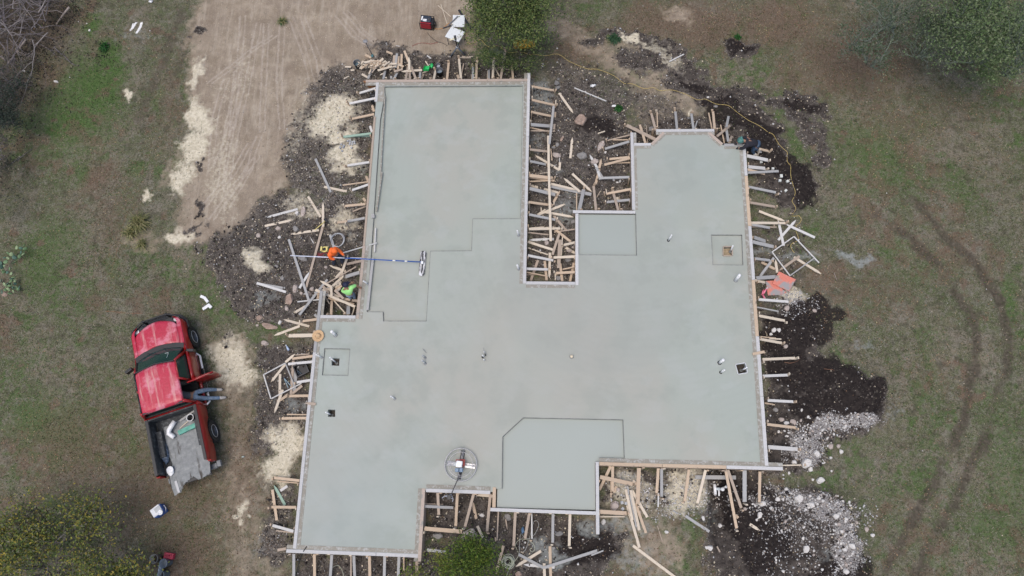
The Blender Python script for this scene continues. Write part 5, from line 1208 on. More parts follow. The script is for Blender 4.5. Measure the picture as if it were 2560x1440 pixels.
# walk-behind power trowel
pt0 = P(1153, 1162, .61); t = tag(empty('power_trowel', pt0), 'walk-behind power trowel with round wire guard near the bottom of the slab', 'power trowel'); steel = mat('steel_ring', (.50, .50, .52), .35, metal=.5, var=.1); dkm = mat('dark_metal', (.05, .05, .055), .5)
RR = .565
mb = MB(); mb.tube([(RR*math.cos(a), RR*math.sin(a), .06) for a in arange(0, 2*math.pi, 48)[:-1]], .011, 6, True); mb.tube([(RR*math.cos(a), RR*math.sin(a), .16) for a in arange(0, 2*math.pi, 48)[:-1]], .011, 6, True); mb.tube([(.43*math.cos(a), .43*math.sin(a), .20) for a in arange(0, 2*math.pi, 40)[:-1]], .009, 6, True)
mb.tube([(.37*math.cos(a), .37*math.sin(a), .20) for a in arange(2.2, 5.4, 24)], .006, 5)
for k in range(8): a = k*math.pi/4+.1; mb.tube([(RR*math.cos(a), RR*math.sin(a), .06), (RR*math.cos(a), RR*math.sin(a), .16), (.43*math.cos(a), .43*math.sin(a), .20)], .008, 5)
for a in (1.40, -.10, 3.05, -1.7): 
    for w_ in (-.02, .02): mb.tube([(RR*math.cos(a)-w_*math.sin(a), RR*math.sin(a)+w_*math.cos(a), .16), (.1*math.cos(a)-w_*math.sin(a), .1*math.sin(a)+w_*math.cos(a), .24)], .008, 5)
mb.build('guard_ring', steel, t, True)
for k in range(4):
    a = k*math.pi/2-.1; mb = MB(); mb.box((.32*math.cos(a), .32*math.sin(a), .03), (.36, .15, .008), (.12, 0, a)); mb.box((.28*math.cos(a), .28*math.sin(a), .055), (.40, .03, .03), (0, 0, a)); mb.build('trowel_blade', dkm if k % 2 else steel, t)
mb = MB(); mb.lathe([(.12, .05), (.12, .2), (.08, .24), (0, .24)], 16); mb.box((.05, .10, .24), (.16, .16, .10)); mb.box((0, .06, .27), (.32, .22, .03)); mb.build('gearbox', mat('trowel_red', (.30, .04, .03), .5), t)
mb = MB(); mb.box((-.02, .0, .42), (.22, .22, .20), (0, 0, -.12)); o = mb.build('engine_cover', pvc, t); bevel(o, .03); mb = MB(); mb.box((-.18, .0, .36), (.10, .12, .14)); o = mb.build('air_filter', mat('pale_grey', (.5, .52, .53), .5), t); bevel(o, .02)
mb = MB(); mb.box((-.10, -.20, .32), (.13, .13, .16)); mb.box((.05, -.20, .36), (.12, .14, .18)); o = mb.build('engine_block', mat('blue_grey', (.16, .24, .34), .4), t); bevel(o, .015)
h1 = P(1148, 1190, .78)-pt0; h2 = P(1128, 1236, 1.25)-pt0; h3 = P(1118, 1250, 1.32)-pt0
mb = MB(); mb.tube([(-.01, -.12, .28), h1, h2], .018, 8); mb.build('handle_shaft', dkm, t, True)
sd2 = (h2-h1).cross(Vector((0, 0, 1))).normalized(); mb = MB(); mb.tube([h2-sd2*.0, h2+sd2*.16+(h3-h2)*.6, h3+sd2*.19], .016, 6); mb.tube([h2, h2-sd2*.16+(h3-h2)*.6, h3-sd2*.19], .016, 6); mb.tube([h2+sd2*.15+(h3-h2)*.55, h2-sd2*.15+(h3-h2)*.55], .014, 6)
mb.build('handlebar', mat('handle_grey', (.35, .36, .40), .4), t, True); mb = MB(); mb.box((h3+h2)/2, (.13, .16, .08)); o = mb.build('control_box', black, t); bevel(o, .01)
# straw hat on the form
hp = P(796, 840, ZS+.03); t = tag(empty('straw_hat', hp), 'wide brimmed straw hat lying on the left form', 'hat'); straw = mat('straw', (.58, .40, .23), .85, var=.15, scale=30)
mb = MB(); pr = [(0, .13), (.05, .135), (.085, .11), (.10, .02), (.14, .012), (.20, .02), (.225, .04), (.222, .05), (.19, .03), (.12, .022)]; mb.lathe(pr[::-1], 28); o = mb.build('hat_body', straw, t, True); mb = MB(); mb.lathe([(.103, .02), (.099, .05), (.103, .05)], 28); mb.build('hat_band', mat('band', (.35, .20, .10), .8), t)
# cable coil beside the man in orange
cc = PG(843, 600, .05); mb = MB(); rr = random.Random(4)
for k in range(3):
    r = .26+.015*k; mb.tube([(cc.x+.02*k+r*math.cos(a)*.95, cc.y+r*1.0*math.sin(a), cc.z+.02*k+.03*math.sin(a*2+k)) for a in arange(0, 2*math.pi, 30)[:-1]], .009, 6, True)
tag(mb.build('cable_coil', mat('cable_grey', (.48, .50, .53), .5), None, True, cc), 'loose coil of grey cable on the dirt behind the person in orange', 'cable')
tb = PG(813, 625); t = tag(empty('cord_reel', tb), 'pale yellow plastic cord reel on the dirt beside the person in orange', 'cord reel'); yel = mat('pale_yellow', (.72, .62, .22), .5, var=.1); mb = MB()
mb.tube([(.12*math.cos(a), .09*math.sin(a), .08) for a in arange(0, 2*math.pi, 18)[:-1]], .035, 8, True); mb.box((.11, .0, .10), (.07, .18, .16)); mb.box((-.11, 0, .10), (.07, .18, .16)); bevel(mb.build('frame', yel, t), .01)
mb = MB(); mb.lathe([(.05, 0), (.06, .02), (.06, .12), (.05, .14), (0, .14)], 14); mb.build('hub', black, t, True)
mb = MB(); q = PG(808, 638, .03); pts = [q+Vector((.28*math.sin(k*.9)+.06*math.sin(k*2.3), .12*math.cos(k*1.3), .01*math.sin(k))) for k in range(26)]; mb.tube(pts, .008, 5); tag(mb.build('red_cord', mat('red_cord', (.30, .03, .05), .6), None, True, q), 'tangled thin red cord on the dirt beside the cord reel', 'cord')
# sledge hammer, bolt cutters, small things
q1, q2 = PG(787, 575, .16), PG(815, 551, .14); t = tag(empty('hammer', q2), 'yellow handled hammer with black head lying across boards left of the slab', 'hammer'); mb = MB(); mb.tube([q1-q2, (0, 0, 0)], .016, 8); mb.build('handle', yel, t, True); mb = MB(); dd = (q2-q1).normalized(); mb.box((0, 0, 0), (.10, .20, .10), (0, 0, math.atan2(dd.y, dd.x))); bevel(mb.build('hammer_head', black, t), .015)
for (a1, b1, nm, lb, c1) in (((710, 945), (724, 967), 'bolt_cutter', 'bolt cutters with pale blue handles in the lumber left of the slab', (.30, .42, .48)), ((742, 925), (754, 940), 'pliers', 'dark long handled tool beside the black tub left of the slab', (.10, .14, .18))):
    q1, q2 = PG(*a1, .10), PG(*b1, .10); t = tag(empty(nm, q1), lb, 'hand tool'); d = q2-q1; s_ = Vector((-d.y, d.x, 0)).normalized(); mb = MB(); mb.tube([(0, 0, 0), d*.5+s_*.03, d+s_*.05], .014, 6); mb.tube([(0, 0, 0), d*.5-s_*.03, d-s_*.06], .014, 6); mb.build('handle', mat(nm, c1, .5), t, True); mb = MB(); mb.blob((0, 0, 0), (.05, .04, .02), 2, sub=2); mb.build('jaws', dkm, t, True)
q = PG(757, 925, 0); t = tag(empty('plastic_tub', q), 'black plastic mixing tub standing against the left form', 'tub'); mb = MB()
for s_, (x, y, w_, l_) in enumerate(((-.22, 0, .02, .44), (.22, 0, .02, .44), (0, -.21, .42, .02), (0, .21, .42, .02))): mb.box((x, y, .12), (w_, l_, .24))
mb.box((0, 0, .02), (.42, .42, .02)); o = mb.build('tub_body', black, t); o.rotation_euler = (0, 0, .5); mb = MB()
for s_, (x, y, w_, l_) in enumerate(((-.235, 0, .03, .50), (.235, 0, .03, .50), (0, -.235, .44, .03), (0, .235, .44, .03))): mb.box((x, y, .245), (w_, l_, .015))
o = mb.build('tub_rim', dkm, t); o.rotation_euler = (0, 0, .5)
q = PG(720, 871, .03); t = tag(empty('drink_bottle', q), 'clear bluish plastic bottle lying on dark soil left of the slab', 'bottle'); mb = MB(); mb.tube([(-.07, .10, .03), (.0, 0, .03), (.05, -.08, .03)], [.022, .045, .045], 10); mb.build('bottle_body', mat('bottle', (.45, .55, .72), .2), t, True); mb = MB(); mb.tube([(-.09, .13, .03), (-.07, .10, .03)], .02, 8); mb.build('bottle_cap', pvc, t, True)
# long grey straightedge over the form; buckets, scoop, cooler etc
q1, q2 = P(857, 632, .18), P(942, 607, .72); plank('straightedge', q1, q2, .045, .03, mat('alu', (.50, .50, .49), .5), 'long grey aluminium straightedge leaning over the left form above the blue pole', 'straightedge')
def bucket(px, py, r, h, col, label, tilt=(0, 0, 0), inside=None, group=None, handle=True, zoff=0):
    q = PG(px, py, zoff); t = tag(empty('bucket', q), label, 'bucket', group); t.rotation_euler = tilt
    mb = MB(); mb.lathe([(0, .0), (r*.82, .0), (r, h), (r*1.04, h), (r*1.04, h-.03), (r*.985, h-.032), (r*.96, h-.01), (r*.80, .02), (0, .02)], 22); mb.build('bucket_body', mat('bk%s' % str(col), col, .45, var=.15), t, True)
    if inside: mb = MB(); mb.lathe([(0, h*.45), (r*.88, h*.44)], 20); mb.build('contents', mat('bi%s' % str(inside), inside, .6, var=.3), t)
    if handle: mb = MB(); mb.tube([(r*1.0*math.cos(a), r*.6*math.sin(a)+.0, h-.02+.10*math.sin(a)) for a in arange(0, math.pi, 12)], .004, 5); mb.build('handle', steel, t)
    return t
bucket(897, 168, .15, .36, (.04, .055, .07), 'dark bucket standing on dirt left of the scrap wood heap', inside=(.10, .16, .20))
bucket(1101, 187, .14, .36, (.05, .06, .08), 'dark bucket full of water at the top edge of the garage floor', inside=(.20, .26, .32))
bucket(1097, 170, .10, .22, (.06, .065, .09), 'small dark bucket with white litter behind the dark bucket', inside=(.4, .42, .5))
# truck-side buckets at the bottom left
bucket(400, 1395, .155, .36, (.30, .30, .28), 'dirty beige bucket standing beside the red jug near the bottom left', (R(9), 0, R(-80)), (.05, .04, .03), None, False, .01)
bucket(425, 1405, .15, .36, (.22, .27, .33), 'blue-grey bucket standing below the red jug', (R(12), 0, R(-70)), (.35, .40, .45), None, False, .01)
bucket(418, 1434, .14, .34, (.25, .32, .38), 'blue-grey bucket cut by the bottom edge of the photograph', (R(14), 0, R(-70)), (.05, .05, .06), None, False, .01)
q = PG(427, 1389, .02); t = tag(empty('fuel_jug', q), 'faded red plastic jug among the buckets at the bottom left', 'fuel can'); mb = MB(); mb.box((0, 0, .09), (.34, .20, .17), (0, 0, -.1)); mb.lathe([(.03, .15), (.03, .21), (0, .21)], 10, (.10, .02, 0)); bevel(mb.build('jug_body', mat('faded_red', (.42, .035, .07), .5, var=.15), t), .05, 3); mb = MB(); mb.tube([(-.12, .02, .17), (-.08, .02, .215), (.02, .02, .215), (.05, .02, .17)], .015, 6); mb.build('jug_handle', mat('faded_red', (.42, .035, .07), .5), t, True)
q = PG(404, 1424, .03); t = tag(empty('white_jug', q), 'small pale blue jug between the grey buckets at the bottom left', 'jug'); mb = MB(); mb.blob((0, 0, .07), (.09, .14, .08), 3, sub=3, rough=.12); mb.lathe([(.035, 0), (.035, .08), (.02, .08)], 10, (-.04, .13, .08)); mb.build('jug_body', mat('pale_blue', (.42, .50, .58), .4), t, True); mb = MB(); mb.tube([(-.03, .05, .13), (0, .0, .19), (.03, -.06, .14)], .014, 6); mb.build('jug_handle', pvc, t, True)
# cooler with lid and white bucket lid
q = PG(405, 1277); t = tag(empty('cooler', q), 'blue drinks cooler with white lid and round white tray on top', 'cooler'); ya = R(40); mb = MB(); mb.box((0, 0, .17), (.40, .34, .34), (0, 0, ya)); bevel(mb.build('cooler_body', mat('cooler_blue', (.025, .09, .32), .45), t), .03); mb = MB(); mb.box((-.02, .0, .37), (.38, .32, .06), (0, 0, ya)); bevel(mb.build('cooler_lid', pvc, t), .03); mb = MB(); mb.box((.02, .05, .405), (.20, .18, .008), (0, 0, ya)); mb.build('lid_inset', mat('lid_grey', (.5, .52, .53), .5), t); mb = MB(); mb.tube([(.14, .2, .2), (.24, .1, .22), (.24, -.02, .2)], .012, 6); mb.build('cooler_handle', pvc, t)
q = P(401, 1281, .41); mb = MB(); mb.lathe([(0, .02), (.07, .02), (.085, .035), (.095, .03), (.095, 0), (0, 0)][::-1], 22, q); tag(mb.build('bucket_lid', pvc, None, True, q), 'round white plastic tray on top of the blue cooler', 'lid')
# green plastic scoop at the top
q = PG(1070, 170, .15); t = tag(empty('green_scoop', q), 'bright green plastic grain scoop at the top edge of the garage floor', 'scoop'); grn = mat('bright_green', (.02, .48, .12), .4, var=.15); mb = MB()
mb.add([(-.17, -.16, 0), (.05, -.15, .02), (.08, .10, .04), (-.10, .08, .0), (-.20, -.14, .10), (.07, -.13, .12), (.10, .12, .14), (-.12, .10, .10)], [(0, 1, 2, 3), (3, 2, 1, 0), (0, 1, 5, 4), (4, 5, 1, 0), (3, 0, 4, 7), (7, 4, 0, 3), (1, 2, 6, 5), (5, 6, 2, 1)]); mb.build('scoop_pan', grn, t)
mb = MB(); mb.blob((.17, .06, .08), (.07, .11, .05), 5, sub=2, rough=.3); mb.build('scoop_handle', grn, t, True)
# generator, white table tops, tripod stand
q = PG(1070, 66); gy = R(-8); t = tag(empty('generator', q, gy), 'red and black portable generator on the dirt pad', 'generator'); gm = mat('gen_dark', (.025, .035, .055), .4, var=.3); gr = mat('gen_red', (.34, .015, .03), .4)
mb = MB(); mb.box((-.03, .06, .36), (.46, .30, .20)); bevel(mb.build('fuel_tank', gm, t), .05, 3); mb = MB(); mb.box((-.03, -.08, .24), (.46, .22, .30)); bevel(mb.build('control_panel', gr, t), .015); mb = MB(); mb.box((.24, .02, .22), (.14, .34, .32)); mb.lathe([(.09, 0), (.10, .05), (.08, .07), (0, .07)], 16, (.31, .02, .22), Euler((0, math.pi/2, 0)).to_matrix()); bevel(mb.build('engine', black, t), .02)
mb = MB(); fr = [(-.28, -.19), (.28, -.19), (.28, .21), (-.28, .21)]
for z_ in (.06, .44): mb.tube([(x, y, z_) for x, y in fr], .015, 8, True)
for x, y in fr: mb.tube([(x, y, 0), (x, y, .45)], .015, 8)
mb.build('frame', black, t, True); mb = MB(); mb.box((-.06, .0, .465), (.16, .05, .006)); mb.box((-.06, -.06, .465), (.16, .05, .006)); mb.box((-.20, .06, .46), (.06, .20, .006)); mb.build('label_plate', pvc, t); mb = MB(); mb.lathe([(.05, .44), (.055, .475), (.03, .485), (0, .485)], 14, (.10, .05, 0)); mb.build('fuel_cap', dkm, t, True)
def sheet(name, pts, z, th, material, label, cat, sub=None):
    q = [P(x, y, z) for x, y in pts]; c = sum(q, Vector())/len(q); mb = MB(); mb.prism([((v-c).x, (v-c).y) for v in ([*q] if ccw([(v.x, v.y) for v in q]) == [(v.x, v.y) for v in q] else q[::-1])], -th, 0); o = mb.build(name, material); o.location = c; tag(o, label, cat); bevel(o, .012, 2); return o
wb = mat('white_board', (.70, .73, .74), .5, var=.04, dirt=(.6, .62, .62))
for pts, z_, lb in (([(1132, 37), (1162, 38), (1161, 66), (1155, 67), (1129, 66), (1132, 45)], .62, 'white square folding table, upper of two, near the generator'), ([(1128, 66), (1163, 79), (1147, 105), (1112, 91)], .60, 'white square folding table, lower of two, with papers on it')):
    q = [P(x, y, z_) for x, y in pts]; c = sum(q, Vector())/len(q); c.z = 0; t = tag(empty('folding_table', c), lb, 'table'); loop = [((v-c).x, (v-c).y) for v in q]; loop = ccw(loop); mb = MB(); mb.prism(loop, z_-.04, z_); bevel(mb.build('table_top', wb, t), .015)
    for v in (loop[0], loop[len(loop)//4+ (1 if len(loop) > 4 else 0)], loop[len(loop)//2], loop[-1]): mb = MB(); mb.tube([(v[0]*.8, v[1]*.8, 0), (v[0]*.8, v[1]*.8, z_-.03)], .014, 6); mb.build('leg', dkm, t, True)
plank('dark_bar', P(1107, 70, .30), P(1132, 62, .64), .06, .03, dkm, 'short dark metal bar leaning from the ground against the lower white table', 'bar'); plank('dark_bar', P(1122, 62, .66), P(1145, 40, .66), .05, .03, mat('gunmetal', (.13, .14, .16), .5), 'grey metal bar lying across the upper white table', 'bar')
plank('dark_plank', P(1147, 24, .10), P(1177, 70, .08), .09, .04, black, 'long black plank lying under the upper white table', 'plank'); plank('dark_plank', P(1181, 68, .06), P(1191, 50, .06), .09, .04, black, 'short black plank beside the tree, right of the white tables', 'plank'); plank('dark_plank', P(1187, 70, .11), P(1196, 52, .06), .04, .04, black, 'thin black plank nearest the tree, right of the white tables', 'plank')
plank('paper_scrap', P(1142, 95, .62), P(1152, 88, .62), .09, .006, mat('paper', (.62, .62, .60), .8), 'grey paper lying on the lower white table', 'paper'); plank('paper_scrap', P(1124, 100, .58), P(1135, 96, .61), .08, .01, mat('cardb', (.62, .58, .40), .8), 'cream cardboard piece at the corner of the lower white table', 'cardboard')
q0 = PG(1143, 119, 0); t = tag(empty('tripod_stand', q0), 'dark grey tripod work light stand below the white tables', 'tripod'); tm = mat('tripod_grey', (.10, .12, .15), .5)
hub = P(1143, 118, .45)-q0
for a_ in ((1127, 141), (1164, 139), (1147, 104)): mb = MB(); mb.tube([hub, PG(*a_)-q0], .03, 8); mb.build('leg', tm, t, True)
mb = MB(); mb.tube([hub, P(1139, 98, 1.35)-q0], .025, 8); mb.build('mast', black, t, True); mb = MB(); mb.box(P(1138, 94, 1.40)-q0, (.10, .16, .12), (0, 0, .2)); bevel(mb.build('stand_head', dkm, t), .02); mb = MB(); mb.lathe([(.05, -.02), (.06, .0), (.06, .04), (.04, .05), (0, .05)], 12, hub); mb.build('collar', mat('silver', (.4, .42, .45), .4), t, True)  # upright, head block and collar of the roller stand, not a lamp
q1, q2 = PG(931, 139, .03), P(912, 102, 1.0); q2 = P(913, 103, .35); t = tag(empty('shovel', q1), 'long handled shovel leaning near the scrap heap with its handle on the dirt', 'shovel'); mb = MB(); mb.tube([(0, 0, 0), q2-q1], .017, 8); mb.build('handle', dkm, t, True); mb = MB(); mb.blob(q2-q1, (.11, .09, .03), 4, sub=2, rough=.1); mb.build('blade', mat('shovel_grey', (.24, .24, .25), .5), t, True); mb = MB(); mb.blob((0, -.02, .02), (.06, .08, .03), 6, sub=2); mb.build('grip', mat('teal_grip', (.05, .16, .18), .5), t, True)
bucket(1198, 80, .16, .30, (.12, .13, .12), 'grey pot with black inside at the foot of the top tree', inside=(.01, .01, .01))
# black bag behind the upper left form
q = PG(936, 245, .25); mb = MB(); mb.blob(q, (.21, .20, .22), 12, sub=3, rough=.4); mb.blob(q+Vector((.06, .22, .1)), (.09, .2, .1), 14, sub=2, rough=.4); tag(mb.build('bin_bag', black, None, True, q), 'black plastic bag squeezed behind the upper left form', 'bag')
# yellow drum under the tree
q = PG(1311, 110, .2); t = tag(empty('yellow_barrel', q), 'yellow plastic barrel lying half hidden under the top tree', 'barrel'); ye2 = mat('yellow_plastic', (.85, .50, .06), .5, var=.1); mb = MB(); mb.lathe([(0, -.48), (.17, -.47), (.19, -.42), (.19, -.15), (.20, -.13), (.19, -.11), (.19, .11), (.20, .13), (.19, .15), (.19, .42), (.17, .47), (0, .48)], 24, (0, 0, 0), Euler((0, math.pi/2, .03)).to_matrix()); mb.build('barrel_body', ye2, t, True); mb = MB(); mb.lathe([(.03, 0), (.03, .02), (0, .02)], 10, (.485, .08, 0), Euler((0, math.pi/2, 0)).to_matrix()); mb.build('bung', black, t)
# orange painted sheets and cans on the right
m, N, L, B = new_mat('worn_orange_paint'); n1 = tex_noise(N, L, 2.2, 5, .6); n2 = tex_noise(N, L, 14, 5, .7); c = mixc(N, L, maprange(N, L, n2, .35, .65), (.60, .17, .12), (.68, .25, .19)); c = mixc(N, L, maprange(N, L, n1, .47, .58), c, (.31, .30, .30)); c = mixc(N, L, maprange(N, L, n2, .66, .72), c, (.75, .45, .25)); L.new(c, B.inputs['Base Color']); B.inputs['Roughness'].default_value = .8; ORP = m
def tl(o6, pts, s=6): return [(o6[0]+a/s, o6[1]+b/s) for a, b in pts]
sheet('orange_sheet', tl((1840, 500), [(445, 1212), (548, 1208), (760, 1385), (700, 1420), (480, 1432)]), .16, .02, ORP, 'lower worn orange painted sheet lying against the right form', 'sheet')
sheet('orange_sheet', tl((1840, 500), [(645, 1070), (900, 1190), (800, 1372), (540, 1250)]), .22, .02, ORP, 'upper worn orange and grey painted square sheet on the right', 'sheet')
for k, (a1, b1, lb) in enumerate(((( 1908, 735), (1916, 722), 'upper pink spray can beside the orange sheets'), ((1905, 738), (1908, 727), 'middle pink spray can beside the orange sheets'), ((1913, 748), (1907, 737), 'lower pink spray can on the brace below the orange sheets'))):
    p, q = PG(*a1, .16), PG(*b1, .18); t = tag(empty('spray_can', p), lb, 'spray can', 'pink spray cans beside the orange sheets'); mb = MB(); mb.tube([(0, 0, 0), q-p], .033, 10); mb.build('can_body', mat('can_pink', (.70, .16, .25), .35, var=.2, scale=12, dirt=(.8, .7, .72)), t, True); mb = MB(); d = (q-p); mb.tube([d, d*1.25], .02, 8); mb.build('can_cap', pvc if k == 0 else mat('can_red', (.6, .03, .08), .4), t, True)
# PVC sewer fitting in the trench
q = P(1798, 1222, -.25); t = tag(empty('pvc_fitting', q), 'white branched sewer pipe fitting at the bottom of the trench', 'pipe fitting')
def F_(a, b, z=-.25): return P(1600+a/6, 1140+b/6, z)-q
mb = MB(); mb.tube([F_(1115, 420), F_(1125, 480), F_(1130, 580)], .055, 14); mb.build('drain_pipe', pvc, t, True); mb = MB(); mb.tube([F_(1120, 490), F_(1230, 495)], .05, 14); mb.build('branch_pipe', mat('pvc_grey', (.55, .62, .66), .4), t, True); mb = MB(); mb.tube([F_(1185, 500), F_(1185, 600)], .03, 12); mb.build('branch_pipe', pvc, t, True)
mb = MB(); mb.tube([F_(1240, 500, -.25), F_(1240, 498, .05)], .065, 16); mb.tube([F_(1240, 475), F_(1290, 465, -.1)], .03, 10); mb.build('riser', pvc, t, True); mb = MB(); mb.lathe([(0, .01), (.04, .01), (.05, -.02)], 14, F_(1292, 463, -.08)); mb.build('cap', pvc, t, True)
# white bent offcuts and litter on the grass
def elbow_flat(name, pts, w, label, cat, material=pvc):
    q = [PG(x, y, .05) for x, y in pts]; c = q[1]; mb = MB()
    for a, b in zip(q[:-1], q[1:]):
        d = (b-a).normalized(); mb.box((a+b)/2-c, ((b-a).length+w*.6, w, .05+.01*len(mb.v)/8), Matrix((d, Vector((-d.y, d.x, 0)), Vector((0, 0, 1)))).transposed())
    o = mb.build(name, material); o.location = c; tag(o, label, cat); bevel(o, .008); return o
elbow_flat('gutter_elbow', [(503, 741), (512, 745), (519, 754)], .11, 'upper white bent gutter piece on the grass above the truck', 'gutter piece'); elbow_flat('gutter_elbow', [(509, 772), (522, 763), (527, 768)], .12, 'lower white bent gutter piece on the grass above the truck', 'gutter piece')
for k, (x, y, r, lb) in enumerate(((1482, 214, .10, 'crumpled white plastic litter between the two upper wings'), (1534, 265, .09, 'small white litter beside a green weed between the two upper wings'), (2003, 716, .03, 'x'), (607, 1142, .05, 'clear crushed plastic cup on the dirt right of the truck'), (376, 4, .09, 'blue and white wrapper at the top edge of the grass'))):
    if lb == 'x': continue
    q = PG(x, y, .03); mb = MB(); mb.blob(q, (r, r*.55, r*.4), k+3, sub=2, rough=.8); mb.blob(q+Vector((r*.8, r*.3, 0)), (r*.5, r*.35, r*.3), k+7, sub=2, rough=.8); tag(mb.build('litter', pvc if k != 3 else mat('clearish', (.40, .45, .42), .3), None, True, q), lb, 'litter')
# paver cubes: grey sample blocks on the left, pale blocks on the right
pav = mat('paver', (.42, .43, .44), .8, var=.15, scale=20)
for k, (x, y) in enumerate([(689, 1057), (707, 1052), (706, 1070), (724, 1066), (738, 1062), (703, 1083), (722, 1083), (716, 1108), (740, 1076), (640, 1085), (655, 1105), (632, 1107), (647, 1132), (660, 1093)]):
    q = PG(640+x/3, y/3, .03); mb = MB(); mb.box((0, 0, 0), (.075, .075, .07), (0, 0, k*.9)); o = mb.build('stone_cube', pav if k < 9 else mat('paver_b', (.30, .32, .35), .8)); o.location = q; bevel(o, .006); tag(o, 'small grey stone cube in the scatter left of the garage floor', 'stone cube', 'grey stone cubes left of the garage floor')
for k, (x, y, lb) in enumerate([(678, 662, 'pale block topmost of four on the black soil right of the slab'), (658, 730, 'pale block left of the yellow cord on the black soil, smallest'), (772, 740, 'pale block nearest the yellow cord on the black soil'), (745, 880, 'pale diamond-turned block lowest on the black soil by the cord'), (375, 452, 'pale block between braces below the man in black'), (552, 552, 'pale block at the end of the grey brace below the man in black')]):
    q = PG(1840+x/6, 330+y/6, .04); mb = MB(); mb.box((0, 0, 0), (.10, .09 if k else .13, .09), (0, 0, (.0, 0, .35, .78, 0, 0)[k])); o = mb.build('pale_block', mat('pale_block', (.62, .64, .60), .8)); o.location = q; bevel(o, .006); tag(o, lb, 'block')
for k, (x, y, lb) in enumerate([(1170, 700, 'grey paver beside the boulder, upper left of three'), (1230, 710, 'grey paver beside the lumber bundle'), (1180, 792, 'grey paver turned like a diamond below the boulder')]):
    q = PG(1360+x/6, 1140+y/6, .04); mb = MB(); mb.box((0, 0, 0), (.10, .10, .07), (0, 0, (.2, 0, .75)[k])); o = mb.build('pale_block', pav); o.location = q; bevel(o, .006); tag(o, lb, 'block')
# ------------------------------------------------------------------ cords and hoses
def cord(pts, r, material, label, name='extension_cord', z=.02, cat='cord', smooth=3, zz=None):
    q = [PG(x, y, z) for x, y in pts] if zz is None else [P(x, y, h) for (x, y), h in zip(pts, zz)]; out = []
    for i in range(len(q)-1):
        p0, p1, p2, p3 = q[max(i-1, 0)], q[i], q[i+1], q[min(i+2, len(q)-1)]
        for s in range(smooth): t_ = s/smooth; out.append(.5*((2*p1)+(p2-p0)*t_+(2*p0-5*p1+4*p2-p3)*t_*t_+(3*p1-p0-3*p2+p3)*t_**3))
    out.append(q[-1]); mb = MB(); mb.tube(out, r, 6); return tag(mb.build(name, material, None, True, out[0]), label, cat)
ycord = mat('yellow_cord', (.56, .43, .15), .5, var=.1); k3 = lambda L_, o6, s: [(o6[0]+a/s, o6[1]+b/s) for a, b in L_]
main_c = k3([(150, 405), (250, 418), (345, 405), (430, 460), (560, 515), (640, 520), (760, 565), (840, 625), (900, 628), (990, 665), (1060, 657), (1110, 680), (1200, 675), (1300, 705), (1390, 748), (1450, 743), (1530, 780), (1620, 790), (1680, 835), (1770, 900), (1850, 940)], (1280, 0), 3)+k3([(480, 0), (560, 40), (640, 180), (740, 275), (770, 310), (768, 440), (820, 510), (820, 640), (850, 780), (888, 890), (870, 980), (840, 1040), (895, 1130), (880, 1190), (830, 1250), (880, 1265), (940, 1255), (978, 1310), (950, 1370), (900, 1410)], (1840, 330), 6)+k3([(900, 470), (935, 560), (925, 610), (850, 645), (820, 690), (850, 760), (880, 790)], (1840, 500), 6)
cord(main_c, .009, ycord, 'long yellow extension cord snaking past the upper right wing to the stick frame')
cord(k3([(1210, 745), (1240, 760), (1230, 860), (1260, 960), (1340, 1000), (1430, 960), (1520, 910), (1590, 915), (1640, 980), (1690, 1030), (1800, 1080)], (1030, 0), 9.11)+[(1246, 114), (1262, 126), (1275, 132), (1300, 130), (1330, 138)], .010, ycord, 'yellow extension cord from the lower white table into the tree shade')
cord(k3([(500, 640), (560, 660), (650, 655), (720, 630), (800, 560), (830, 530), (890, 540)], (1030, 0), 9.11), .008, mat('orange_cord', (.70, .30, .05), .5), 'short orange cord from the generator to the white tables')
cord(k3([(350, 740), (420, 830), (560, 940), (700, 980), (800, 1040)], (1030, 0), 9.11), .008, black, 'black cord running from the generator towards the tripod')
cord(k3([(0, 1050), (150, 985), (300, 980), (430, 1000), (590, 960)], (1030, 0), 9.11), .008, mat('red_cord2', (.28, .06, .05), .6), 'thin reddish cord on the dirt below the generator')
pale = mat('pale_hose', (.50, .52, .40), .5, var=.15); q = PG(1271, 1405, .03); mb = MB(); rr = random.Random(8)
pts = []
for k in range(150): a = k*.42; r_ = .20+.05*math.sin(k*.37)-.0006*k; pts.append((q.x+.02*math.sin(k*.11)+r_*math.cos(a), q.y+.02*math.cos(k*.13)+r_*math.sin(a), q.z+.0006*k+.01*rr.random()))
mb.tube(pts, .011, 6); tag(mb.build('hose_coil', pale, None, True, q), 'coil of pale yellow-green hose below the lower patio', 'hose')
cord(k3([(1360, 1440), (1400, 1340), (1480, 1220), (1540, 1120), (1500, 1010), (1495, 960), (1560, 890), (1680, 900), (1760, 960), (1780, 1040), (1740, 1080), (1710, 1040), (1750, 1010)], (1040, 1200), 6), .008, pale, 'thin pale hose looping up from the hose coil', 'thin_hose')
cord(k3([(1550, 1100), (1555, 960), (1570, 800), (1620, 850), (1700, 880), (1790, 800), (1840, 680), (1820, 620), (1780, 610), (1750, 680), (1700, 880), (1640, 1050), (1580, 1090)], (1040, 1200), 6), .007, mat('grey_line', (.45, .46, .44), .5), 'thin grey line tangled between braces below the lower patio', 'thin_hose')
cord(k3([(570, 1380), (600, 1362), (630, 1370), (650, 1410), (660, 1450)], (640, 960), 3), .008, pale, 'short loop of pale hose under the bottom left edge', 'thin_hose')
cord([(767, 1366), (760, 1376), (752, 1394), (744, 1420), (738, 1445)], .016, black, 'black hose hanging over the bottom left form', 'black_hose', zz=[.61, .64, .45, .2, .05])
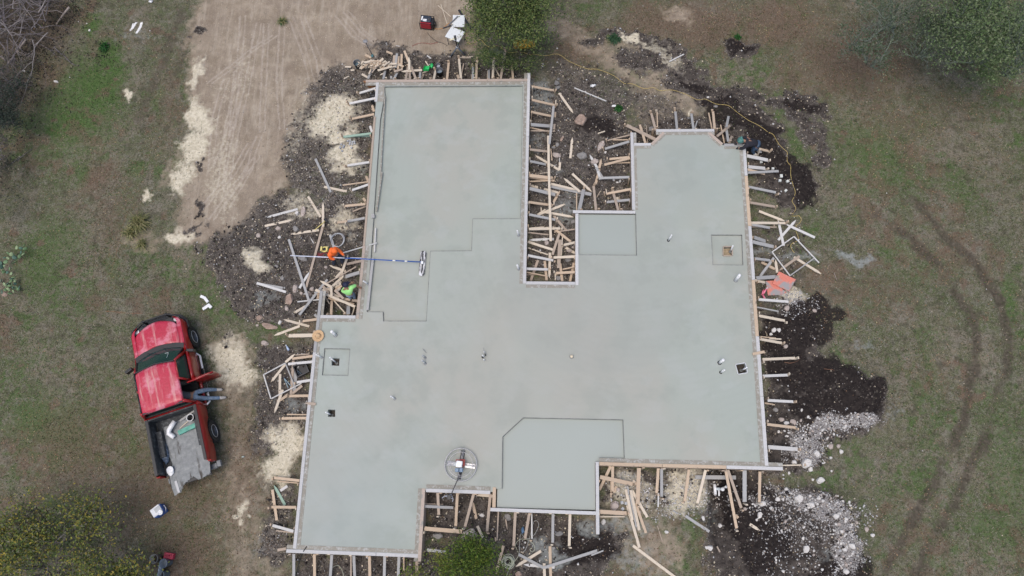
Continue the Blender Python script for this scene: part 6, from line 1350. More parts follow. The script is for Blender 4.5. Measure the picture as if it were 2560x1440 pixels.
# tools lying at the base of the small pit: hose blue scrap
q = PG(1307, 1326, .03); mb = MB(); mb.blob(q, (.07, .10, .02), 9, sub=2, rough=.9); tag(mb.build('blue_rag', mat('blue_rag', (.08, .16, .28), .8), None, True, q), 'crumpled blue rag on the ground below the lower patio', 'rag')
# ------------------------------------------------------------------ rocks
RK = dict(l=mat('limestone_white', (.62, .60, .57), .9, var=.15, scale=9, dirt=(.38, .33, .28)), t=mat('limestone_tan', (.44, .38, .34), .9, var=.3, scale=5, dirt=(.20, .14, .11)), r=mat('rock_reddish', (.33, .24, .19), .9, var=.35, scale=4, dirt=(.42, .34, .28)),
          g=mat('rock_grey', (.26, .25, .24), .9, var=.25, scale=6, dirt=(.14, .12, .10)), s=mat('slate_grey', (.19, .185, .18), .9, var=.2, scale=6))
def rock(px, py, rx, ry, m_, label, rot=0, group=None, h=.6, seed=None):
    seed = seed if seed is not None else int(px*7+py*3) % 97; rx, ry = rx/68, ry/68; q = PG(px, py, min(rx, ry)*h*.35)
    bm = bmesh.new(); bmesh.ops.create_icosphere(bm, subdivisions=3 if rx > .12 else 2, radius=1); v = []
    for a in bm.verts:
        p = a.co.copy(); sd_ = Vector((seed*3.3, seed*1.7, seed))
        k = 1+.35*mnoise.noise(p*1.1+sd_)+.14*mnoise.noise(p*3+sd_); p = p*k
        for q_ in range(5):   # broken faces
            nv = Vector((math.sin(seed*1.3+q_*2.1), math.cos(seed*2.7+q_*1.7), .35*math.sin(q_*3+seed))).normalized(); dd_ = p.dot(nv)-.74
            if dd_ > 0: p = p-nv*dd_*.85
        p.z = max(-.5, min(.62+.12*mnoise.noise(p*2+sd_), p.z))   # worn flat faces
        p.x = max(-.86, min(.9, p.x)); v.append(Vector((p.x*rx, p.y*ry, p.z*min(rx, ry)*h*1.6)))
    f = [tuple(a.index for a in g.verts) for g in bm.faces]; bm.free()
    o = link_mesh('rock', v, f, RK[m_], None, False, q); o.rotation_euler = (0, 0, R(rot)); return tag(o, label, 'rock', group)
a6 = lambda o6, x, y: (o6[0]+x/6, o6[1]+y/6)
A_ = (1310, 180); C_ = (640, 480); D_ = (640, 700); N_6 = (1840, 960); M_6 = (1840, 740)
for (xy, rx, ry, mm, lb, rot) in (
    (a6(A_, 850, 725), 21, 17, 'r', 'large reddish flat boulder between the two upper wings', 20), (a6(A_, 1155, 1110), 9, 19, 't', 'upright tan rock beside the braces of the upper right wing', -25), (a6(A_, 870, 1260), 17, 11, 'g', 'grey brown boulder between two pointed stakes in the upper gap', -12),
    (a6(A_, 485, 1250), 14, 8, 't', 'tan flat rock beside the long strip over the central pit', -10), (a6(A_, 1060, 1350), 12, 10, 't', 'pitted tan rock under a crossed pointed stake', 0), (a6(A_, 490, 170), 9, 8, 's', 'grey concrete lump near the top of the central pit', 10), (a6(A_, 505, 235), 9, 6, 's', 'flatter grey concrete lump at the end of the uppermost pit brace', 20),
    (a6(A_, 500, 1095), 6, 7, 'g', 'small grey rock right of the long pit strip', 0), (a6(A_, 440, 1130), 7, 4, 'g', 'small flat grey rock touching the long pit strip', 0), (a6(A_, 570, 1000), 4, 10, 'r', 'curled reddish bark-like rock in the upper gap', -20), (a6(A_, 515, 110), 5, 4, 's', 'smallest grey lump near the top of the central pit', 0), (a6(A_, 1905, 860), 8, 7, 'g', 'grey rock behind the bay form', 0), (a6(A_, 1220, 1205), 4, 4, 'l', 'small white rock below the upper right wing braces', 0),
    (a6((1310, 420), 1440, 195), 3, 5, 'l', 'right one of three white stones near the small upper patio', 0), (a6((1310, 420), 1400, 215), 5, 3, 'l', 'middle one of three white stones near the small upper patio', 0), (a6((1310, 420), 1348, 180), 4, 4, 'l', 'left one of three white stones near the small upper patio', 0), (a6((1310, 420), 740, 805), 8, 6, 'g', 'grey rock in the corner beside the small upper patio', 0), (a6((1310, 420), 340, 1120), 7, 8, 't', 'tan rock under the boards in the central pit', 0), (a6((1310, 420), 680, 1240), 9, 5, 't', 'tan rock near the right form of the central pit', 0), (a6((1310, 420), 740, 1190), 6, 4, 't', 'small tan rock touching the right form of the central pit', 0), (a6((1310, 420), 660, 1380), 9, 6, 'g', 'grey rock at the lower right of the central pit', 0),
    ((1398, 695), 12, 7, 'g', 'grey brown rock at the bottom of the central pit', 0),
    (a6(C_, 710, 305), 8, 18, 't', 'tall grey tan rock in the dirt pile left of the garage floor', -8), (a6(C_, 612, 315), 6, 6, 'l', 'small pale rock beside the tall grey tan rock', 0), (a6(C_, 335, 545), 9, 6, 't', 'grey tan rock below two pointed stakes left of the slab', 0), (a6(C_, 355, 680), 5, 5, 'l', 'small white round rock in the dirt pile', 0), (a6(C_, 40, 655), 8, 7, 't', 'tan rock at the left edge of the dirt pile', 0), (a6(C_, 600, 560), 9, 9, 'g', 'brown grey rock above a pointed stake in the dirt pile', 0), (a6(C_, 700, 1000), 14, 8, 'g', 'grey rock under the silver pole end', 0), (a6(C_, 1050, 1130), 5, 4, 't', 'small tan rock below the person in orange', -40), (a6(C_, 450, 870), 4, 5, 'g', 'small grey rock left of the leaning grey board', 0), (a6(C_, 310, 1115), 6, 5, 'g', 'small rounded grey rock in the dirt pile', 0), (a6(C_, 395, 1295), 7, 6, 'g', 'grey rock beside the pale sand patch', 0), (a6(C_, 180, 540), 5, 4, 'g', 'small grey rock left of the grey tan rock', 0),
    (a6(D_, 590, 130), 8, 13, 't', 'pinkish tan rock between crossed boards', -20), (a6(D_, 840, 135), 7, 7, 't', 'pinkish rock at the edge of the timber jumble', 0), (a6(D_, 780, 205), 9, 9, 't', 'pinkish rock under crossed boards left of the jumble', 30), (a6(D_, 680, 200), 5, 5, 't', 'small pinkish rock left of the crossed boards', 0), (a6(D_, 500, 290), 12, 15, 'r', 'brown boulder left of the crossed boards', 20), (a6(D_, 460, 425), 6, 9, 't', 'tan rock just below the brown boulder', 10), (a6(D_, 210, 700), 24, 9, 'r', 'long reddish flat rock at the lower dirt pile edge', -6), (a6(D_, 50, 570), 10, 8, 'r', 'reddish rock left of the long flat rock', 30), (a6(D_, 360, 635), 5, 6, 'l', 'small white rock above the long flat rock', 0), (a6(D_, 130, 945), 11, 7, 't', 'pinkish rock on the grass right of the truck', 0), (a6(D_, 20, 680), 5, 4, 't', 'small tan rock left of the long flat reddish rock', 0),
    ((140, 204), 9, 4, 'l', 'white rectangular stone on green grass at the upper left', -5), ((60, 178), 6, 4, 'l', 'white stone under the brush at the upper left', 0), ((224, 76), 4, 5, 'l', 'white stone on green grass near the brush pile', 0), ((197, 54), 2.5, 2.5, 'l', 'tiny white stone nearest the bleached branch', 0), ((217, 59), 2.5, 2, 'l', 'tiny white stone on the greenest grass at upper left', 0), ((375, 77), 3, 2, 'l', 'tiny white stone right of the white paint marks', 0),
    ((1690-44, 640+25), .1, .1, 'l', 'x', 0), (a6(M_6, 760, 185), 8, 8, 't', 'tan rock at the end of the thin grey stick on the right', 0), (a6(M_6, 745, 755), 7, 6, 't', 'pinkish rock at the end of a brace on the lower right side', 0), (a6(M_6, 565, 515), 7, 7, 'l', 'left white rock of a trio on the black soil', 0), (a6(M_6, 645, 510), 6, 6, 'l', 'right white rock of a trio on the black soil', 20), (a6(M_6, 525, 575), 5, 4, 'l', 'lower white rock of a trio on the black soil', 0), (a6(M_6, 1180, 220), 7, 5, 't', 'curved tan rock on black soil beside the grass', -40), (a6(M_6, 1010, 485), 4, 2, 'g', 'tiny grey stone on black soil at the right', 0),
    (a6(N_6, 1060, 1190), 14, 12, 'l', 'large white limestone boulder beside the bottom right corner', 10), (a6(N_6, 1115, 1280), 7, 6, 'l', 'white rock touching the large white boulder', 20), (a6(N_6, 875, 1170), 7, 6, 'l', 'white rock between the corner brace and the boulder', -30), (a6(N_6, 1415, 935), 8, 8, 't', 'pinkish round rock at the edge of the upper rubble', 0), (a6(N_6, 1535, 930), 6, 6, 't', 'pinkish rock right of the round rock on the upper rubble edge', 0), (a6(N_6, 1580, 1015), 6, 6, 'l', 'white rock on the grass right of the upper rubble', 0), (a6(N_6, 1415, 1110), 5, 4, 'l', 'small white rock on the grass below the upper rubble', 0), (a6(N_6, 860, 570), 10, 6, 't', 'pinkish slab of rock above the brace in the upper rubble', -25), (a6(N_6, 680, 530), 8, 6, 't', 'tan rock left of the pinkish slab in the upper rubble', 0), (a6(N_6, 755, 585), 8, 5, 'l', 'white rock below the tan rock in the upper rubble', 0), (a6(N_6, 640, 715), 4, 4, 'l', 'small round white rock nearest the white right form', 0), (a6(N_6, 985, 390), 3, 5, 'l', 'thin white rock above the upper rubble', -20), (a6(N_6, 590, 385), 8, 6, 'g', 'grey rock near the right form above the rubble', 0), (a6(N_6, 1205, 1040), 8, 9, 'l', 'white rock at the lower edge of the upper rubble', 0), (a6(N_6, 1320, 1180), 4, 3, 'l', 'white stone on grass right of the large white boulder', 0), (a6(N_6, 797, 1337), 3.5, 4, 'l', 'white stone on the grass below the corner of the slab', 0), (a6(N_6, 1430, 1305), 3, 3, 'l', 'small pinkish white stone alone on grass below the rubble', 0),
    ((2051, 1201), 11, 8, 'l', 'white rock alone above the lower rubble spread', 10), ((2032, 1199), 4, 3.5, 'l', 'small white rock left of the one above the lower rubble', 0), ((1965, 1223), 5, 5, 'l', 'white stone on grass left above the lower rubble', 0), ((1996, 1246), 11, 10, 'l', 'big white rock in the upper middle of the lower rubble', 0), ((2028, 1262), 8, 8, 'l', 'white rock right of the big rock in the lower rubble', 0), ((1944, 1248), 7, 6, 'l', 'white rock at the upper left of the lower rubble', 0), ((2015, 1372), 8, 9, 'l', 'white rock alone on black soil in the lower rubble', 0), ((2115, 1429), 8, 7, 'l', 'white rock near the bottom edge of the lower rubble', 0), ((2166, 1322), 6, 7, 't', 'pinkish rock on grass right of the lower rubble', 0), ((2181, 1338), 6, 5, 'l', 'white rock on grass right of the lower rubble', 0), ((2142, 1306), 4, 5, 't', 'tan stone at the right edge of the lower rubble', 0), ((1958, 1428), 4, 4, 'l', 'small white rock at the bottom of the lower rubble', 0), ((2090, 1290), 9, 7, 'l', 'white rock on the right arc of the lower rubble', 0), ((2130, 1365), 9, 7, 'l', 'flat white rock on the right arc of the lower rubble', 0), ((2112, 1374), 7, 5, 'l', 'white rock left of the flat rock on the right arc', 0),
    (a6((1360, 1140), 1060, 745), 13, 11, 't', 'speckled boulder in the corner below the bottom right edge', 0), (a6((1360, 1140), 890, 990), 6, 8, 'l', 'white rock below the braces of the lower patio corner', 0), (a6((1360, 1140), 1840, 1140), 6, 4, 'l', 'white rock alone on brown grass below the slab', 0), (a6((1360, 1140), 1110, 500), 6, 6, 't', 'tan rubble lump near the bundle top', 0), (a6((1360, 1140), 580, 1252), 3.5, 2, 'l', 'small cream stone below the lower patio', 0), (a6((1360, 1140), 225, 1165), 11, 6, 's', 'flat grey rock below the lower patio', 0), (a6((1360, 1140), 145, 1380), 5, 3.5, 'g', 'grey stone above the crossed stakes', 0), (a6((1360, 1140), 1430, 840), 5, 5, 't', 'tan rock under the lumber bundle', 0),
    ((1775, 1370), 8, 7, 'l', 'white rock at the bottom left of the trench soil', 0), ((1766, 1369), 4, 4, 'l', 'small white rock touching the one by the trench', 0), ((1800, 1314), 6, 6, 'l', 'white rock in the trench soil below the fitting', 0), ((1899, 1287), 6, 8, 'l', 'white rock below the wide grey brace', 0), ((1758, 1295), 5, 6, 'l', 'white rock left of the trench', 0), ((1863, 1272), 5, 4, 't', 'tan stone at the end of the brown brace', 0), ((1905, 1258), 10, 7, 'l', 'white rock right of the orange brace at the bottom right', 0),
    (a6((1040, 1200), 800, 830), 21, 16, 't', 'big pinkish tan boulder above the bottom bush', 0), (a6((1040, 1200), 990, 530), 7, 5, 'l', 'white oval rock in the small lower pit', -20), (a6((1040, 1200), 1380, 550), 9, 10, 'g', 'pale stump-like rock below the lower patio', 0), (a6((1040, 1200), 330, 840), 14, 8, 'g', 'dark grey flat rock in the small lower pit', 0), (a6((1040, 1200), 1630, 940), 4, 3, 'l', 'small white stone between thin hoses', 30), (a6((1040, 1200), 1540, 1410), 9, 6, 'r', 'brown rock at the bottom edge below the hose coil', 0),
    ((1461, 392+0), 2, 2, 'l', 'x', 0), ((1393, 121), 3, 2.5, 'l', 'white stone beside the yellow cord near the top tree', 0), ((1770, 243), 5, 3, 'l', 'pale stone beside the yellow cord near the bay', 0), ((1789, 266), 8, 4, 'g', 'grey stone beside the yellow cord near the bay', 0), ((1721, 295), 5, 4, 's', 'grey stone between braces on top of the bay', 0), ((1894, 282), 4, 3, 't', 'tan stone on dark soil right of the bay', 0), ((1933, 310), 3, 3, 'l', 'white stone on dark soil nearest the yellow cord bend', 0), ((1628, 323+0), 8, 8, 'g', 'grey rock at the left shoulder of the bay', 0)):
    if lb != 'x': rock(xy[0], xy[1], rx, ry, mm, lb, rot)
# medium rubble stones of the two spreads: each its own object, nothing tells them apart
rr = random.Random(21); spread = [(2050, 1070, 70, 32, 45), (1990, 1095, 38, 38, 26), (2150, 1045, 50, 22, 12), (2040, 1255, 95, 22, 34), (2108, 1350, 26, 80, 50), (1985, 1300, 80, 55, 14), (1780, 1240, 26, 45, 8), (1905, 1280, 36, 30, 12), (1985, 1400, 90, 40, 10)]
protos = []
for cx, cy, rx, ry, n in spread:
    up_ = cy < 1150
    for _ in range(n):
        a = rr.uniform(0, 6.28); r = math.sqrt(rr.random()); x, y = cx+rx*r*math.cos(a), cy+ry*r*math.sin(a); s = rr.uniform(1.6, 4.2)*(1.0 if rr.random() < .8 else 1.25)
        lab, grp = ('fist sized white limestone rock within the upper white rubble right of the slab', 'white rocks of the upper rubble') if up_ else ('fist sized white limestone rock within the lower white rubble spread', 'white rocks of the lower rubble')
        if len(protos) < 12:
            o = rock(x, y, 4, 3.4, 'l' if len(protos) % 5 else 't', lab, 0, grp, .7, len(protos)*5); protos.append(o)
        else:
            o = rr.choice(protos).copy(); COL.objects.link(o); o.location = PG(x, y, .02); o['label'] = lab; o['group'] = grp; 
        o.scale = (s/4, s/4*rr.uniform(.7, 1.1), s/4); o.rotation_euler = (0, 0, rr.uniform(0, 6.28))
# uncountable gravel, clods, chips
WHITE = [(.60, .59, .58), (.54, .52, .49), (.45, .43, .41)]; TANS = [(.50, .42, .30), (.62, .54, .40), (.40, .33, .25), (.56, .48, .38)]; DARKS = [(.05, .042, .038), (.09, .075, .066), (.035, .03, .03), (.14, .12, .105)]; GREYS = [(.26, .24, .22), (.34, .31, .28), (.18, .16, .15)]
stones('white_gravel', scatter_pts(5600, lambda x, y, m: m['chip']**2*.9*np.clip(fbm(x, y, 3, 97)*4-1.3, .05, 1)*(x > 1.2)), .008, .042, WHITE, 'white limestone gravel spread over the dark soil', power=2.6)
stones('cream_gravel', scatter_pts(2600, lambda x, y, m: (m['cream']**.8)*.5*(fbm(x, y, 2, 91) > .45)), .004, .016, TANS, 'cream crushed stone in patches', power=2)
stones('soil_clods', scatter_pts(11000, lambda x, y, m: m['dark']*(1-m['cream'])), .010, .060, DARKS+[(.11, .095, .082), (.075, .065, .057)], 'dark crumbly soil clods', power=3, flat=.8, cat='soil')
stones('mixed_gravel', scatter_pts(12000, lambda x, y, m: m['dark']*(1-m['wet']*.8)*(1-.7*np.clip((m['dark']-.7)*3, 0, 1))), .008, .045, TANS+GREYS+WHITE[:1], 'mixed small stones in the dug soil', power=2.4)
stones('pad_pebbles', scatter_pts(5000, lambda x, y, m: m['dirt']*.6), .005, .022, TANS+GREYS, 'small pebbles on the dirt pad', power=2)
stones('scattered_stones', scatter_pts(450, lambda x, y, m: (1-m['dirt'])*(1-m['dark'])*.5), .008, .035, WHITE+TANS, 'sparse pale stones in the grass', power=3)
# grass blades and fallen leaves
def turf(name, n, w, hgt, palette, label, wfun, spread_=.05, cat='grass', flat=False):
    p = scatter_pts(n, wfun); n = len(p); shade = (.35+1.2*fbm(p[:, 0], p[:, 1], 1.3, 95))*(.6+.75*fbm(p[:, 0], p[:, 1], 5, 96)); a = _sx.rand(n)*6.28; h = hgt*(.5+_sx.rand(n)); lean = spread_*(_sx.rand(n, 2)-.5)*2
    d = np.stack([np.cos(a), np.sin(a), np.zeros(n)], 1)*w*(.6+.8*_sx.rand(n, 1))
    if flat:
        e = np.stack([-np.sin(a), np.cos(a), np.zeros(n)], 1)*w*.6; tilt = (_sx.rand(n, 1)-.5)*[[0, 0, .03]]
        up = np.array([0, 0, .012]); v = np.stack([p-d+up, p-e+up+tilt, p+d+up, p+e+up-tilt], 1); f = (np.array([(0, 1, 2, 3)])[None]+np.arange(n)[:, None, None]*4).reshape(-1, 4); k = 4
    else:
        tip = p+np.concatenate([lean, h[:, None]], 1); v = np.stack([p-d*.5, p+d*.5, tip], 1); f = (np.array([(0, 1, 2)])[None]+np.arange(n)[:, None, None]*3).reshape(-1, 3); k = 3
    pal = np.array(palette); col = pal[_sx.randint(0, len(pal), n)]*(1+(_sx.rand(n, 1)-.5)*.6)*shade[:, None]
    o = raw_mesh(name, v.reshape(-1, 3), f, k, np.repeat(col, k, 0).clip(0, 1), LEAF); return tag(o, label, cat, kind='stuff')
turf('dry_grass', 48000, .022, .05, [(.24, .225, .15), (.30, .275, .20), (.18, .165, .11), (.13, .15, .07), (.21, .195, .145)], 'short dry grass over the lot', lambda x, y, m: (1-m['dirt'])*(1-m['dark'])*(1-.6*m['rut_brush'])*(1-.5*m['green'])*.8*np.clip(fbm(x, y, 2.2, 61)*2.2-.6, .1, 1), .10)
turf('green_grass', 50000, .020, .055, [(.07, .13, .04), (.10, .17, .055), (.14, .17, .07), (.06, .10, .035)], 'patches of green grass', lambda x, y, m: np.clip(m['green']*1.2+.35*(fbm(x, y, 1.3, 77) > .56), 0, 1)*(1-m['dirt'])*(1-m['dark'])*.8, .08)
turf('fallen_leaves', 26000, .026, .0, [(.24, .15, .09), (.30, .20, .12), (.18, .11, .07), (.36, .29, .17), (.13, .09, .06)], 'small brown fallen leaves', lambda x, y, m: np.clip(m['brown']*1.1+.12, 0, 1)*(1-m['dirt'])*(1-m['dark']*.9)*(1-m['cream'])*.7, cat='leaves', flat=True)
# ------------------------------------------------------------------ trees and shrubs
BARK = mat('bark_grey', (.13, .115, .10), .95, var=.35, scale=8, dirt=(.26, .25, .23)); LICH = mat('bark_lichen', (.20, .24, .20), .95, var=.3, scale=10, dirt=(.10, .09, .08)); TWIG = mat('dead_twig', (.17, .15, .155), .95, var=.45, scale=3)
def grow(mb, p, d, ln, r, depth, rnd, tips, curl=.35, seg=4, kids=(2, 3), spread_=.9, flat=0.0, up=.1):
    pts = [p.copy()]; rs = [r]
    for i in range(seg):
        d = (d+Vector((rnd.uniform(-1, 1), rnd.uniform(-1, 1), rnd.uniform(-1, 1)*(1-flat)))*curl*.5+Vector((0, 0, up*.2))).normalized(); p = p+d*ln/seg; 
        if p.z < .12: p.z = .12; d.z = abs(d.z)*.3
        pts.append(p.copy()); rs.append(r*(1-.55*(i+1)/seg))
        if depth <= 1: tips.append(p.copy())
    mb.tube(pts, rs, 5 if depth > 1 else 4, cap=depth > 1)
    if depth <= 0: return
    for _ in range(rnd.randint(*kids)):
        k = rnd.randint(max(1, seg-2), seg); nd = (d+Vector((rnd.uniform(-1, 1), rnd.uniform(-1, 1), rnd.uniform(-1, 1)*(1-flat)))*spread_).normalized()
        grow(mb, pts[k], nd, ln*rnd.uniform(.6, .85), rs[k]*.75, depth-1, rnd, tips, curl, seg, kids, spread_, flat, up)
def leaves(name, centers, n, size, clump, palette, parent, origin, seed, flat=.3):
    rs = np.random.RandomState(seed); C_ = np.array([tuple(c) for c in centers]); idx = rs.randint(0, len(C_), n); cn = np.array([mnoise.noise(Vector(c)*.9)+.5 for c in C_])
    keep = rs.rand(n) < np.clip(cn[idx]*1.5, .12, 1); idx = idx[keep]; n = len(idx)
    p = C_[idx]+rs.normal(0, clump, (n, 3))*[1, 1, .7]; p[:, 2] = np.maximum(p[:, 2], .05); s = size*(.55+.9*rs.rand(n)); a = rs.rand(n)*6.28; t = (rs.rand(n)-.5)*2.4*(1-flat)
    d1 = np.stack([np.cos(a)*np.cos(t), np.sin(a)*np.cos(t), np.sin(t)], 1)*s[:, None]; nn_ = rs.normal(0, 1, (n, 3))+[0, 0, 1.2]; d2 = np.cross(nn_, d1); d2 /= np.linalg.norm(d2, axis=1)[:, None]+1e-9; d2 *= (s*.5)[:, None]
    v = np.stack([p-d1, p-d2*.9, p+d1, p+d2*.9], 1)-np.array(origin); f = (np.array([(0, 1, 2, 3)])[None]+np.arange(n)[:, None, None]*4).reshape(-1, 4)
    pal = np.array(palette); ci = rs.randint(0, len(pal), n); g = cn[idx]; col = pal[ci]*(1+(rs.rand(n, 1)-.5)*.5); o = raw_mesh(name, v.reshape(-1, 3), f, 4, np.repeat(col, 4, 0).clip(0, 1), LEAF); o.parent = parent; return o
def tree(name, base_px, zc, crown, label, cat, seed, n, size, clump, palette, bark=BARK, trunk_r=.12, depth=4, kids=(2, 3), sparse=1.0, stems=4, hgt=None, group=None, flat=.3, lnk=.5):
    """crown: list of (px,py,rx,ry) blobs at height zc"""
    rnd = random.Random(seed); b = PG(*base_px); t = tag(empty(name, b), label, cat, group); tips = []; mb = MB(); H_ = hgt or zc
    cs = [(P(x, y, zc), rx/60, ry/60) for x, y, rx, ry in crown]
    for s in range(stems):
        c, rx, ry = cs[s % len(cs)]; tgt = c+Vector((rnd.uniform(-.4, .4)*rx, rnd.uniform(-.4, .4)*ry, rnd.uniform(-.2, .1)*H_)); st = b+Vector((rnd.uniform(-.15, .15), rnd.uniform(-.15, .15), -.1)); mid = st.lerp(tgt, .5)+Vector((rnd.uniform(-.3, .3), rnd.uniform(-.3, .3), .25*H_))
        pts = [st.lerp(mid, k/3) for k in range(3)]+[mid.lerp(tgt, k/3) for k in range(4)]; mb.tube(pts, [trunk_r*(1-.11*k) for k in range(7)], 7)
        for k in range(3):
            d = Vector((rnd.uniform(-1, 1), rnd.uniform(-1, 1), rnd.uniform(-.1, .6))).normalized(); grow(mb, pts[rnd.randint(3, 6)], d, lnk*max(rx, ry), trunk_r*.4, depth-1, rnd, tips, .5, 4, kids, .9, .3, .1)
    for c, rx, ry in cs:   # outer sprays reach the crown outline
        for k in range(int(10*sparse)+4):
            a = rnd.uniform(0, 6.28); q = rnd.uniform(.35, .95); tp = c+Vector((rx*q*math.cos(a), ry*q*math.sin(a), (1-q*q)*H_*.22-rnd.uniform(0, .25)*H_)); s0 = c+Vector((rx*.2*math.cos(a), ry*.2*math.sin(a), -.25*H_)); 
            if tp.z < .2: tp.z = .2
            d = (tp-s0); grow(mb, s0, d.normalized(), d.length, trunk_r*.3, 2, rnd, tips, .3, 5, kids, .8, .3, .05)
    o = mb.build('trunk', bark, t, True); o.data.transform(Matrix.Translation(-b)); o.location = (0, 0, 0)
    if n: leaves('crown', tips, n, size, clump, palette, t, b, seed+1, flat)
    return t
OAK = [(.13, .19, .06), (.18, .23, .08), (.08, .125, .04), (.22, .25, .09), (.05, .08, .03)]
tree('oak_tree', (1262, 60), 2.8, [(1280, 5, 75, 45), (1268, 55, 55, 26), (1222, -15, 36, 50), (1345, 20, 48, 45), (1300, -60, 90, 50)], 'green leafy oak tree at the top edge beside the white tables', 'tree', 3, 38000, .042, .24, OAK, trunk_r=.10, sparse=1.2)
tree('oak_sapling', (1300, 150), .7, [(1265, 112, 50, 22), (1225, 150, 40, 16), (1310, 158, 45, 16), (1360, 105, 28, 24)], 'low oak shoots around the yellow barrel at the top', 'shrub', 5, 4200, .036, .13, OAK, trunk_r=.02, stems=5, lnk=.3)
tree('oak_tree', (2480, 70), 3.4, [(2510, 30, 80, 60), (2440, 60, 70, 55), (2550, 90, 50, 60), (2440, -30, 90, 50), (2390, 40, 45, 45), (2480, 120, 60, 35), (2540, 150, 40, 40)], 'green oak tree filling the top right corner', 'tree', 8, 30000, .044, .30, [(.13, .20, .08), (.19, .25, .12), (.09, .14, .06), (.22, .26, .15)], bark=LICH, trunk_r=.10, sparse=1.2)
tree('lichen_tree', (2240, 70), 2.2, [(2210, 50, 70, 45), (2150, 100, 50, 34), (2190, 140, 40, 38), (2270, 10, 70, 40), (2320, 70, 45, 35), (2310, 120, 40, 30)], 'sparse lichen covered small tree left of the top right oak', 'tree', 12, 7500, .042, .13, [(.11, .155, .095), (.16, .19, .13), (.06, .10, .045)], bark=LICH, trunk_r=.05, sparse=1.6)
YEL = [(.27, .27, .06), (.18, .22, .055), (.09, .135, .04), (.36, .29, .06), (.14, .18, .06), (.06, .09, .03), (.20, .20, .13)]
tree('yellow_green_tree', (150, 1490), 2.0, [(170, 1345, 75, 45), (60, 1325, 60, 45), (110, 1420, 110, 55), (260, 1425, 60, 50), (215, 1290, 45, 22), (320, 1455, 36, 30), (0, 1390, 60, 80), (90, 1285, 40, 20)], 'yellowish green tree crown in the bottom left corner', 'tree', 17, 25000, .046, .22, YEL, trunk_r=.09, sparse=1.0)
BUSH = [(.10, .17, .025), (.13, .20, .035), (.055, .10, .018), (.17, .20, .04), (.03, .055, .014)]
tree('green_bush', (1160, 1440), 1.3, [(1190, 1375, 45, 30), (1215, 1420, 40, 40), (1150, 1430, 40, 30), (1170, 1390, 30, 25), (1195, 1455, 55, 25)], 'dense bright green bush at the bottom edge below the small pit', 'bush', 23, 9500, .036, .11, BUSH, trunk_r=.03, stems=6, lnk=.4)
tree('yellow_green_bush', (1070, 1460), 1.0, [(1085, 1425, 40, 25), (1040, 1440, 30, 16), (1120, 1400, 26, 18), (1100, 1455, 45, 14)], 'looser yellow-green bush left of the dense bush at the bottom', 'bush', 29, 3800, .034, .11, BUSH[3:4]+YEL[:2]+BUSH[:1], trunk_r=.025, stems=5, lnk=.4)
tree('juniper_shrub', (-20, 240), 1.6, [(20, 205, 50, 35), (-10, 250, 60, 50), (15, 300, 34, 30), (-30, 180, 60, 40)], 'dark grey-green juniper shrub on the left edge below the brush', 'shrub', 31, 8500, .040, .13, [(.045, .065, .048), (.06, .08, .06), (.03, .045, .035)], bark=TWIG, trunk_r=.05)
# dead brush pile, upper left
rnd = random.Random(41); b = PG(60, 60); t = tag(empty('brush_pile', b), 'tangled pile of dead grey branches in the top left corner', 'brush pile'); alltips = []
for part in range(98):
    mb = MB(); tips = []
    for k in range(1):
        x, y = rnd.uniform(-60, 120), rnd.uniform(-60, 105); s = P(x, y, rnd.uniform(.15, 1.3)); a = rnd.uniform(0, 6.28); d = Vector((math.cos(a), math.sin(a), rnd.uniform(-.1, .25))).normalized(); grow(mb, s, d, rnd.uniform(.8, 1.9), rnd.uniform(.010, .030), 4, rnd, tips, .5, 5, (2, 3), .7, .5, .02)
    alltips += tips
    o = mb.build('branch', TWIG if part % 3 else mat('twig_pale', (.30, .27, .26), .95, var=.3), t, True); o.data.transform(Matrix.Translation(-b))
leaves('undergrowth', [Vector((q.x, q.y, rnd.uniform(.05, .4))) for q in alltips], 12000, .05, .22, [(.035, .030, .026), (.055, .045, .038), (.03, .035, .025), (.09, .07, .055)], t, b, 77)
tree('dark_shrub', (-25, 440), 1.2, [(-5, 400, 40, 45), (-20, 480, 50, 50), (5, 350, 30, 25)], 'dark straggly shrub on the left edge above the prickly pear', 'shrub', 61, 3800, .040, .15, [(.04, .05, .035), (.07, .075, .05), (.09, .08, .06)], bark=TWIG, trunk_r=.035)
def branch(pts, r, label, m_=None, seed=1, kids=3):
    rnd = random.Random(seed); q = [PG(x, y, h) for x, y, h in pts]; c = q[0]; mb = MB(); mb.tube([v-c for v in q], [r*(1-.5*i/(len(q)-1)) for i in range(len(q))], 6); tips = []
    for k in range(kids): grow(mb, q[rnd.randint(1, len(q)-1)]-c, Vector((rnd.uniform(-1, 1), rnd.uniform(-1, 1), .1)).normalized(), r*14, r*.4, 1, rnd, tips, .5, 4, (1, 2), .8, .8, 0)
    o = mb.build('fallen_branch', m_ or TWIG, None, True); o.location = c; return tag(o, label, 'branch')
pb = mat('bleached_wood', (.34, .29, .26), .9, var=.2)
branch([(173, 18, .5), (160, 34, .35), (140, 62, .1)], .05, 'bleached thick branch end sticking out of the brush pile', pb, 2, 1)
branch([(65, 98, .4), (48, 122, .2), (20, 158, .05)], .05, 'pale broken branch below the brush pile', pb, 3, 1)
branch([(2, 140, .1), (14, 152, .05)], .045, 'short pale branch stub on the left edge', pb, 4, 0)
branch([(100, 110, .3), (125, 125, .1), (140, 139, .05)], .022, 'thin curved branch on the grass right of the brush pile', None, 5, 2)
branch([(135, 118, .2), (150, 132, .08), (165, 144, .05), (178, 158, .05), (185, 163, .1)], .024, 'forked thin branch furthest from the brush pile', None, 6, 4)
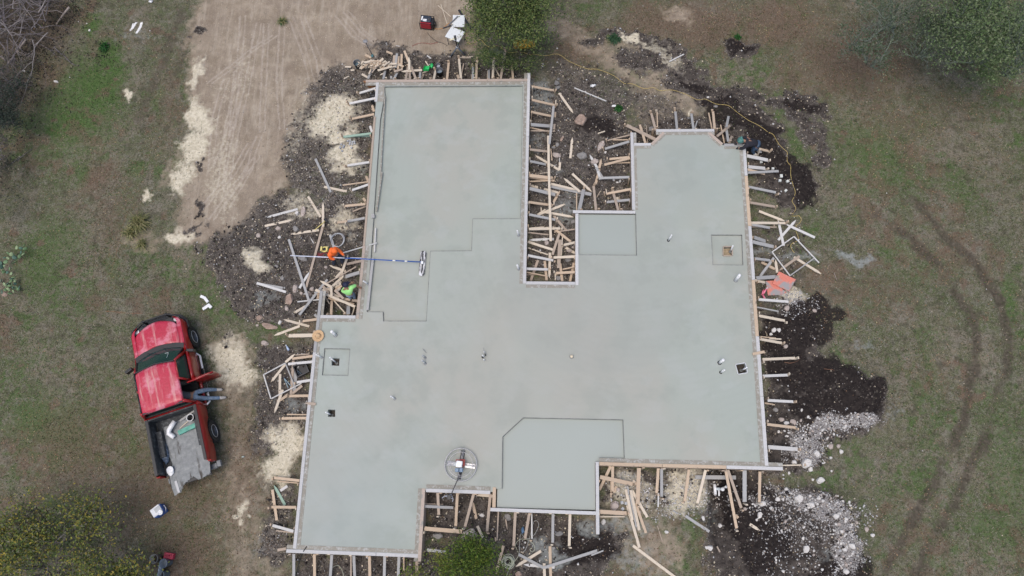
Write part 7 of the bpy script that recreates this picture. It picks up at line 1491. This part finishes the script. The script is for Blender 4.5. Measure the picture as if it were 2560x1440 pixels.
branch([(40, 205, .1), (80, 215, .1)], .015, 'thin twig below the brush pile near the juniper', None, 7, 4); branch([(10, 420, .05), (50, 395, .05), (80, 372, .05)], .016, 'long thin twig on the grass at the left edge', None, 8, 3)
branch([(2085, 682, .04), (2089, 692, .04), (2092, 702, .04)], .012, 'small curved twig on the grass right of the orange sheets', pb, 9, 0); branch([(2356, 178, .04), (2367, 193, .04)], .014, 'short twig on the brown leaves at the upper right', pb, 10, 1); branch([(1961, 905, .05), (1975, 908, .05), (1992, 904, .05)], .01, 'thin root on black soil below the yellowish brace', mat('root', (.30, .16, .10), .9), 11, 1); branch([(2060, 922, .05), (2086, 925, .05)], .009, 'reddish root on black soil near the grass', mat('root', (.30, .16, .10), .9), 12, 1); branch([(1770, 1255, .05), (1768, 1290, .05)], .01, 'thin dark root left of the trench', TWIG, 13, 0); branch([(1642, 1316, .04), (1655, 1352, .04)], .01, 'x', TWIG, 14, 0) if False else None
# straw-coloured grass clump and weeds
def clump(px, py, r, n, palette, label, seed, h=.35, name='grass_clump', cat='grass clump', wid=.012):
    rs = random.Random(seed); c = PG(px, py); v = []; f = []; cols = []
    for k in range(n):
        a = rs.uniform(0, 6.28); l = r*rs.uniform(.3, 1); z = h*rs.uniform(.3, 1); bx = Vector((rs.uniform(-.2, .2)*r, rs.uniform(-.2, .2)*r, 0)); d = Vector((math.cos(a), math.sin(a), 0)); s = Vector((-d.y, d.x, 0))*wid; i = len(v)
        m_ = bx+d*l*.5+Vector((0, 0, z)); e = bx+d*l+Vector((0, 0, z*.45)); v += [bx-s, bx+s, m_+s, m_-s, e]; f += [(i, i+1, i+2, i+3), (i+3, i+2, i+4)]; cl = rs.choice(palette); cols += [cl]*5
    me = bpy.data.meshes.new(name); me.from_pydata([tuple(x) for x in v], [], f); me.update(); at = me.attributes.new('tint', 'FLOAT_COLOR', 'POINT'); at.data.foreach_set('color', np.array([(*c_, 1) for c_ in cols], np.float32).ravel()); me.materials.append(LEAF)
    o = bpy.data.objects.new(name, me); COL.objects.link(o); o.location = c; return tag(o, label, cat)
STRAW = [(.28, .26, .12), (.22, .23, .10), (.34, .31, .17), (.16, .18, .07)]
clump(352, 560, .62, 190, STRAW, 'large straw coloured grass clump below the pale sand patch', 1, .35); clump(330, 585, .50, 110, STRAW, 'lower left straw grass clump touching the orange paint line', 2, .3); clump(360, 612, .40, 70, STRAW, 'smallest straw grass clump below the other two', 3, .25)
GR = [(.03, .12, .03), (.05, .16, .04), (.025, .08, .02)]
clump(1546, 273, .22, 90, GR, 'bright green weed tuft between the two upper wings', 4, .15, 'weed', 'weed', .022); clump(1536, 100, .35, 120, [(.03, .08, .04), (.06, .12, .06)], 'dark green weed beside the cream sand near the top', 5, .2, 'weed', 'weed', .02); clump(264, 120, .3, 110, GR, 'dark green weed tuft at the upper left grass', 6, .2, 'weed', 'weed', .02); clump(708, 55, .35, 80, STRAW+GR[:1], 'sparse weed on the dirt pad', 7, .2, 'weed', 'weed')
clump(1843, 95, .2, 70, GR, 'small green weed by the dark soil at the upper right', 9, .15, 'weed', 'weed', .02)
# prickly pear on the left edge
rnd = random.Random(51); q0 = PG(28, 665); t = tag(empty('prickly_pear', q0), 'prickly pear cactus with pale green pads on the left edge', 'cactus'); pm = [mat('pad_green', (.13, .22, .10), .6, var=.2, scale=3), mat('pad_blue', (.07, .14, .10), .6, var=.2, scale=3), mat('pad_pale', (.24, .32, .17), .6, var=.15)]
padp = [(390, 350), (340, 395), (270, 385), (410, 405), (340, 468), (375, 495), (320, 525), (235, 548), (215, 500), (130, 480), (80, 550), (185, 495), (90, 620), (20, 700), (60, 690), (155, 730), (120, 790), (180, 810), (60, 780), (10, 640), (40, 740), (225, 870), (190, 895), (225, 920), (175, 935), (125, 970), (70, 985), (195, 985), (245, 975), (100, 1020), (150, 1010), (205, 1040), (135, 1070), (285, 1060), (310, 1040), (215, 1100), (165, 1135), (30, 1110), (240, 1040), (90, 1075), (20, 930), (130, 560)]
for i, (x, y) in enumerate(padp):
    r = rnd.uniform(.07, .105); z = rnd.uniform(.12, .42); c = P(x/6.54, 560+y/6.54, z)-q0; mb = MB(); mb.blob((0, 0, 0), (r*.8, r, .02), i, sub=2, rough=.12); o = mb.build('pad', pm[(i*7) % 3], t, True); o.location = c; o.rotation_euler = (rnd.uniform(-.9, .9), rnd.uniform(-.9, .9), rnd.uniform(0, 6.28))
mb = MB(); mb.tube([P(64, 622, .12)-q0, P(50, 645, .12)-q0, P(28, 660, .08)-q0], .012, 6); mb.build('stem', pm[0], t, True)
rock(13, 736, 9, 6, 'r', 'reddish brown stone below the prickly pear on the left edge'); bpy.data.objects[-1] if False else None
